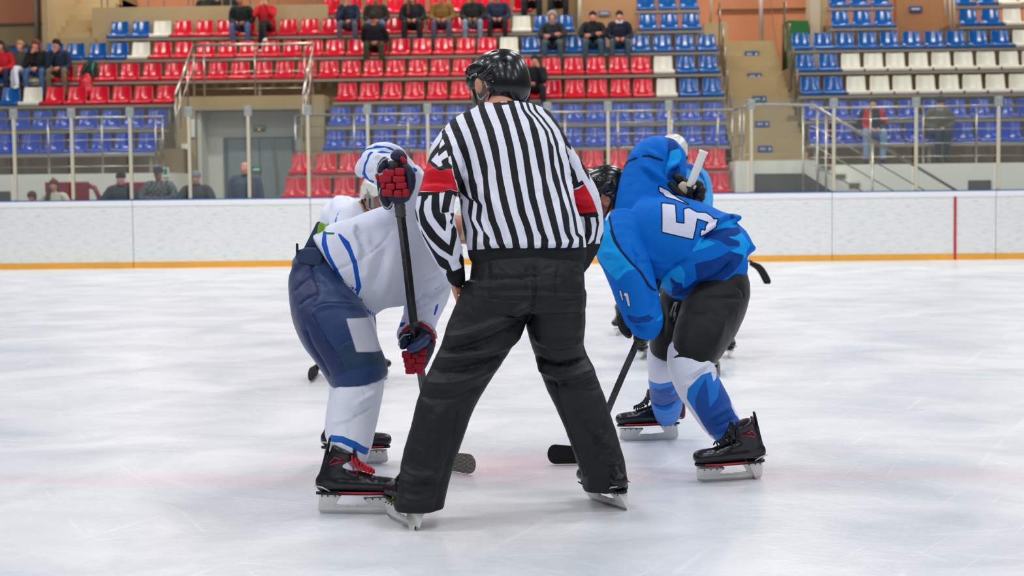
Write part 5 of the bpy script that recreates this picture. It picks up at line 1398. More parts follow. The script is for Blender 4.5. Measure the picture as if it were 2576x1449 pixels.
# far arm down to the lower hand
s.chain([pn(1105, 610, 6.86, 62, .12), pn(1090, 680, 6.84, 58, .11), pn(1072, 745, 6.80, 56, .10), pn(1060, 790, 6.74, 46, .09), pn(1046, 830, 6.68, 46, .085), pn(1036, 850, 6.64, 46, .08)], sub=3, side=RT, k=.012, cap=.015)
V, Q = s.mesh(.0062, 1)
WY = lambda V: 6.42 + .24 * np.clip((P(1010, 730, 6.6)[2] - V[:, 2]) / .05, 0, 1) * np.clip((V[:, 0] - P(975, 760, 6.6)[0]) / .05, 0, 1)
uv = plan(V, WY(V))
V = creases(V, Q, uv, [
    (g2([(560, 100), (620, 180), (660, 300), (640, 420)]), .008, 9), (g2([(600, 110), (700, 260), (760, 380)]), -.008, 10), (g2([(700, 150), (740, 300), (700, 480)]), .006, 10), (g2([(820, 200), (760, 420), (690, 600)]), .007, 12),
    (g2([(880, 240), (860, 400), (780, 640)]), -.007, 12), (g2([(960, 200), (900, 500), (800, 800)]), .006, 14), (g2([(390, 530), (480, 460), (620, 400), (760, 320), (860, 230), (920, 120)]), -.005, 3),
    (g2([(580, 96), (600, 100), (640, 150)]), .014, 6), (g3([(520, 200), (600, 180), (680, 130)]), .006, 6), (g3([(400, 360), (520, 330), (600, 270)]), -.008, 7), (g3([(420, 430), (560, 420), (720, 330)]), .009, 7), (g3([(400, 480), (560, 490), (740, 400)]), -.009, 7),
    (g3([(180, 720), (300, 640), (480, 560), (660, 510)]), -.009, 6), (g3([(190, 680), (330, 600), (500, 540)]), .008, 7), (g3([(220, 840), (300, 760), (480, 680), (610, 620)]), -.008, 6), (g3([(200, 780), (320, 700)]), .008, 7),
    (g3([(500, 250), (560, 180), (600, 60)]), .005, 9), (g3([(560, 260), (640, 180), (680, 80)]), -.005, 9),
    (g1([(300, 690), (420, 670), (500, 600)]), -.006, 4), (g1([(470, 480), (520, 410), (600, 440)]), .010, 6), (g1([(540, 450), (600, 480)]), -.010, 5), (g1([(300, 260), (500, 240), (740, 320)]), -.005, 5), (g1([(520, 140), (700, 170), (980, 340)]), .005, 6),
    (g1([(720, 1280), (660, 1449)]), .005, 5), (g1([(1060, 500), (1200, 700), (1300, 800)]), .006, 8), (g1([(1180, 560), (1290, 740)]), -.006, 6)])
V = rumple(V, Q, .006, 15, 21, (1, 1, .7)); V = lap(V, Q, .25); uv = plan(V, WY(V))
bl = .9 + polys_sd(uv, [g2([(348, 140), (375, 150), (385, 220), (420, 330), (490, 460), (540, 550), (520, 540), (460, 485), (400, 370), (350, 250)]),
                   g2([(480, 160), (500, 165), (580, 230), (650, 390), (685, 600), (650, 680), (645, 560), (620, 410), (580, 310), (520, 220)]),
                   g1([(130, 450), (160, 380), (260, 260), (420, 225), (470, 190), (620, 205), (740, 225), (810, 275), (780, 280), (640, 220), (520, 235), (420, 240), (280, 270), (220, 330), (200, 400)]),
                   g1([(235, 710), (270, 650), (290, 520), (340, 440), (345, 370), (390, 310), (440, 315), (380, 370), (355, 470), (310, 570), (300, 690), (380, 820), (480, 840), (470, 865), (400, 850), (330, 800)]),
                   g1([(220, 765), (260, 760), (330, 810), (300, 835)]), g1([(520, 315), (580, 290), (640, 305), (740, 322), (600, 328)]), g1([(1110, 580), (1160, 600), (1190, 640), (1150, 660)]),
                   g3([(150, 790), (280, 765), (250, 810), (125, 835)]), g3([(140, 1020), (190, 1000), (200, 1060)]), g3([(590, 690), (610, 600), (630, 575), (625, 620), (600, 700)])])
# chequered ribbon along the hem
hemline = g2([(600, 600), (660, 690), (700, 780), (780, 870)])
d = line_d(uv, hemline); al = (uv[:, 0] * .55 + uv[:, 1] * .83); ch = np.where((np.mod(al, 7) < 3.5) ^ (np.mod(uv[:, 0] * .83 - uv[:, 1] * .55, 7) < 3.5), 1.0, -1.0)
bl = np.maximum(bl, np.minimum(6 - d, ch * 1.5))
grn = polys_sd(uv, [g2([(365, 148), (450, 152), (450, 168), (385, 168)])])
JW = paint_mat('white_jersey_cloth', srgb(222, 226, 242), [('blu', srgb(18, 84, 184)), ('grn', srgb(14, 110, 84))], rough=.75, folds=.55, fscale=8, sheen=0.0)
obj_from('white_jersey', V, Q, JW, wp, {'blu': bl, 'grn': grn})
# shorts
s = Sculpt(.03)
s.chain([pn(768, 664, 6.66, 36, .15), pn(800, 690, 6.66, 62, .15), pn(828, 722, 6.64, 82, .15)], sub=2, side=_n(RT + UP * .35), k=.03)
s.chain([pn(800, 715, 6.64, 76, .15), pn(815, 765, 6.54, 86, .15), pn(840, 820, 6.44, 89, .15), pn(872, 880, 6.42, 82, .145), pn(897, 930, 6.40, 77, .14), pn(904, 955, 6.40, 72, .135)], sub=3, side=RT, k=.03, cap=.008, pw=2.4)
s.chain([pn(830, 720, 6.75, 76, .13), pn(860, 800, 6.84, 78, .13), pn(890, 900, 6.90, 68, .12)], sub=2, side=RT, k=.03, cap=.01)
V, Q = s.mesh(.0075, 1); uv = plan(V, 6.3)
V = creases(V, Q, uv, [(g2([(210, 400), (250, 520), (320, 640), (280, 740)]), -.007, 4), (g2([(80, 660), (140, 590), (250, 510)]), -.005, 3), (g2([(140, 770), (200, 710), (320, 650)]), -.006, 3), (g2([(280, 800), (340, 770), (500, 740), (640, 770)]), .009, 7), (g2([(270, 780), (400, 740), (620, 750)]), -.010, 4),
     (g2([(215, 940), (270, 1080), (360, 1220), (420, 1350)]), -.008, 4), (g2([(275, 820), (380, 980), (490, 1140), (570, 1280)]), -.005, 3), (g2([(490, 1120), (540, 1060), (620, 1030)]), -.004, 3), (g2([(330, 620), (440, 650), (560, 700)]), .007, 7), (g2([(320, 560), (420, 640), (600, 720)]), -.006, 6),
     (g2([(250, 480), (350, 560), (500, 660)]), .006, 8)])
V = rumple(V, Q, .003, 14, 5); uv = plan(V, 6.3)
patch = poly_sd(uv, g2([(565, 862), (725, 865), (790, 960), (860, 1140), (655, 1130)]))
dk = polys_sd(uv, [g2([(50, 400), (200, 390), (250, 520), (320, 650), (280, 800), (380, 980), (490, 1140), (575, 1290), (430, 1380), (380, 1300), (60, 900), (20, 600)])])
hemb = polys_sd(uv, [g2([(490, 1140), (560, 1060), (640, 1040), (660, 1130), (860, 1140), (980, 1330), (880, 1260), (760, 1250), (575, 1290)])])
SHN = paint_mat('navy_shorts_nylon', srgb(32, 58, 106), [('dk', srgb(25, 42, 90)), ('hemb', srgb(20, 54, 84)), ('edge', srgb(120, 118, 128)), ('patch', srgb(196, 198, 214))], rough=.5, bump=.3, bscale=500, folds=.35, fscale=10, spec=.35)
obj_from('navy_shorts', V, Q, SHN, wp, {'dk': dk, 'hemb': hemb, 'edge': patch + 1.6, 'patch': patch})
# waistband, back pad, belt tongue
NV = mat('navy_waistband', srgb(36, 56, 92), .6, bump=.3, bscale=200)
def slab(name, m, pts, Y, dep, bev, par):
    o = MB().prism([P(x, y, Y) for x, y in pts], FW * dep).build(name, m, par, bevel=bev, seg=3)
    for f_ in o.data.polygons: f_.use_smooth = False
    return o
slab('waistband', NV, [(741, 646), (746, 630), (770, 622), (800, 622), (812, 648), (806, 672), (775, 668), (746, 658)], 6.50, .26, .012, wp)
slab('back_pad', NV, [(762, 628), (776, 600), (789, 574), (797, 558), (803, 556), (806, 575), (806, 640)], 6.54, .20, .010, wp)
o = slab('pad_lining', mat('lime_lining', srgb(116, 166, 28), .7), [(797, 594), (799, 566), (806, 558), (814, 562), (815, 578), (812, 592)], 6.52, .16, .006, wp); o['label'] = 'lime green lining of the back pad'
slab('buckle', BLKM, [(744, 636), (744, 612), (749, 612), (750, 634)], 6.49, .02, .002, wp)
# socks
def sock(root, nodes, name, m, layers, Y0, extra=(), vox=.0055, seed=1, hem=None):
    s = Sculpt(.012); s.chain(nodes, sub=3, side=RT, cap=.01, pw=2.2)
    V, Q = s.mesh(vox, 1); uv = plan(V, Y0); V = creases(V, Q, uv, extra); V = rumple(V, Q, .0025, 26, seed); uv = plan(V, Y0)
    return obj_from(name, V, Q, m, root, {k_: f(uv) for k_, f in layers.items()})
g4 = lambda pts: [(760 + x / 2.734, 850 + y / 2.734) for x, y in pts]
SKW = paint_mat('white_sock_knit', srgb(222, 226, 240), [('blu', srgb(18, 88, 180)), ('gry', srgb(140, 146, 172))], rough=.75, folds=.5, fscale=16)
sock(wp, [pn(905, 915, 6.42, 60, .105), pn(908, 960, 6.38, 59, .11), pn(893, 1020, 6.34, 63, .112), pn(883, 1080, 6.30, 60, .105), pn(878, 1130, 6.22, 52, .085), pn(874, 1160, 6.17, 42, .06), pn(868, 1185, 6.14, 32, .045)], 'white_sock', SKW,
     {'blu': lambda u: polys_sd(u, [g4([(180, 690), (200, 665), (290, 665), (380, 700), (460, 760), (450, 800), (360, 740), (280, 705), (180, 708)])]),
      'gry': lambda u: polys_sd(u, [g4([(225, 740), (300, 755), (380, 800), (435, 850), (425, 880), (370, 870), (300, 800), (230, 790)])])}, 6.2,
     [(g4([(240, 290), (300, 250), (420, 240), (540, 220)]), .006, 6), (g4([(230, 330), (330, 340), (480, 330)]), -.006, 5), (g4([(350, 470), (440, 420), (500, 380)]), .005, 6), (g4([(330, 560), (420, 520), (490, 480)]), -.005, 6), (g4([(180, 600), (300, 570), (340, 560)]), .004, 5)])
sock(wp, [pn(880, 930, 6.98, 50, .10), pn(876, 1000, 7.06, 50, .10), pn(862, 1070, 7.18, 45, .085), pn(856, 1110, 7.27, 34, .05)], 'white_sock', SKW, {'blu': lambda u: -99 + 0 * u[:, 0], 'gry': lambda u: -99 + 0 * u[:, 0]}, 6.9, seed=4)
TAPEC = mat('clear_shin_tape', srgb(226, 230, 240), .12, bump=1.0, bscale=90, bdist=.004, spec=.8)
def skate_on(root, toe_px, heel_px, lean, L=.30, **kw):
    toe_, heel_ = PG(*toe_px), PG(*heel_px); fx = _n(toe_ - heel_); toe_ = heel_ + fx * L
    sk = empty('skate', heel_); sk.parent = root; sk.location = Vector(heel_) - root.location
    before = set(COL.objects); skate(None, toe_, heel_, np.array(lean), **kw)
    for o in list(COL.objects):
        if o not in before and o.parent is None: o.parent = sk; o.location = o.location - Vector(heel_)
    return sk
skate_on(wp, (992, 1292), (806, 1291), (.12, .05, 1), L=.285, boot_h=.165, lace=REDLACE)
skate_on(wp, (972, 1166), (818, 1168), (.05, .0, 1), L=.285, boot_h=.19, lace=REDLACE)
# top glove
G = empty('glove', P(998, 460, 6.32)); G.parent = wp; G.location = G.location - wp.location
def loc_parts(fn, par):
    before = set(COL.objects); fn()
    wl = wloc(par)
    for o in list(COL.objects):
        if o not in before and o.parent is None: o.parent = par; o.location = o.location - wl
def _topglove():
    sdf_part('palm', NAVYG, None, [[pn(1000, 425, 6.34, 30, .035), pn(1000, 460, 6.34, 38, .040), pn(1002, 495, 6.34, 32, .032)], [pn(1020, 418, 6.30, 10, .03), pn(1032, 440, 6.30, 13, .03), pn(1033, 470, 6.30, 11, .03), pn(1024, 492, 6.31, 9, .028)]], .005)
    sdf_part('thumb', NAVYG, None, [[pn(990, 394, 6.30, 9, .02), pn(1000, 390, 6.30, 14, .025), pn(1012, 396, 6.31, 12, .022), pn(1014, 415, 6.32, 9, .02)]], .0045)
    o = sdf_part('thumb_patch', REDG, None, [[pn(1010, 397, 6.285, 5, .012), pn(1020, 408, 6.285, 6, .012)]], .004); o['label'] = 'red patch on the thumb'
    sdf_part('cuff', NAVYG, None, [[pn(968, 402, 6.34, 8, .02), pn(962, 418, 6.33, 13, .025), pn(955, 432, 6.34, 8, .02)], [pn(955, 455, 6.34, 8, .018), pn(962, 485, 6.34, 11, .02), pn(974, 512, 6.34, 14, .02), pn(976, 520, 6.34, 9, .014)]], .0045)
    mb = MB().tube([P(x, y, 6.31) for x, y in g1([(555, 960), (535, 1050), (540, 1180), (600, 1290), (690, 1340), (740, 1290), (780, 1200)])], .0035, 6); mb.build('piping', GREYE, None, smooth=True)
    mb = MB().tube([P(x, y, 6.31) for x, y in g1([(500, 650), (520, 560), (600, 460), (680, 420), (720, 440)])], .003, 6); mb.build('piping', GREYE, None, smooth=True)
    rblocks([[(600, 635, 822, 765), (826, 600, 1012, 742)], [(535, 722, 770, 872), (785, 742, 1018, 872)], [(565, 855, 652, 972), (656, 878, 832, 1002), (840, 858, 1046, 990)], [(586, 980, 790, 1112), (806, 1002, 958, 1132), (962, 978, 1088, 1122)]],
            lambda p: g1(p), 6.285, .022, None, REDG)
    sdf_part('side_patch', REDG, None, [[pn(948, 441, 6.32, 5, .012), pn(951, 455, 6.32, 3, .01)]], .004)
loc_parts(_topglove, G)
G2 = empty('glove', P(1050, 880, 6.6)); G2.parent = wp; G2.location = G2.location - wp.location
def _lowglove():
    sdf_part('palm', NAVYG, None, [[pn(1060, 838, 6.60, 26, .05), pn(1062, 862, 6.58, 34, .05), pn(1056, 890, 6.58, 30, .045), pn(1050, 915, 6.58, 24, .04)]], .0055)
    sdf_part('knuckle_roll', mat('slate_blue_leather', srgb(52, 66, 112), .45), None, [[pn(1030, 878, 6.52, 8, .02), pn(1048, 872, 6.51, 10, .022), pn(1064, 862, 6.51, 10, .022), pn(1076, 850, 6.53, 8, .02)]], .0045)
    sdf_part('cuff', NAVYG, None, [[pn(1012, 848, 6.58, 10, .03), pn(1020, 862, 6.56, 13, .03), pn(1012, 872, 6.56, 8, .02)], [pn(1022, 840, 6.60, 10, .04), pn(1050, 826, 6.60, 12, .05), pn(1080, 838, 6.60, 12, .05)]], .005)
    mb = MB().tube([P(x, y, 6.545) for x, y in g3([(235, 880), (300, 820), (380, 790), (460, 790), (540, 840), (590, 920), (605, 1010)])], .010, 8, ry=.006); o = mb.build('cuff_binding', REDG, None, smooth=True); o['label'] = 'red cuff binding'
    mb = MB().tube([P(x, y, 6.55) for x, y in g3([(400, 765), (480, 760), (560, 800), (610, 880), (625, 960)])], .008, 8, ry=.005); o = mb.build('cuff_edge', mat('pale_cuff_ribbon', srgb(200, 190, 214), .7), None, smooth=True)
    mb = MB().tube([P(x, y, 6.52) for x, y in g3([(195, 1040), (200, 980), (250, 920), (330, 910)])], .003, 6); mb.build('piping', GREYE, None, smooth=True)
    rblocks([[(232, 1098, 342, 1182), (344, 1108, 428, 1182), (430, 1062, 518, 1152)], [(250, 1168, 290, 1240), (286, 1176, 388, 1244), (390, 1148, 505, 1236)], [(262, 1226, 362, 1296), (362, 1236, 486, 1306)], [(272, 1286, 390, 1364), (394, 1288, 474, 1364)]],
            lambda p: g3(p), 6.55, .022, None, REDG)
loc_parts(_lowglove, G2)
# body
wl = _n((0.90, .05, -.55)); a_, b_, c_ = rotm(wl)
whc = P(1222, 566, 6.98)
WH = lambda a, b, c: whc + a_ * a + b_ * b + c_ * c
s = Sculpt(.02); head_skin(s, WH, 1.0, a_, b_, c_)
s.chain([(WH(0, -.02, -.06), .055, .06), pn(1150, 578, 6.90, 36, .07), pn(1040, 600, 6.76, 70, .10), pn(930, 665, 6.66, 82, .12), pn(840, 730, 6.56, 60, .11)], sub=2, side=UP)
s.chain([pn(1035, 540, 6.68, 30, .05), pn(1005, 450, 6.58, 26, .045), pn(955, 415, 6.46, 22, .035), pn(990, 450, 6.35, 18, .03), pn(1000, 462, 6.335, 22, .025)], sub=2)
s.chain([pn(1100, 620, 6.84, 30, .05), pn(1085, 720, 6.81, 26, .045), pn(1055, 820, 6.68, 22, .03), pn(1055, 880, 6.58, 20, .03)], sub=2)
s.chain([pn(815, 740, 6.50, 52, .09), pn(895, 930, 6.42, 36, .07), pn(882, 1080, 6.30, 30, .05), pn(866, 1190, 6.14, 17, .03)], sub=2)
s.chain([pn(840, 740, 6.74, 50, .09), pn(885, 920, 6.95, 34, .07), pn(862, 1060, 7.18, 28, .05), pn(856, 1110, 7.27, 16, .03)], sub=2)
V, Q = s.mesh(.008, 1); obj_from('body', V, Q, SKIN2, wp)
WSH = mat('white_helmet_shell', srgb(222, 222, 212), .3, coat=.2)
helmet(wp, WH(0, 0, .0), a_, b_, c_, WSH, BLKM, vox=.008, straps=True)
sdf_part('chin_cup', mat('cream_chin_cup', srgb(196, 190, 160), .5), wp, [[pn(1163, 560, 6.80, 3, .006), pn(1166, 585, 6.79, 4, .006), pn(1163, 600, 6.80, 7, .008)]], .004)
st = stick('black stick held upright by the front player in white', [P(992, 404, 6.31), P(1003, 500, 6.35), P(1022, 650, 6.43), P(1046, 850, 6.55)], PG(1096, 1180), PG(1204, 1196), SHAFT, SHAFTG, wd=.019, th=.011, tape_len=.20, blade_h=.036, bottom_m=None)
TPW = mat('worn_pale_blade_tape', srgb(150, 146, 130), .85)
t = NT(TPW); tcq = t.node('ShaderNodeTexCoord'); br = t.node('ShaderNodeTexBrick'); br.inputs['Scale'].default_value = 42; br.inputs['Color1'].default_value = srgb(176, 172, 156); br.inputs['Color2'].default_value = srgb(150, 146, 130)
br.inputs['Mortar'].default_value = srgb(74, 74, 70); br.inputs['Mortar Size'].default_value = .06
mpq = t.node('ShaderNodeMapping'); mpq.inputs['Rotation'].default_value = (math.radians(90), 0, 0); t.link(tcq.outputs['Object'], mpq.inputs['Vector']); t.link(mpq.outputs[0], br.inputs['Vector']); t.link(br.outputs[0], t.b.inputs['Base Color'])
for ch_ in st.children:
    if ch_.name.startswith('blade'): ch_.data.materials[0] = TPW; ch_['label'] = 'blade wrapped in worn pale tape'
# ================================================================ PLAYER IN BLUE (right, front)
h4 = lambda pts: [(1480 + x / 4.83, 320 + y / 4.83) for x, y in pts]
h5 = lambda pts: [(1480 + x / 4.141, 580 + y / 4.141) for x, y in pts]
h7 = lambda pts: [(1520 + x / 5.574, 720 + y / 5.574) for x, y in pts]
h8 = lambda pts: [(1600 + x / 5.367, 860 + y / 5.367) for x, y in pts]
bp = empty('person', PG(1800, 1210) * np.array([1, 1, 0]), 'person in a blue hockey jersey with number 51 bent over a stick', 'person')
s = Sculpt(.02)
s.chain([pn(1592, 560, 7.22, 74, .16), pn(1640, 588, 7.20, 106, .19), pn(1700, 612, 7.20, 116, .20), pn(1755, 632, 7.22, 114, .20), pn(1802, 644, 7.24, 102, .19), pn(1832, 640, 7.26, 86, .17)], sub=3, side=UP, cap=.02, k=.03, pw=2.25)
s.chain([pn(1800, 560, 7.26, 24, .12), pn(1840, 551, 7.26, 10, .11), pn(1856, 549, 7.26, 5, .10)], sub=1, side=UP, k=.03, cap=.01)
s.chain([pn(1830, 620, 7.26, 70, .15), pn(1866, 622, 7.26, 44, .13), pn(1884, 624, 7.26, 16, .11), pn(1891, 625, 7.26, 5, .10)], sub=2, side=UP, k=.02, cap=.01)
s.chain([pn(1735, 735, 7.18, 18, .12), pn(1790, 728, 7.20, 20, .13), pn(1845, 685, 7.22, 18, .12)], sub=2, side=UP, k=.03)
s.ell(P(1725, 722, 7.18), (.085, .13, .05), np.array([_n((1, 0, .2)), _n((0, 1, 0)), _n((-.2, 0, 1))]), k=.03)
# raised far arm with the elbow on top
s.chain([pn(1612, 540, 7.28, 66, .14), pn(1622, 480, 7.30, 66, .12), pn(1640, 430, 7.32, 66, .11), pn(1662, 396, 7.34, 60, .10), pn(1688, 410, 7.36, 34, .08), pn(1700, 440, 7.34, 24, .06)], sub=3, side=RT, k=.025)
s.chain([pn(1690, 400, 7.34, 30, .07), pn(1693, 440, 7.32, 30, .07), pn(1690, 470, 7.30, 26, .06), pn(1660, 520, 7.26, 36, .08)], sub=2, side=RT, k=.02)
# near arm down
s.chain([pn(1572, 575, 7.16, 58, .13), pn(1562, 625, 7.08, 57, .12), pn(1580, 680, 7.02, 58, .11), pn(1600, 740, 6.98, 56, .10), pn(1616, 790, 6.95, 52, .09), pn(1622, 820, 6.93, 46, .08), pn(1616, 846, 6.93, 32, .06)], sub=3, side=RT, k=.012, cap=.012)
s.ell(P(1640, 800, 6.96), (.045, .06, .05), None, k=.03)
s.ell(P(1530, 632, 7.10), (.045, .09, .06), None, k=.03)
V, Q = s.mesh(.0064, 1)
BY = lambda V: 7.03 + .19 * np.clip((V[:, 2] - P(1650, 510, 7.1)[2]) / .12, 0, 1) - .16 * np.clip((P(1600, 680, 7)[2] - V[:, 2]) / .1, 0, 1) * np.clip((P(1680, 780, 7)[0] - V[:, 0]) / .05, 0, 1)
uv = plan(V, BY(V))
V = creases(V, Q, uv, [
    (h4([(650, 440), (800, 560), (920, 640), (975, 720)]), .010, 8), (h4([(600, 470), (760, 600), (880, 720)]), -.008, 9), (h4([(760, 230), (740, 290), (900, 420)]), .007, 7), (h4([(940, 480), (1050, 460), (1120, 400)]), .008, 6), (h4([(950, 560), (1060, 500), (1130, 450)]), -.008, 6),
    (h4([(960, 100), (985, 300), (945, 500), (980, 720)]), -.008, 9), (h4([(800, 80), (900, 250), (940, 420)]), .005, 10), (h4([(600, 250), (560, 380), (480, 420)]), .006, 9),
    (h4([(1340, 1340), (1500, 1220), (1700, 1120), (1830, 1100)]), .012, 7), (h4([(1360, 1360), (1560, 1230), (1760, 1090)]), -.012, 6), (h4([(1480, 1060), (1560, 1130), (1740, 1080)]), .009, 6), (h4([(1300, 1449), (1500, 1300), (1800, 1180)]), -.010, 8),
    (h5([(1170, 60), (1090, 220), (980, 330)]), .009, 8), (h5([(1130, 120), (1000, 300), (820, 420), (760, 540)]), -.008, 9), (h5([(440, 120), (500, 260), (500, 320), (520, 420)]), -.009, 8), (h5([(500, 320), (700, 330), (900, 360), (1000, 310)]), -.004, 4), (h5([(560, 200), (700, 320), (900, 420)]), .006, 10),
    (h5([(1000, 640), (1130, 510), (1300, 430), (1450, 280), (1440, 220)]), .011, 8), (h5([(950, 660), (1150, 550), (1350, 440), (1500, 300)]), -.011, 7), (h5([(1060, 690), (1250, 600), (1450, 480), (1560, 340)]), .008, 6), (h5([(900, 700), (1050, 650), (1200, 560)]), -.008, 6),
    (h5([(100, 200), (200, 230), (330, 210)]), .006, 9), (h5([(120, 260), (230, 300), (340, 290)]), -.006, 8), (h5([(230, 380), (260, 300), (340, 250)]), .007, 8), (h5([(300, 500), (320, 400), (400, 340)]), -.007, 7),
    (h5([(640, 480), (700, 620), (740, 760)]), .008, 8), (h5([(600, 500), (660, 640), (690, 760), (640, 860)]), -.008, 8), (h5([(430, 900), (520, 960), (600, 980)]), .008, 6), (h5([(440, 970), (520, 1010), (600, 1040)]), -.008, 6), (h5([(620, 900), (620, 1000), (600, 1080)]), .006, 6), (h5([(700, 760), (760, 770)]), .006, 5)])
V = rumple(V, Q, .006, 14, 33, (1, 1, .8)); V = lap(V, Q, .25); uv = plan(V, BY(V))
num = polys_sd(uv, [h4([(905, 925), (1060, 945), (1060, 1158), (1166, 1175), (1172, 1000), (1230, 985), (1330, 1040), (1440, 1045), (1510, 1092), (1530, 1122), (1582, 1122), (1558, 1165), (1562, 1215), (1365, 1320), (1360, 1290), (1375, 1245), (1420, 1265), (1432, 1205), (1472, 1155), (1322, 1105), (1300, 1200), (1262, 1355), (895, 1268)]),
                    h4([(872, 722), (990, 775), (1100, 865), (1225, 935), (1085, 880), (1062, 872), (965, 845), (932, 800), (885, 780)]),
                    h5([(372, 650), (414, 657), (438, 795), (414, 788), (392, 690), (374, 682)]), h5([(326, 618), (344, 626), (342, 642), (352, 668), (368, 740), (356, 738), (338, 675), (328, 650)])])
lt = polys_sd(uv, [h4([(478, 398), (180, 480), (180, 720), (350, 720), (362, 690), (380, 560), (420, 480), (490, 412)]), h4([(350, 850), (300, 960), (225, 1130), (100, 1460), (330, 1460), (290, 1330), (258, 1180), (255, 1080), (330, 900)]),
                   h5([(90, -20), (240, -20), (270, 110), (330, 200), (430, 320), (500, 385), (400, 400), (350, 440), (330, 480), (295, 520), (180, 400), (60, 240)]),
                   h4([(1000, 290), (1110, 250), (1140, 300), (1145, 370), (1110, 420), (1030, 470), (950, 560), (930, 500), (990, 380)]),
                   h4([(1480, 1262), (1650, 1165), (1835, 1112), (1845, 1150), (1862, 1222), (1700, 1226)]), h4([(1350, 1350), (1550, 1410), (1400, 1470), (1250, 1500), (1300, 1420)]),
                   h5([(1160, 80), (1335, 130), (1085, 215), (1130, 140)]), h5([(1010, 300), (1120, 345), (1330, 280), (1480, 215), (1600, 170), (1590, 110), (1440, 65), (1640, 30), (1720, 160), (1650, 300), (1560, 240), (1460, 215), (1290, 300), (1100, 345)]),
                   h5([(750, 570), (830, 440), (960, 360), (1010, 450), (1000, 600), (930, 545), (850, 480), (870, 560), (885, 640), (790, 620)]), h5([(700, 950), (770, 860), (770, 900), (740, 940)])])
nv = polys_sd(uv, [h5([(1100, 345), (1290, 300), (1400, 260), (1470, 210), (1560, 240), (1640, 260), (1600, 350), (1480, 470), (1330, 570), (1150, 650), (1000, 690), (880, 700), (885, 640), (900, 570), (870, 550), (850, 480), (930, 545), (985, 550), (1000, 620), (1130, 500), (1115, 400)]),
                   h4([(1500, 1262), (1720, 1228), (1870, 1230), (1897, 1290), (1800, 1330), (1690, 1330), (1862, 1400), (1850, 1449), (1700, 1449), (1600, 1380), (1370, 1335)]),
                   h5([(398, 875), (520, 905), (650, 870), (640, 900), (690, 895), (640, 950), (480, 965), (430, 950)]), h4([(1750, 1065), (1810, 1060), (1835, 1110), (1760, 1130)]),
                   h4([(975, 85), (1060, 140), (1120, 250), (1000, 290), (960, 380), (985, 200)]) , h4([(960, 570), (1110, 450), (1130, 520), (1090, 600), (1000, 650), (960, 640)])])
d1 = line_sd(uv, h4([(900, 402), (800, 372), (740, 350), (670, 350)]), 3.2)
d1 = np.maximum(d1, line_sd(uv, h4([(590, 372), (490, 412), (410, 510), (385, 600), (368, 690)]), 2.6))
d1 = np.maximum(d1, line_sd(uv, h4([(258, 1090), (285, 1250), (320, 1360), (370, 1449)]), 2.6))
d1 = np.maximum(d1, line_sd(uv, h5([(235, 0), (270, 110), (330, 200), (430, 320), (530, 420), (620, 560), (660, 605), (700, 625)]), 3.2))
wt = line_sd(uv, h4([(350, 840), (330, 900), (270, 1020), (222, 1130)]), 2.0)
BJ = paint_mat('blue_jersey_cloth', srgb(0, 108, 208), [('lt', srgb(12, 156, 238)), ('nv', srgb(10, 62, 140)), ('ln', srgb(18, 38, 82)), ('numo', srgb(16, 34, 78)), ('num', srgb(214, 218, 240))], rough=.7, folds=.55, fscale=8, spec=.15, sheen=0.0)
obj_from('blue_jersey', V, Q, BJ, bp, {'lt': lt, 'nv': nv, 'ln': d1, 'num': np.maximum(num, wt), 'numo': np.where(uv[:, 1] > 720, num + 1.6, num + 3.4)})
# shorts
s = Sculpt(.03)
s.chain([pn(1815, 690, 7.24, 62, .15), pn(1812, 735, 7.20, 74, .16), pn(1790, 790, 7.12, 76, .15), pn(1762, 850, 7.04, 68, .135), pn(1742, 895, 7.00, 60, .125), pn(1738, 912, 7.0, 52, .12)], sub=3, side=RT, cap=.008, k=.03, pw=2.3)
s.chain([pn(1752, 715, 7.30, 70, .14), pn(1712, 790, 7.34, 62, .13), pn(1690, 850, 7.36, 54, .12), pn(1680, 886, 7.38, 48, .115)], sub=3, side=RT, cap=.008, k=.02, pw=2.3)
s.chain([pn(1740, 680, 7.26, 80, .15), pn(1790, 700, 7.26, 90, .16)], sub=1, side=RT, k=.03)
V, Q = s.mesh(.0075, 1); uv = plan(V, 7.0)
V = creases(V, Q, uv, [(h7([(930, 400), (880, 600), (885, 800)]), -.008, 7), (h7([(990, 200), (980, 500), (960, 700)]), .007, 10), (h7([(1350, 150), (1700, 160), (1980, 180)]), -.004, 5), (h7([(1860, 0), (1960, 80), (1990, 200)]), -.004, 3),
                      (h7([(1700, 300), (1600, 600), (1480, 900)]), .006, 14), (h7([(1150, 360), (1300, 380), (1450, 370)]), -.004, 6)])
V = rumple(V, Q, .003, 14, 8)
obj_from('black_shorts', V, Q, paint_mat('black_shorts_cloth', srgb(11, 12, 15), [], rough=.6, folds=.3, fscale=9, spec=.3), bp)
mb = MB()
for pts in ([(900, 745), (870, 820), (845, 880), (850, 905)], [(925, 745), (900, 830), (885, 890), (880, 950), (900, 935), (905, 850)], [(915, 745), (880, 800), (858, 900)]):
    mb.tube([P(x, y, 7.03) for x, y in h5(pts)], .003, 6)
mb.build('drawstring', mat('grey_drawstring', srgb(110, 112, 116), .8), bp, smooth=True)
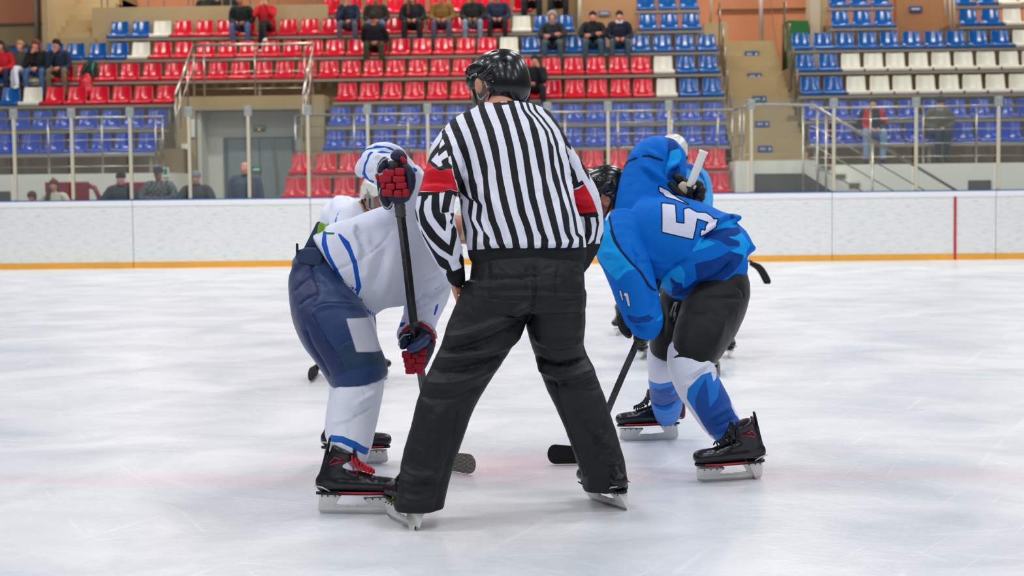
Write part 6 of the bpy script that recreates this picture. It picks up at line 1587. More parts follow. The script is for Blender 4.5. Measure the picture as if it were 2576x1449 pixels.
# socks
BSK = paint_mat('blue_sock_knit', srgb(220, 224, 242), [('b1', srgb(8, 116, 212)), ('b2', srgb(6, 74, 160)), ('b3', srgb(8, 122, 220)), ('w', srgb(218, 222, 240))], rough=.65, folds=.4, fscale=14, spec=.3)
NB = lambda u: -99 + 0 * u[:, 0]
sock(bp, [pn(1735, 880, 7.02, 54, .10), pn(1736, 915, 6.98, 57, .11), pn(1752, 960, 6.96, 55, .105), pn(1778, 1005, 6.96, 52, .10), pn(1806, 1050, 6.94, 46, .09), pn(1838, 1095, 6.88, 35, .06), pn(1854, 1122, 6.86, 28, .045)], 'blue_and_white_sock', BSK,
     {'b1': lambda u: polys_sd(u, [h8([(680, 760), (690, 620), (800, 500), (880, 430), (1000, 400), (1090, 430), (1180, 500), (1270, 720), (1330, 950), (1420, 1090), (1400, 1150), (1250, 1230), (1100, 1360), (900, 1100)])]),
      'b2': lambda u: polys_sd(u, [h8([(790, 760), (850, 600), (930, 470), (960, 640), (980, 870), (1090, 740), (1150, 480), (1220, 620), (1290, 800), (1340, 980), (1420, 1100), (1300, 1140), (1150, 1200), (1000, 1260), (880, 1080), (800, 900)])]),
      'b3': NB, 'w': lambda u: polys_sd(u, [h8([(1010, 405), (1100, 440), (1080, 490), (1040, 530)]), h8([(1150, 470), (1260, 620), (1360, 880), (1350, 1000), (1290, 880), (1270, 720)])])}, 6.9,
     [(h8([(440, 240), (600, 180), (860, 160)]), -.004, 4), (h8([(700, 450), (850, 350), (930, 310), (1000, 250)]), .007, 5), (h8([(720, 500), (880, 400), (940, 330)]), -.007, 4), (h8([(930, 1050), (1100, 950), (1290, 860)]), .004, 6), (h8([(1000, 1150), (1200, 1060), (1360, 1000)]), -.004, 6), (h8([(600, 600), (740, 520)]), .005, 5)], seed=6)
sock(bp, [pn(1680, 860, 7.42, 44, .095), pn(1672, 905, 7.40, 43, .10), pn(1674, 955, 7.54, 42, .10), pn(1677, 1000, 7.70, 41, .09), pn(1678, 1035, 7.85, 33, .06), pn(1676, 1052, 7.92, 27, .045)], 'blue_and_white_sock', BSK,
     {'b1': lambda u: polys_sd(u, [h8([(150, 400), (190, 540), (320, 555), (520, 510), (640, 560), (760, 700), (760, 1000), (800, 1700), (100, 1700)])]),
      'b2': lambda u: polys_sd(u, [h8([(180, 640), (330, 650), (560, 560), (470, 745), (640, 665), (700, 640), (640, 840), (440, 950), (220, 940)])]), 'b3': NB, 'w': NB}, 7.4,
     [(h8([(240, 900), (400, 960), (600, 860)]), -.008, 4), (h8([(250, 940), (420, 985), (560, 900)]), .007, 4)], seed=7)
TP = mat('clear_tape_wrap', srgb(214, 220, 236), .1, bump=1.0, bscale=70, bdist=.006, spec=.9)
skate_on(bp, (1752, 1214), (1912, 1203), (.16, -.05, 1), L=.29, boot_h=.165, lace=BLKLACE)
skate_on(bp, (1562, 1110), (1702, 1104), (.10, .05, 1), L=.29, boot_h=.165, lace=BLKLACE)
for (cx, cy, yy) in ((1886, 1078, 6.88), (1712, 1026, 7.95)):
    o = sdf_part('tendon_guard', mat_cache('maroon_lining', srgb(92, 14, 44), .6), bp, [[pn(cx, cy + 18, yy, 12, .03), pn(cx + 3, cy, yy, 9, .026), pn(cx + 5, cy - 22, yy, 5, .018), pn(cx + 5, cy - 30, yy, 3, .01)]], .005); o['label'] = 'maroon lined tendon guard'
# head
bl_ = _n((-.93, .18, -.30)); a_, b_, c_ = rotm(bl_, (-.18, 0, 1))
bhc = P(1527, 493, 7.40)
BH = lambda a, b, c: bhc + a_ * a + b_ * b + c_ * c
s = Sculpt(.02); head_skin(s, BH, 1.0, a_, b_, c_)
# ear drawn larger in relief
ec = BH(-.083, -.006, -.014); R_ = np.array([a_, b_, c_])
s.ell(ec - a_ * .004, (.015, .025, .039), R_, k=.005); s.ell(ec - a_ * .018 + b_ * .003, (.010, .014, .026), R_, op='-', k=.003); s.ell(ec + b_ * .016 - a_ * .004 - c_ * .004, (.006, .006, .010), R_, k=.003)
s.chain([(BH(0, -.02, -.06), .055, .06), pn(1555, 545, 7.36, 34, .06), pn(1640, 590, 7.22, 70, .11), pn(1740, 640, 7.22, 80, .12), pn(1800, 710, 7.22, 62, .11)], sub=2, side=UP)
s.chain([pn(1600, 560, 7.28, 30, .05), pn(1650, 410, 7.34, 28, .045), pn(1692, 440, 7.32, 20, .035), pn(1722, 480, 7.30, 17, .03), pn(1742, 495, 7.30, 17, .025)], sub=2)
s.chain([pn(1572, 600, 7.14, 30, .05), pn(1580, 690, 7.02, 28, .045), pn(1612, 800, 6.95, 20, .035), pn(1612, 845, 6.94, 15, .03)], sub=2)
s.chain([pn(1800, 740, 7.16, 52, .09), pn(1742, 895, 7.0, 38, .07), pn(1806, 1050, 6.94, 28, .05), pn(1852, 1115, 6.86, 16, .03)], sub=2)
s.chain([pn(1740, 740, 7.30, 50, .09), pn(1680, 890, 7.38, 32, .07), pn(1677, 1000, 7.70, 26, .05), pn(1676, 1045, 7.92, 15, .03)], sub=2)
V, Q = s.mesh(.006, 1); obj_from('body', V, Q, SKIN2, bp)
s = Sculpt(.01); s.ell(BH(0, -.02, .010), (.082, .098, .082), R_); s.ell(BH(-.08, -.03, -.06), (.03, .03, .05), R_, op='-'); s.half(BH(0, .052, 0), b_ - c_ * .3); s.half(BH(0, 0, -.075), -c_)
V, Q = s.mesh(.006, 1); obj_from('hair', V, Q, mat('dark_hair', srgb(28, 22, 20), .8), bp)
helmet(bp, BH(0, .018, .034), a_, b_, c_, BLKG, BLKM, vox=.0045, straps=True)
# gloves
B1 = empty('glove', P(1735, 490, 7.25)); B1.parent = bp; B1.location = B1.location - bp.location
def _bt():
    pt = lambda l: [P(x, y, 7.2) for x, y in h4(l)]
    n_ = lambda x, y, r, rv, Y=7.24: pn(*h4([(x, y)])[0], Y, r, rv)
    sdf_part('palm', BLKF, None, [[n_(1060, 640, 18, .03, 7.28), n_(1150, 720, 22, .035, 7.28), n_(1250, 820, 22, .035, 7.28), n_(1320, 900, 14, .03, 7.26)], [n_(1060, 600, 8, .02), n_(1100, 620, 12, .025)]], .0055)
    o = sdf_part('palm_patch', PALM, None, [[n_(1130, 700, 11, .012, 7.225), n_(1180, 745, 13, .012, 7.225), n_(1215, 800, 8, .010, 7.225)]], .0045); o['label'] = 'beige leather palm'
    sdf_part('cuff', BLKF, None, [[n_(1000, 700, 10, .03), n_(1080, 790, 12, .03), n_(1180, 860, 12, .028), n_(1300, 940, 9, .025), n_(1340, 980, 5, .02)]], .005)
    for i, (x, y) in enumerate(((1340, 700), (1365, 760), (1355, 830), (1330, 900))):
        sdf_part('finger', BLKF, None, [[n_(x - 70, y + 20, 7, .018, 7.24), n_(x - 10, y - 5, 8.5, .02, 7.22), n_(x + 28, y + 15, 7.5, .018, 7.25), n_(x + 20, y + 30, 6, .016, 7.29)]], .0045)
    sdf_part('thumb', BLKF, None, [[n_(1240, 850, 8, .015, 7.21), n_(1230, 800, 7, .015, 7.20), n_(1275, 745, 6, .012, 7.19), n_(1300, 715, 5, .012, 7.19)]], .0045)
    o = sdf_part('thumb_patch', PALM, None, [[n_(1300, 715, 3, .006, 7.17), n_(1285, 745, 3.5, .006, 7.17)]], .004)
loc_parts(_bt, B1)
B2 = empty('glove', P(1600, 830, 6.95)); B2.parent = bp; B2.location = B2.location - bp.location
def _bb():
    n_ = lambda x, y, r, rv, Y=6.95: pn(*h5([(x, y)])[0], Y, r, rv)
    sdf_part('cuff', BLKF, None, [[n_(350, 820, 10, .03, 7.0), n_(360, 880, 14, .04, 6.99), n_(372, 960, 17, .04, 6.98), n_(400, 1040, 15, .035, 6.98), n_(430, 1080, 8, .03, 6.97)]], .005)
    MB().tube([P(x, y, 6.94) for x, y in h5([(330, 860), (304, 900), (310, 980), (340, 1050), (390, 1085), (440, 1092)])], .004, 6).build('piping', BLKM, None, smooth=True)
    sdf_part('palm', BLKF, None, [[n_(520, 1080, 14, .035), n_(570, 1095, 15, .035), n_(600, 1060, 16, .035), n_(655, 1020, 10, .03)]], .005)
    for i, (x, y) in enumerate(((500, 1120), (540, 1122), (580, 1120), (618, 1112))):
        sdf_part('finger', BLKF, None, [[n_(x, y - 40, 6, .018, 6.93), n_(x, y - 10, 7, .02, 6.91), n_(x - 6, y + 2, 6, .016, 6.94)]], .0045)
    sdf_part('thumb', BLKF, None, [[n_(660, 1040, 7, .02), n_(680, 1005, 6, .018), n_(690, 985, 5, .015)]], .0045)
loc_parts(_bb, B2)
stick('white taped stick held by the player in the number 51 jersey', [P(1771, 379, 7.20), P(1738, 462, 7.21), P(1722, 510, 7.22), P(1662, 690, 7.10), P(1607, 850, 6.96), P(1568, 940, 7.0), P(1528, 1035, 7.05)], PG(1484, 1168), PG(1378, 1168), SHAFT, TAPEW, wd=.016, th=.010, tape_len=.17, blade_h=.036, curve=(0, -.02))

# ================================================================ background players
def human(root, J, look, m_skin, m_top, m_leg, m_shoe, vox=.012, bulk=1.0, top_attr=None, hair=None, hood=None, hat=None, headc=1.0, collar=None, arms=True, bodyname='jacket', upv=(0, 0, 1), hand=True, skirt=None, top_fn=None):
    """J: joints (world). pelvis chest neck head shL shR elL elR haL haR hpL hpR knL knR anL anR"""
    a_, b_, c_ = rotm(look, upv)
    hc_ = J['head']
    H = lambda a, b, c: hc_ + (a_ * a + b_ * b + c_ * c)
    s = Sculpt(.02)
    head_skin(s, H, headc, a_, b_, c_, ears=vox < .014)
    s.chain([(H(0, -.01, -.06), .050, .055), (J['neck'], .060, .060), (J['chest'], .11, .08), (J['pelvis'], .11, .09)], sub=2, side=(1, 0, 0))
    for sd in 'LR':
        s.chain([(J['sh' + sd], .040, .045), (J['el' + sd], .036, .036), (J['ha' + sd], .026, .024)], sub=2)
        s.chain([(J['hp' + sd], .07, .07), (J['kn' + sd], .05, .05), (J['an' + sd], .035, .035)], sub=2)
        if hand:
            dr = _n(J['ha' + sd] - J['el' + sd]); sp_ = _n(np.cross(dr, (0, 1, .3))); cu_ = np.cross(dr, sp_)
            s.seg(J['ha' + sd], J['ha' + sd] + dr * .06, (.040, .018), (.040, .016), side=sp_, k=.01)
            fingers(s, J['ha' + sd] + dr * .045, dr, sp_ * (1 if sd == 'L' else -1), cu_, L=.07, r=.0095)
    V, Q = s.mesh(vox * .8, 1); obj_from('body', V, Q, m_skin, root)
    s = Sculpt(.02); q = bulk
    pe, chh, nk_ = J['pelvis'], J['chest'], J['neck']
    s.chain([(pe, .17 * q, .13 * q), (pe * .5 + chh * .5, .175 * q, .14 * q), (chh, .185 * q, .135 * q), (chh * .35 + nk_ * .65, .13 * q, .10 * q), (nk_, .065, .065)], sub=2, side=(1, 0, 0), pw=2.3, cap=.03)
    for sd in 'LR':
        s.chain([(chh * .25 + nk_ * .35 + J['sh' + sd] * .4, .075 * q, .08 * q), (J['sh' + sd], .072 * q, .075 * q), (J['el' + sd], .058 * q, .058 * q), (J['ha' + sd] * .9 + J['el' + sd] * .1, .042 * q, .040 * q)], sub=3, cap=.012, k=.02)
    if skirt: s.chain(skirt, sub=2, side=(1, 0, 0), k=.03)
    V, Q = s.mesh(vox, 1); V = rumple(V, Q, .006, 18, int(abs(J['head'][0] * 10)) % 97)
    at = top_fn(V) if top_fn else None
    obj_from(bodyname, V, Q, m_top, root, at)
    s = Sculpt(.02)
    s.chain([(pe + np.array([0, 0, .03]), .155 * q, .12 * q), (pe * .6 + (J['hpL'] + J['hpR']) * .2, .15 * q, .12 * q)], sub=1, side=(1, 0, 0))
    for sd in 'LR':
        s.chain([(J['hp' + sd], .092 * q, .09 * q), (J['kn' + sd], .066 * q, .068 * q), (J['an' + sd] + np.array([0, 0, .03]), .052 * q, .055 * q)], sub=3, cap=.01, k=.02)
    V, Q = s.mesh(vox, 1); V = rumple(V, Q, .005, 18, 3); obj_from('trousers', V, Q, m_leg, root)
    if m_shoe is not None:
        for sd in 'LR':
            an = J['an' + sd]; fd = J.get('toe', np.array([0, -1.0, 0]))
            s = Sculpt(.01); s.chain([(an + np.array([0, .02, .0]), .042, .05), (an + fd * .08 - np.array([0, 0, .035]), .042, .035), (an + fd * .17 - np.array([0, 0, .045]), .040, .026)], sub=2, side=(1, 0, 0)); s.half(an - np.array([0, 0, .075]), (0, 0, -1))
            V, Q = s.mesh(vox * .8, 1); obj_from('shoe', V, Q, m_shoe, root)
    R3 = np.array([a_, b_, c_])
    if hair is not None:
        m_h, kind = hair
        s = Sculpt(.012); s.ell(H(0, -.016, .042), (.084, .100, .084), R3); s.ell(H(0, -.05, -.01), (.074, .060, .075), R3, k=.02)
        if kind == 'long':
            s.chain([(H(.06, -.01, -.02), .034, .05), (H(.085, .05, -.12), .04, .05), (H(.09, .10, -.22), .042, .05), (H(.09, .13, -.36), .028, .035)], sub=2)
            s.chain([(H(-.06, -.03, -.02), .025, .045), (H(-.06, -.05, -.14), .03, .05), (H(-.05, -.05, -.22), .02, .03)], sub=2)
        s.ell(H(0, .085, -.035), (.066, .075, .072), R3, op='-', k=.01)
        if kind != 'long': s.half(H(0, 0, -.055), -c_)
        V, Q = s.mesh(vox * .8, 1); obj_from('hair', V, Q, m_h, root)
    if hat is not None:
        m_h, kind = hat
        s = Sculpt(.012); s.ell(H(0, -.010, .050), (.090, .108, .092), R3); s.half(H(0, 0, .022), -c_ + b_ * .05)
        if kind == 'beanie': s.ell(H(0, -.008, .034), (.096, .113, .024), R3, k=.008)
        if kind == 'cap': s.chain([(H(0, .09, .035), .07, .008), (H(0, .165, .02), .055, .007)], sub=1, side=a_)
        V, Q = s.mesh(vox * .8, 1); obj_from('hat', V, Q, m_h, root)
    if hood is not None:
        s = Sculpt(.015); s.ell(H(0, -.02, .025), (.115, .130, .130), R3); s.ell(H(0, -.03, -.09), (.12, .10, .07), R3, k=.03); s.ell(H(0, .11, -.01), (.075, .11, .095), R3, op='-', k=.015); s.ell(H(0, 0, .0), (.09, .10, .11), R3, op='-', k=.01)
        V, Q = s.mesh(vox * .8, 1); obj_from('hood', V, Q, hood, root)
    if collar is not None:
        s = Sculpt(.015); s.chain([(J['neck'] - np.array([0, 0, .03]), .082, .082), (J['neck'] + np.array([0, -.005, .035]), .076, .078)], sub=1, side=(1, 0, 0), cap=.01); V, Q = s.mesh(vox * .8, 1); obj_from('collar', V, Q, collar, root)
    return H, (a_, b_, c_)
AN = lambda x, y: PG(x, y) + np.array([0, .05, .15])
# --- player in white behind
q0 = 10.4
J = dict(head=P(952, 486, q0), neck=P(915, 525, q0 + .05), chest=P(890, 560, q0 + .1), pelvis=P(860, 690, q0 + .25), shL=P(866, 545, q0 - .05), shR=P(935, 545, q0 + .22), elL=P(852, 620, q0 - .15), elR=P(950, 640, q0 + .2), haL=P(880, 690, q0 - .25), haR=P(900, 700, q0 + .0),
         hpL=P(840, 710, q0 + .1), hpR=P(890, 710, q0 + .3), knL=P(860, 810, q0 - .05), knR=P(915, 810, q0 + .2), anL=AN(852, 965), anR=AN(918, 950))
JW2 = paint_mat('white_team_jersey', srgb(222, 226, 242), [('blu', srgb(18, 90, 184))], rough=.7)
wb = empty('person', PG(885, 962) * np.array([1, 1, 0]), 'person in a white jersey and white helmet peering from behind', 'person')
g6 = lambda pts: [(820 + x / 8.525, 450 + y / 8.525) for x, y in pts]
human(wb, J, (.55, -.80, -.22), SKIN2, JW2, NAVYG, None, vox=.010, bulk=1.22, bodyname='white_jersey', hair=(mat('dark_hair_two', srgb(40, 30, 26), .8), 'short'), hand=False,
      top_fn=lambda V: {'blu': polys_sd(plan(V, q0 - .1), [g6([(315, 670), (260, 800), (250, 900), (235, 1050), (210, 980), (215, 880), (260, 740)]), g6([(380, 500), (440, 430), (450, 440), (400, 490)]), g6([(260, 1110), (320, 1120), (330, 1180), (260, 1180)]), g6([(440, 380), (600, 300), (620, 310), (460, 400)])])})
sdf_part('elbow_pad', BLKF, wb, [[pn(838, 565, q0 - .02, 12, .05), pn(832, 585, q0 - .05, 14, .05), pn(828, 610, q0 - .05, 14, .05)]], .01)
_a, _b, _c = rotm((.55, -.80, -.22))
helmet(wb, J['head'] + _c * .01, _a, _b, _c, WSH, BLKM, vox=.007)
for q_, t_ in ((PG(840, 966), PG(900, 975)), (PG(905, 948), PG(965, 955))):
    fx = _n(t_ - q_); sk = empty('skate', q_); sk.parent = wb; sk.location = Vector(q_) - wb.location
    loc_parts(lambda: skate(None, q_ + fx * .29, q_, np.array([0, 0, 1.]), detail=False, boot_h=.17), sk)
for nm, ns in (('a', [(P(840, 830, q0), .06, .07), (P(858, 880, q0), .062, .07), (J['anL'], .045, .05)]), ('b', [(P(915, 820, q0 + .2), .06, .07), (P(915, 870, q0 + .2), .062, .07), (J['anR'], .045, .05)])):
    sdf_part('white_sock', SKW, wb, [ns], .01)
stick('dark stick blade touching the ice left of the navy shorts', [P(905, 700, q0 - .1), P(860, 800, q0 - .05), P(820, 890, q0)], PG(800, 940), PG(784, 964), SHAFT, TAPEW, wd=.016, th=.011, tape_len=.1)
# --- player in light blue behind, facing us
q1 = 11.8
LB = paint_mat('light_blue_team_jersey', srgb(40, 160, 232), [('nv', srgb(30, 76, 160)), ('wt', srgb(214, 218, 236))], rough=.65)
J = dict(head=P(1692, 380, q1), neck=P(1702, 418, q1 + .06), chest=P(1715, 470, q1 + .1), pelvis=P(1730, 610, q1 + .2), shL=P(1668, 448, q1 + .05), shR=P(1752, 452, q1 + .05), elL=P(1640, 540, q1 - .05), elR=P(1762, 560, q1 - .02), haL=P(1690, 610, q1 - .2), haR=P(1770, 640, q1 - .2),
         hpL=P(1705, 640, q1 + .15), hpR=P(1755, 640, q1 + .15), knL=P(1660, 765, q1 - .1), knR=P(1800, 765, q1 - .05), anL=AN(1614, 902), anR=AN(1836, 900))
lb = empty('person', PG(1722, 905) * np.array([1, 1, 0]), 'person in a light blue jersey and white helmet half hidden behind', 'person')
human(lb, J, (-.35, -.9, -.25), SKIN2, LB, mat('black_hockey_shorts', srgb(22, 24, 28), .6), None, vox=.010, bulk=1.2, bodyname='light_blue_jersey', hand=False,
      top_fn=lambda V: {'nv': polys_sd(plan(V, q1), [h4([(1145, 410), (1250, 440), (1380, 560), (1430, 680), (1445, 800), (1420, 760), (1400, 660), (1330, 580), (1220, 510), (1170, 480)])]), 'wt': polys_sd(plan(V, q1), [h4([(1140, 420), (1165, 450), (1160, 510), (1120, 550), (1140, 490)])])})
_a, _b, _c = rotm((-.35, -.9, -.25))
helmet(lb, J['head'] + _c * .01, _a, _b, _c, WSH, BLKM, vox=.007)
BLUEB = mat('royal_blue_tongue', srgb(28, 64, 170), .5); BLUEL = mat('blue_lace', srgb(60, 100, 200), .7)
SKL = paint_mat('pale_sock', srgb(214, 220, 238), [('blu', srgb(30, 120, 210))], rough=.7)
for q_, t_ in ((PG(1622, 896), PG(1603, 913)), (PG(1832, 893), PG(1841, 912))):
    fx = _n(t_ - q_); sk = empty('skate', q_); sk.parent = lb; sk.location = Vector(q_) - lb.location
    def _mk():
        skate(None, q_ + fx * .29, q_, np.array([0.02 if t_[0] < 1.3 else 0.0, 0, 1.]), detail=True, boot_h=.18, lace=BLUEL, trimm=BLUEB, tongue=True)
        sd_ = np.cross(fx, (0, 0, 1)); MB().prism([q_ + fx * .24 + sd_ * -.026 + np.array([0, 0, .13]), q_ + fx * .24 + sd_ * .026 + np.array([0, 0, .13]), q_ + fx * .09 + sd_ * .030 + np.array([0, 0, .235]), q_ + fx * .09 - sd_ * .030 + np.array([0, 0, .235])], fx * .012 + np.array([0, 0, .008])).build('blue_facing', BLUEB, None)
    loc_parts(_mk, sk)
for a1, b1 in ((J['knL'], J['anL']), (J['knR'], J['anR'])):
    s = Sculpt(.01); s.chain([(a1 + np.array([0, 0, .04]), .068, .075), (a1 * .5 + b1 * .5, .07, .075), (b1 + np.array([0, 0, .05]), .045, .05)], sub=2, side=RT); V, Q = s.mesh(.009, 1)
    obj_from('sock', V, Q, SKL, lb, {'blu': (.42 - V[:, 2]) * 300})
qc = 13.65
r = stick('black stick with curved blade sticking out behind the blue jersey', [P(1625, 612, qc), P(1700, 625, qc), P(1780, 640, qc), P(1850, 655, qc)], P(1893, 664, qc), P(1925, 715, qc), SHAFT, TAPEB, wd=.014, th=.011, tape_len=.1, blade_h=.032, curve=(0, .0))
# blade of that stick curls down: replace it by one that follows the photograph's curl
for ch_ in list(r.children):
    if ch_.name.startswith('blade'): bpy.data.objects.remove(ch_, do_unlink=True)
sdf_part('blade', TAPEB, r, [[pn(1888, 663, qc, 5, .010), pn(1908, 672, qc, 9, .010), pn(1921, 690, qc, 10, .010), pn(1930, 708, qc, 10, .010), pn(1931, 712, qc, 8, .010)]], .005)
# --- one more blue team player almost hidden further back
q2 = 13.9
J = dict(head=P(1640, 470, q2), neck=P(1640, 500, q2), chest=P(1640, 540, q2 + .05), pelvis=P(1640, 640, q2 + .1), shL=P(1612, 520, q2), shR=P(1668, 520, q2), elL=P(1600, 590, q2), elR=P(1680, 590, q2), haL=P(1622, 606, q2 - .2), haR=P(1690, 618, q2 - .2),
         hpL=P(1625, 650, q2), hpR=P(1660, 650, q2), knL=P(1598, 730, q2), knR=P(1680, 730, q2), anL=AN(1562, 840), anR=AN(1692, 840))
fb = empty('person', PG(1620, 842) * np.array([1, 1, 0]), 'person in blue mostly hidden behind, one leg showing by the lower glove', 'person')
human(fb, J, (0, -1, -.2), SKIN2, LB, mat('bright_blue_trousers', srgb(40, 130, 220), .6), None, vox=.012, bulk=1.1, bodyname='blue_jersey', hand=False, hair=(mat('dark_hair_three', srgb(40, 32, 28), .8), 'short'), top_fn=lambda V: {'nv': -99 + 0 * V[:, 0], 'wt': -99 + 0 * V[:, 0]})
for x_ in (1556, 1690):
    q_, t_ = PG(x_ + 8, 838), PG(x_, 842); fx = _n(t_ - q_); sk = empty('skate', q_); sk.parent = fb; sk.location = Vector(q_) - fb.location
    loc_parts(lambda: skate(None, q_ + fx * .29, q_, np.array([0, 0, 1.]), detail=False, boot_h=.17), sk)
stick('stick with worn grey blade on the ice behind the knee of the blue player', [P(1766, 600, q1 - .25), P(1772, 645, q1 - .3), P(1780, 780, 11.2), P(1789, 905, 10.8)], PG(1803, 932), PG(1818, 952), SHAFT, TAPEB, wd=.014, th=.011, tape_len=.1, bottom_m=mat('grey_worn_blade', srgb(96, 98, 98), .6))
# ================================================================ spectators
_cm = {}
def cm(name, c, r=.85):
    if name not in _cm: _cm[name] = mat(name, srgb(*c), r, noise=.12, nscale=14)
    return _cm[name]
SKINS = [SKIN, SKIN2, mat('rosy_skin', srgb(222, 150, 128), .55)]
NAVYC, BLKC, OLV, GRYC = cm('navy_cloth', (30, 42, 66)), cm('black_cloth', (22, 26, 28)), cm('dark_olive_cloth', (58, 56, 36)), cm('dark_grey_cloth', (74, 72, 64))
JEAN, LJEAN, BLKT, KHAK, WHT, REDC, OCH = cm('blue_denim', (70, 98, 140)), cm('pale_denim', (120, 140, 160)), cm('black_trousers_cloth', (24, 24, 28)), cm('khaki_cloth', (112, 98, 76)), cm('white_cloth', (218, 220, 230)), cm('red_cloth', (196, 24, 40)), cm('ochre_cloth', (126, 92, 40))
HD, HB, HA, HBL = cm('black_hair', (26, 20, 18)), cm('brown_hair', (86, 54, 34)), cm('auburn_hair', (110, 48, 30)), cm('fair_hair', (170, 132, 86))
SHB, SHW, SHP = cm('black_shoe', (24, 24, 26)), cm('white_shoe', (214, 212, 208)), cm('pink_shoe', (206, 90, 110))
CROWD = 'spectators in the stands'
def sitter(px_, row, label, top, leg, hair, pose='knees', look=(0, -1, -.15), lean=.12, hood=None, hat=None, shoe=SHB, skin=0, legs='apart', bulk=1.0, collar=None, tname='jacket', dz=0.0, twist=0, hc=.95, top_fn=None):
    Y = ROWY[row]; z = ROWZ[row] + .045 + dz
    x = P(px_, ROWREF[row][1], Y)[0]
    V3 = lambda a, b, c: np.array([x + a, Y + b, z + c], float)
    y0 = .225
    J = dict(pelvis=V3(0, y0, .10), chest=V3(0, y0 - lean * .8, .40), neck=V3(0, y0 - lean * 1.35, .57), head=V3(0 + twist * .02, y0 - lean * 1.6 - .02, .70))
    J['shL'] = V3(-.19, y0 - lean * 1.1, .50); J['shR'] = V3(.19, y0 - lean * 1.1, .50)
    w_ = .17 if legs == 'apart' else .09
    J['hpL'] = V3(-.09, y0 - .04, .09); J['hpR'] = V3(.09, y0 - .04, .09)
    J['knL'] = V3(-w_, -.20, .10); J['knR'] = V3(w_, -.20, .10); J['anL'] = V3(-w_ * 1.0, -.12, -.455); J['anR'] = V3(w_ * 1.0, -.12, -.455)
    if legs == 'crossed': J['knR'] = V3(.02, -.24, .17); J['anR'] = V3(.06, -.30, -.22); J['knL'] = V3(-.05, -.18, .09)
    if pose == 'knees': J['elL'], J['elR'], J['haL'], J['haR'] = V3(-.25, .06, .26), V3(.25, .06, .26), V3(-.07, -.22, .17), V3(.07, -.22, .17)
    if pose == 'lap': J['elL'], J['elR'], J['haL'], J['haR'] = V3(-.25, .12, .26), V3(.25, .12, .26), V3(-.05, -.08, .18), V3(.05, -.10, .18)
    if pose == 'chin': J['elL'], J['elR'], J['haL'], J['haR'] = V3(-.22, -.06, .22), V3(.22, .0, .22), V3(-.03, -.14, .55), V3(.05, -.20, .17)
    if pose == 'face': J['elL'], J['elR'], J['haL'], J['haR'] = V3(-.20, -.10, .34), V3(.20, -.10, .34), V3(-.05, -.12, .60), V3(.06, -.12, .60)
    if pose == 'behind': J['elL'], J['elR'], J['haL'], J['haR'] = V3(-.27, .0, .68), V3(.27, .0, .68), V3(-.10, .16, .70), V3(.10, .16, .70)
    if pose == 'cheek': J['elL'], J['elR'], J['haL'], J['haR'] = V3(-.22, .0, .22), V3(.20, -.08, .26), V3(-.06, -.16, .20), V3(.07, -.14, .58)
    if pose == 'cross': J['elL'], J['elR'], J['haL'], J['haR'] = V3(-.26, -.02, .28), V3(.26, -.02, .28), V3(.09, -.14, .30), V3(-.09, -.16, .26)
    r = empty('person', (x, Y + .2, FL[row]), label, 'person', CROWD)
    human(r, J, look, SKINS[skin], top, leg, shoe, vox=.017, bulk=bulk, hair=hair, hood=hood, hat=hat, collar=collar, bodyname=tname, headc=hc, hand=True, top_fn=top_fn)
    return r
sitter(2, 'F', 'person in a red jacket with white band cut off by the left edge', REDC, NAVYC, (HD, 'short'), 'knees')
sitter(47, 'F', 'person with fair hair and white trousers, hands behind the head', GRYC, WHT, (HBL, 'short'), 'behind', shoe=SHW, legs='crossed', lean=.05, skin=2)
sitter(92, 'F', 'person with long auburn hair in a dark coat and jeans', BLKC, JEAN, (HA, 'long'), 'chin', look=(-.5, -.85, -.2), shoe=SHP, skin=2, collar=None)
sitter(148, 'F', 'person in a navy jacket and khaki trousers resting chin on hand', NAVYC, KHAK, (HD, 'short'), 'chin', look=(-.45, -.85, -.3), lean=.2, collar=cm('plum_scarf', (70, 42, 58)))
sitter(608, 'H', 'person in a dark green jacket and jeans beside the red jacket', cm('bottle_green_cloth', (24, 40, 34)), JEAN, None, 'knees', look=(0, -.9, -.4), lean=.2, skin=1)
sitter(667, 'H', 'person in a red jacket with hands raised to the face', REDC, BLKT, (HB, 'short'), 'face', shoe=SHW, legs='crossed')
sitter(876, 'H', 'person in a navy coat with one hand at the mouth, grey trousers', NAVYC, cm('slate_trousers', (78, 82, 96)), (HD, 'short'), 'chin', look=(0, -.9, -.3))
sitter(946, 'H', 'person in a dark brown-green jacket sitting above the bowed person', cm('moss_cloth', (50, 44, 34)), JEAN, (HD, 'short'), 'lap', skin=1)
sitter(943, 'G', 'person in a black jacket and olive trousers bowed far forward', cm('ink_cloth', (20, 30, 38)), OLV, (HD, 'short'), 'lap', look=(0, -.5, -.9), lean=.36, hat=None, bulk=1.15)
sitter(1038, 'H', 'person in a long black coat with clasped hands', BLKC, BLKT, (HB, 'long'), 'knees', bulk=1.1)
sitter(1112, 'H', 'person in an ochre jacket over a pink shirt', OCH, cm('grey_jeans', (74, 78, 98)), (HB, 'short'), 'knees')
sitter(1190, 'H', 'person in a black jacket and pale jeans left of the navy coat', cm('soot_cloth', (24, 28, 26)), LJEAN, (HD, 'short'), 'knees', skin=1)
sitter(1252, 'H', 'person in a navy coat and black trousers next to the white seat', NAVYC, BLKT, (HD, 'short'), 'knees')
sitter(1390, 'G', 'person in a grey hood and black vest sitting among blue seats', cm('charcoal_vest', (34, 38, 46)), cm('teal_denim', (62, 84, 92)), None, 'cross', hood=cm('grey_hood', (150, 144, 140)), collar=cm('grey_hood', (150, 144, 140)), skin=2)
sitter(1492, 'G', 'person in a black hoodie with cropped hair, middle of three youths', BLKC, cm('teal_denim', (62, 84, 92)), (HD, 'short'), 'cross', collar=BLKC, skin=2)
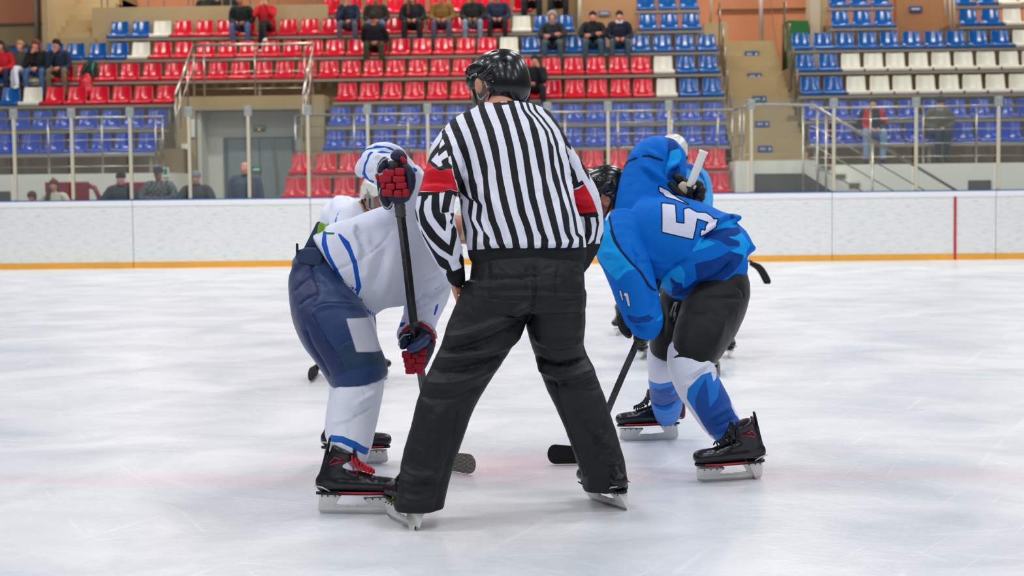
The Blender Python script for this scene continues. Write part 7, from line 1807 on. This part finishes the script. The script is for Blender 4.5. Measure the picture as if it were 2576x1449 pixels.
sitter(1559, 'G', 'person in a navy jacket over a white shirt, right of three youths', cm('deep_navy_cloth', (22, 28, 48)), cm('teal_denim', (62, 84, 92)), (HD, 'short'), 'knees', collar=WHT, skin=2)
sitter(1346, 'E', 'person in black leaning a cheek on one hand behind the referee', cm('coal_cloth', (20, 26, 30)), BLKT, (HD, 'short'), 'cheek', lean=.18)
sitter(2196, 'C', 'person in a navy and red jacket with pale jeans behind the railing', paint_mat('red_navy_cloth', srgb(24, 28, 52), [('red', srgb(190, 24, 40))], rough=.8), cm('ice_denim', (120, 150, 186)), (HD, 'short'), 'knees', look=(-.2, -1, -.1), lean=.12, collar=NAVYC, bulk=1.15,
       top_fn=lambda V: {'red': polys_sd(plan(V, 32.8), [[(2178, 268), (2186, 268), (2184, 300), (2182, 335), (2168, 335), (2166, 300)], [(2210, 268), (2222, 268), (2222, 305), (2212, 305)], [(2226, 286), (2238, 290), (2240, 310), (2224, 310)]])})
sitter(2366, 'C', 'person in a black beanie and olive grey coat looking at a phone', cm('grey_olive_coat', (92, 88, 78)), NAVYC, None, 'lap', look=(-.5, -.8, -.35), hat=(BLKC, 'beanie'), bulk=1.15, legs='together', collar=cm('pale_collar', (150, 150, 146)))
sitter(1338, 'I', 'person in black on the top bench left of the cream pipe', BLKC, BLKT, (HD, 'short'), 'knees', bulk=1.2)
sitter(1404, 'I', 'person in black crouching on the top bench by the cream pipe', BLKC, BLKT, (HD, 'short'), 'knees', bulk=1.2)
# --- standing people behind the boards
def stander(px_, py_head, Y, label, top, leg, hair, pose='fold', look=(0, -1, -.1), hat=None, hc=1.0, bulk=1.0, skin=0, collar=None, group='people standing behind the boards', small=1.0, tname='jacket', top_fn=None, base=0.0, shoe=SHB):
    h = P(px_, py_head, Y); x, zh = h[0], h[2]
    q = small
    V3 = lambda a, b, c: np.array([x + a * q, Y + b * q, zh + c * q], float)
    J = dict(head=V3(0, 0, 0), neck=V3(0, .03, -.14), chest=V3(0, .04, -.32), pelvis=V3(0, .05, -.68), shL=V3(-.20, .03, -.22), shR=V3(.20, .03, -.22), hpL=V3(-.09, .05, -.72), hpR=V3(.09, .05, -.72))
    zk, za = (zh - .76 * q - base) * .52 + base, base + .085
    for sd, a in (('L', -.10), ('R', .10)): J['kn' + sd] = np.array([x + a * q, Y + .02, zk]); J['an' + sd] = np.array([x + a * q, Y + .06, za])
    if pose == 'fold': J['elL'], J['elR'], J['haL'], J['haR'] = V3(-.30, -.10, -.44), V3(.30, -.10, -.44), V3(.02, -.24, -.46), V3(-.06, -.24, -.48)
    if pose == 'down': J['elL'], J['elR'], J['haL'], J['haR'] = V3(-.27, .04, -.52), V3(.27, .04, -.52), V3(-.26, -.04, -.76), V3(.26, -.04, -.76)
    r = empty('person', (x, Y, base), label, 'person', group)
    human(r, J, look, SKINS[skin], top, leg, shoe, vox=.016 * q, bulk=bulk * q, hair=hair, hat=hat, collar=collar, bodyname=tname, headc=hc * q, top_fn=top_fn)
    return r, J
stander(80, 497, 29.0, 'small child with brown hair, only the face above the boards', cm('purple_cloth', (120, 60, 90)), BLKT, (HB, 'short'), 'down', small=.72, skin=2)
r_, J_ = stander(135, 467, 28.9, 'girl in a white sweater with arms folded on the boards', cm('cream_knit', (226, 222, 206)), BLKT, (HB, 'long'), 'fold', small=.92, skin=2)
MB().ball(J_['head'] + np.array([0, -.01, .13]), .028, 6).build('hair_clip', cm('pink_clip', (230, 60, 100)), r_, smooth=True)
stander(304, 450, 28.9, 'person in a black beanie and dark jacket leaning on the boards', cm('storm_blue_cloth', (44, 52, 66)), BLKT, None, 'fold', hat=(BLKC, 'beanie'), bulk=1.15, collar=BLKC, skin=2)
PLAID = mat('grey_plaid', srgb(84, 86, 94), .85)
t = NT(PLAID); tq = t.node('ShaderNodeTexCoord'); ck = t.node('ShaderNodeTexChecker'); ck.inputs['Scale'].default_value = 22; ck.inputs['Color1'].default_value = srgb(62, 64, 74); ck.inputs['Color2'].default_value = srgb(116, 116, 122)
t.link(tq.outputs['Object'], ck.inputs['Vector']); t.link(ck.outputs[0], t.b.inputs['Base Color'])
stander(398, 437, 28.9, 'person in a navy cap and grey plaid jacket by the green sign', PLAID, BLKT, None, 'fold', hat=(NAVYC, 'cap'), bulk=1.15, skin=1)
stander(493, 448, 28.9, 'person in a grey knitted beanie and dark coat by the boards', cm('dusk_coat', (64, 68, 70)), BLKT, None, 'fold', hat=(cm('grey_knit', (120, 132, 140)), 'beanie'), bulk=1.12, collar=NAVYC, skin=2)
stander(616, 424, 29.2, 'bald person in a slate blue jacket standing before the grey door', cm('slate_blue_cloth', (66, 76, 98)), BLKT, None, 'down', look=(-.2, -1, -.05), bulk=1.3, skin=2, collar=NAVYC)
# two people standing on the upper walkway: only their legs show
for x_, m_ in ((520, BLKC), (572, BLKC)):
    zt_ = P(x_, 14, 38.4)[2]
    r = empty('person', (P(x_, 14, 38.4)[0], 38.4, FL['H']), 'person on the upper walkway, only dark trousers in view, %s of two' % ('left' if x_ == 520 else 'right'), 'person', 'people on the upper walkway')
    x0 = r.location.x; z0_ = FL['H'] + .02
    J = dict(head=np.array([x0, 38.4, z0_ + 1.6]), neck=np.array([x0, 38.42, z0_ + 1.46]), chest=np.array([x0, 38.43, z0_ + 1.28]), pelvis=np.array([x0, 38.43, z0_ + .92]), shL=np.array([x0 - .19, 38.42, z0_ + 1.38]), shR=np.array([x0 + .19, 38.42, z0_ + 1.38]),
             elL=np.array([x0 - .26, 38.42, z0_ + 1.1]), elR=np.array([x0 + .26, 38.42, z0_ + 1.1]), haL=np.array([x0 - .25, 38.36, z0_ + .86]), haR=np.array([x0 + .25, 38.36, z0_ + .86]), hpL=np.array([x0 - .09, 38.43, z0_ + .88]), hpR=np.array([x0 + .09, 38.43, z0_ + .88]),
             knL=np.array([x0 - .09, 38.4, z0_ + .48]), knR=np.array([x0 + .09, 38.4, z0_ + .48]), anL=np.array([x0 - .09, 38.44, z0_ + .085]), anR=np.array([x0 + .09, 38.44, z0_ + .085]))
    human(r, J, (0, -1, -.1), SKIN, BLKC, m_, SHB, vox=.02, hair=(HD, 'short'), hand=False)
# --- things left on the seats
Yf = ROWY['F']; xb = X(222, 180, Yf)
bk = empty('backpack', (xb, Yf + .15, ROWZ['F']), 'black backpack with green straps on a red seat', 'backpack')
s = Sculpt(.02); s.chain([(np.array([xb - .04, Yf + .14, ROWZ['F'] + .08]), .17, .11), (np.array([xb, Yf + .17, ROWZ['F'] + .24]), .16, .11), (np.array([xb + .04, Yf + .2, ROWZ['F'] + .34]), .10, .08)], sub=2, side=(1, 0, 0), pw=2.6)
V, Q = s.mesh(.014, 1); obj_from('bag_body', V, Q, cm('black_canvas', (26, 34, 38)), bk)
for a, b in (((-.20, .0), (-.02, .34)), ((.10, .06), (.10, .36))):
    MB().tube([(xb + a[0], Yf + .02, ROWZ['F'] + a[1]), (xb + (a[0] + b[0]) / 2 - .01, Yf - .0, ROWZ['F'] + (a[1] + b[1]) / 2), (xb + b[0], Yf + .08, ROWZ['F'] + b[1])], .022, 6, ry=.006).build('strap', cm('green_webbing', (40, 140, 96)), bk)
xg_ = X(217, 205, Yf)
s = Sculpt(.02); s.chain([(np.array([xg_, Yf - .08, FL['F'] + .12]), .17, .10), (np.array([xg_, Yf - .08, FL['F'] + .32]), .16, .09), (np.array([xg_ + .02, Yf - .06, FL['F'] + .50]), .11, .06), (np.array([xg_ + .03, Yf - .05, FL['F'] + .58]), .05, .03)], sub=2, side=(1, 0, 0), pw=2.4)
s.half((0, 0, FL['F'] + .01), (0, 0, -1))
V, Q = s.mesh(.014, 1); V = rumple(V, Q, .012, 20, 4)
tag(obj_from('plastic_bag', V, Q, mat('red_bag_plastic', srgb(206, 24, 44), .35), origin=(xg_, Yf, FL['F'])), 'crumpled red plastic bag standing below the backpack', 'bag')
xo = X(733, 76, ROWY['H'])
tag(MB().box((xo - .14, ROWY['H'] + .05, ROWZ['H'] + .01), (xo + .12, ROWY['H'] + .25, ROWZ['H'] + .035)).build('folded_cap', BLKC, bevel=.01), 'flat black cap lying on a red seat in the upper block', 'cap')
# upper walkway railing over the tan parapet
zr = P(500, 16, 37.3)[2]
rr = empty('walkway_railing', (X(520, 10, 37.3), 37.3, zr), 'steel railing on the tan parapet at the top left', 'railing', 'steel railings of the stands')
x0, x1 = X(240, 10, 37.3), X(826, 10, 37.3)
MB().tube([(x0, 37.32, zr + .95), (x1, 37.32, zr + .95)], .025, 8).build('top_rail', STEEL, rr, smooth=True)
for px_ in (255, 270, 373, 412, 474, 486, 558, 580, 630, 700, 773, 789): MB().tube([(X(px_, 8, 37.3), 37.32, zr), (X(px_, 8, 37.3), 37.32, zr + .95)], .02, 8).build('post', LP, rr, smooth=True)
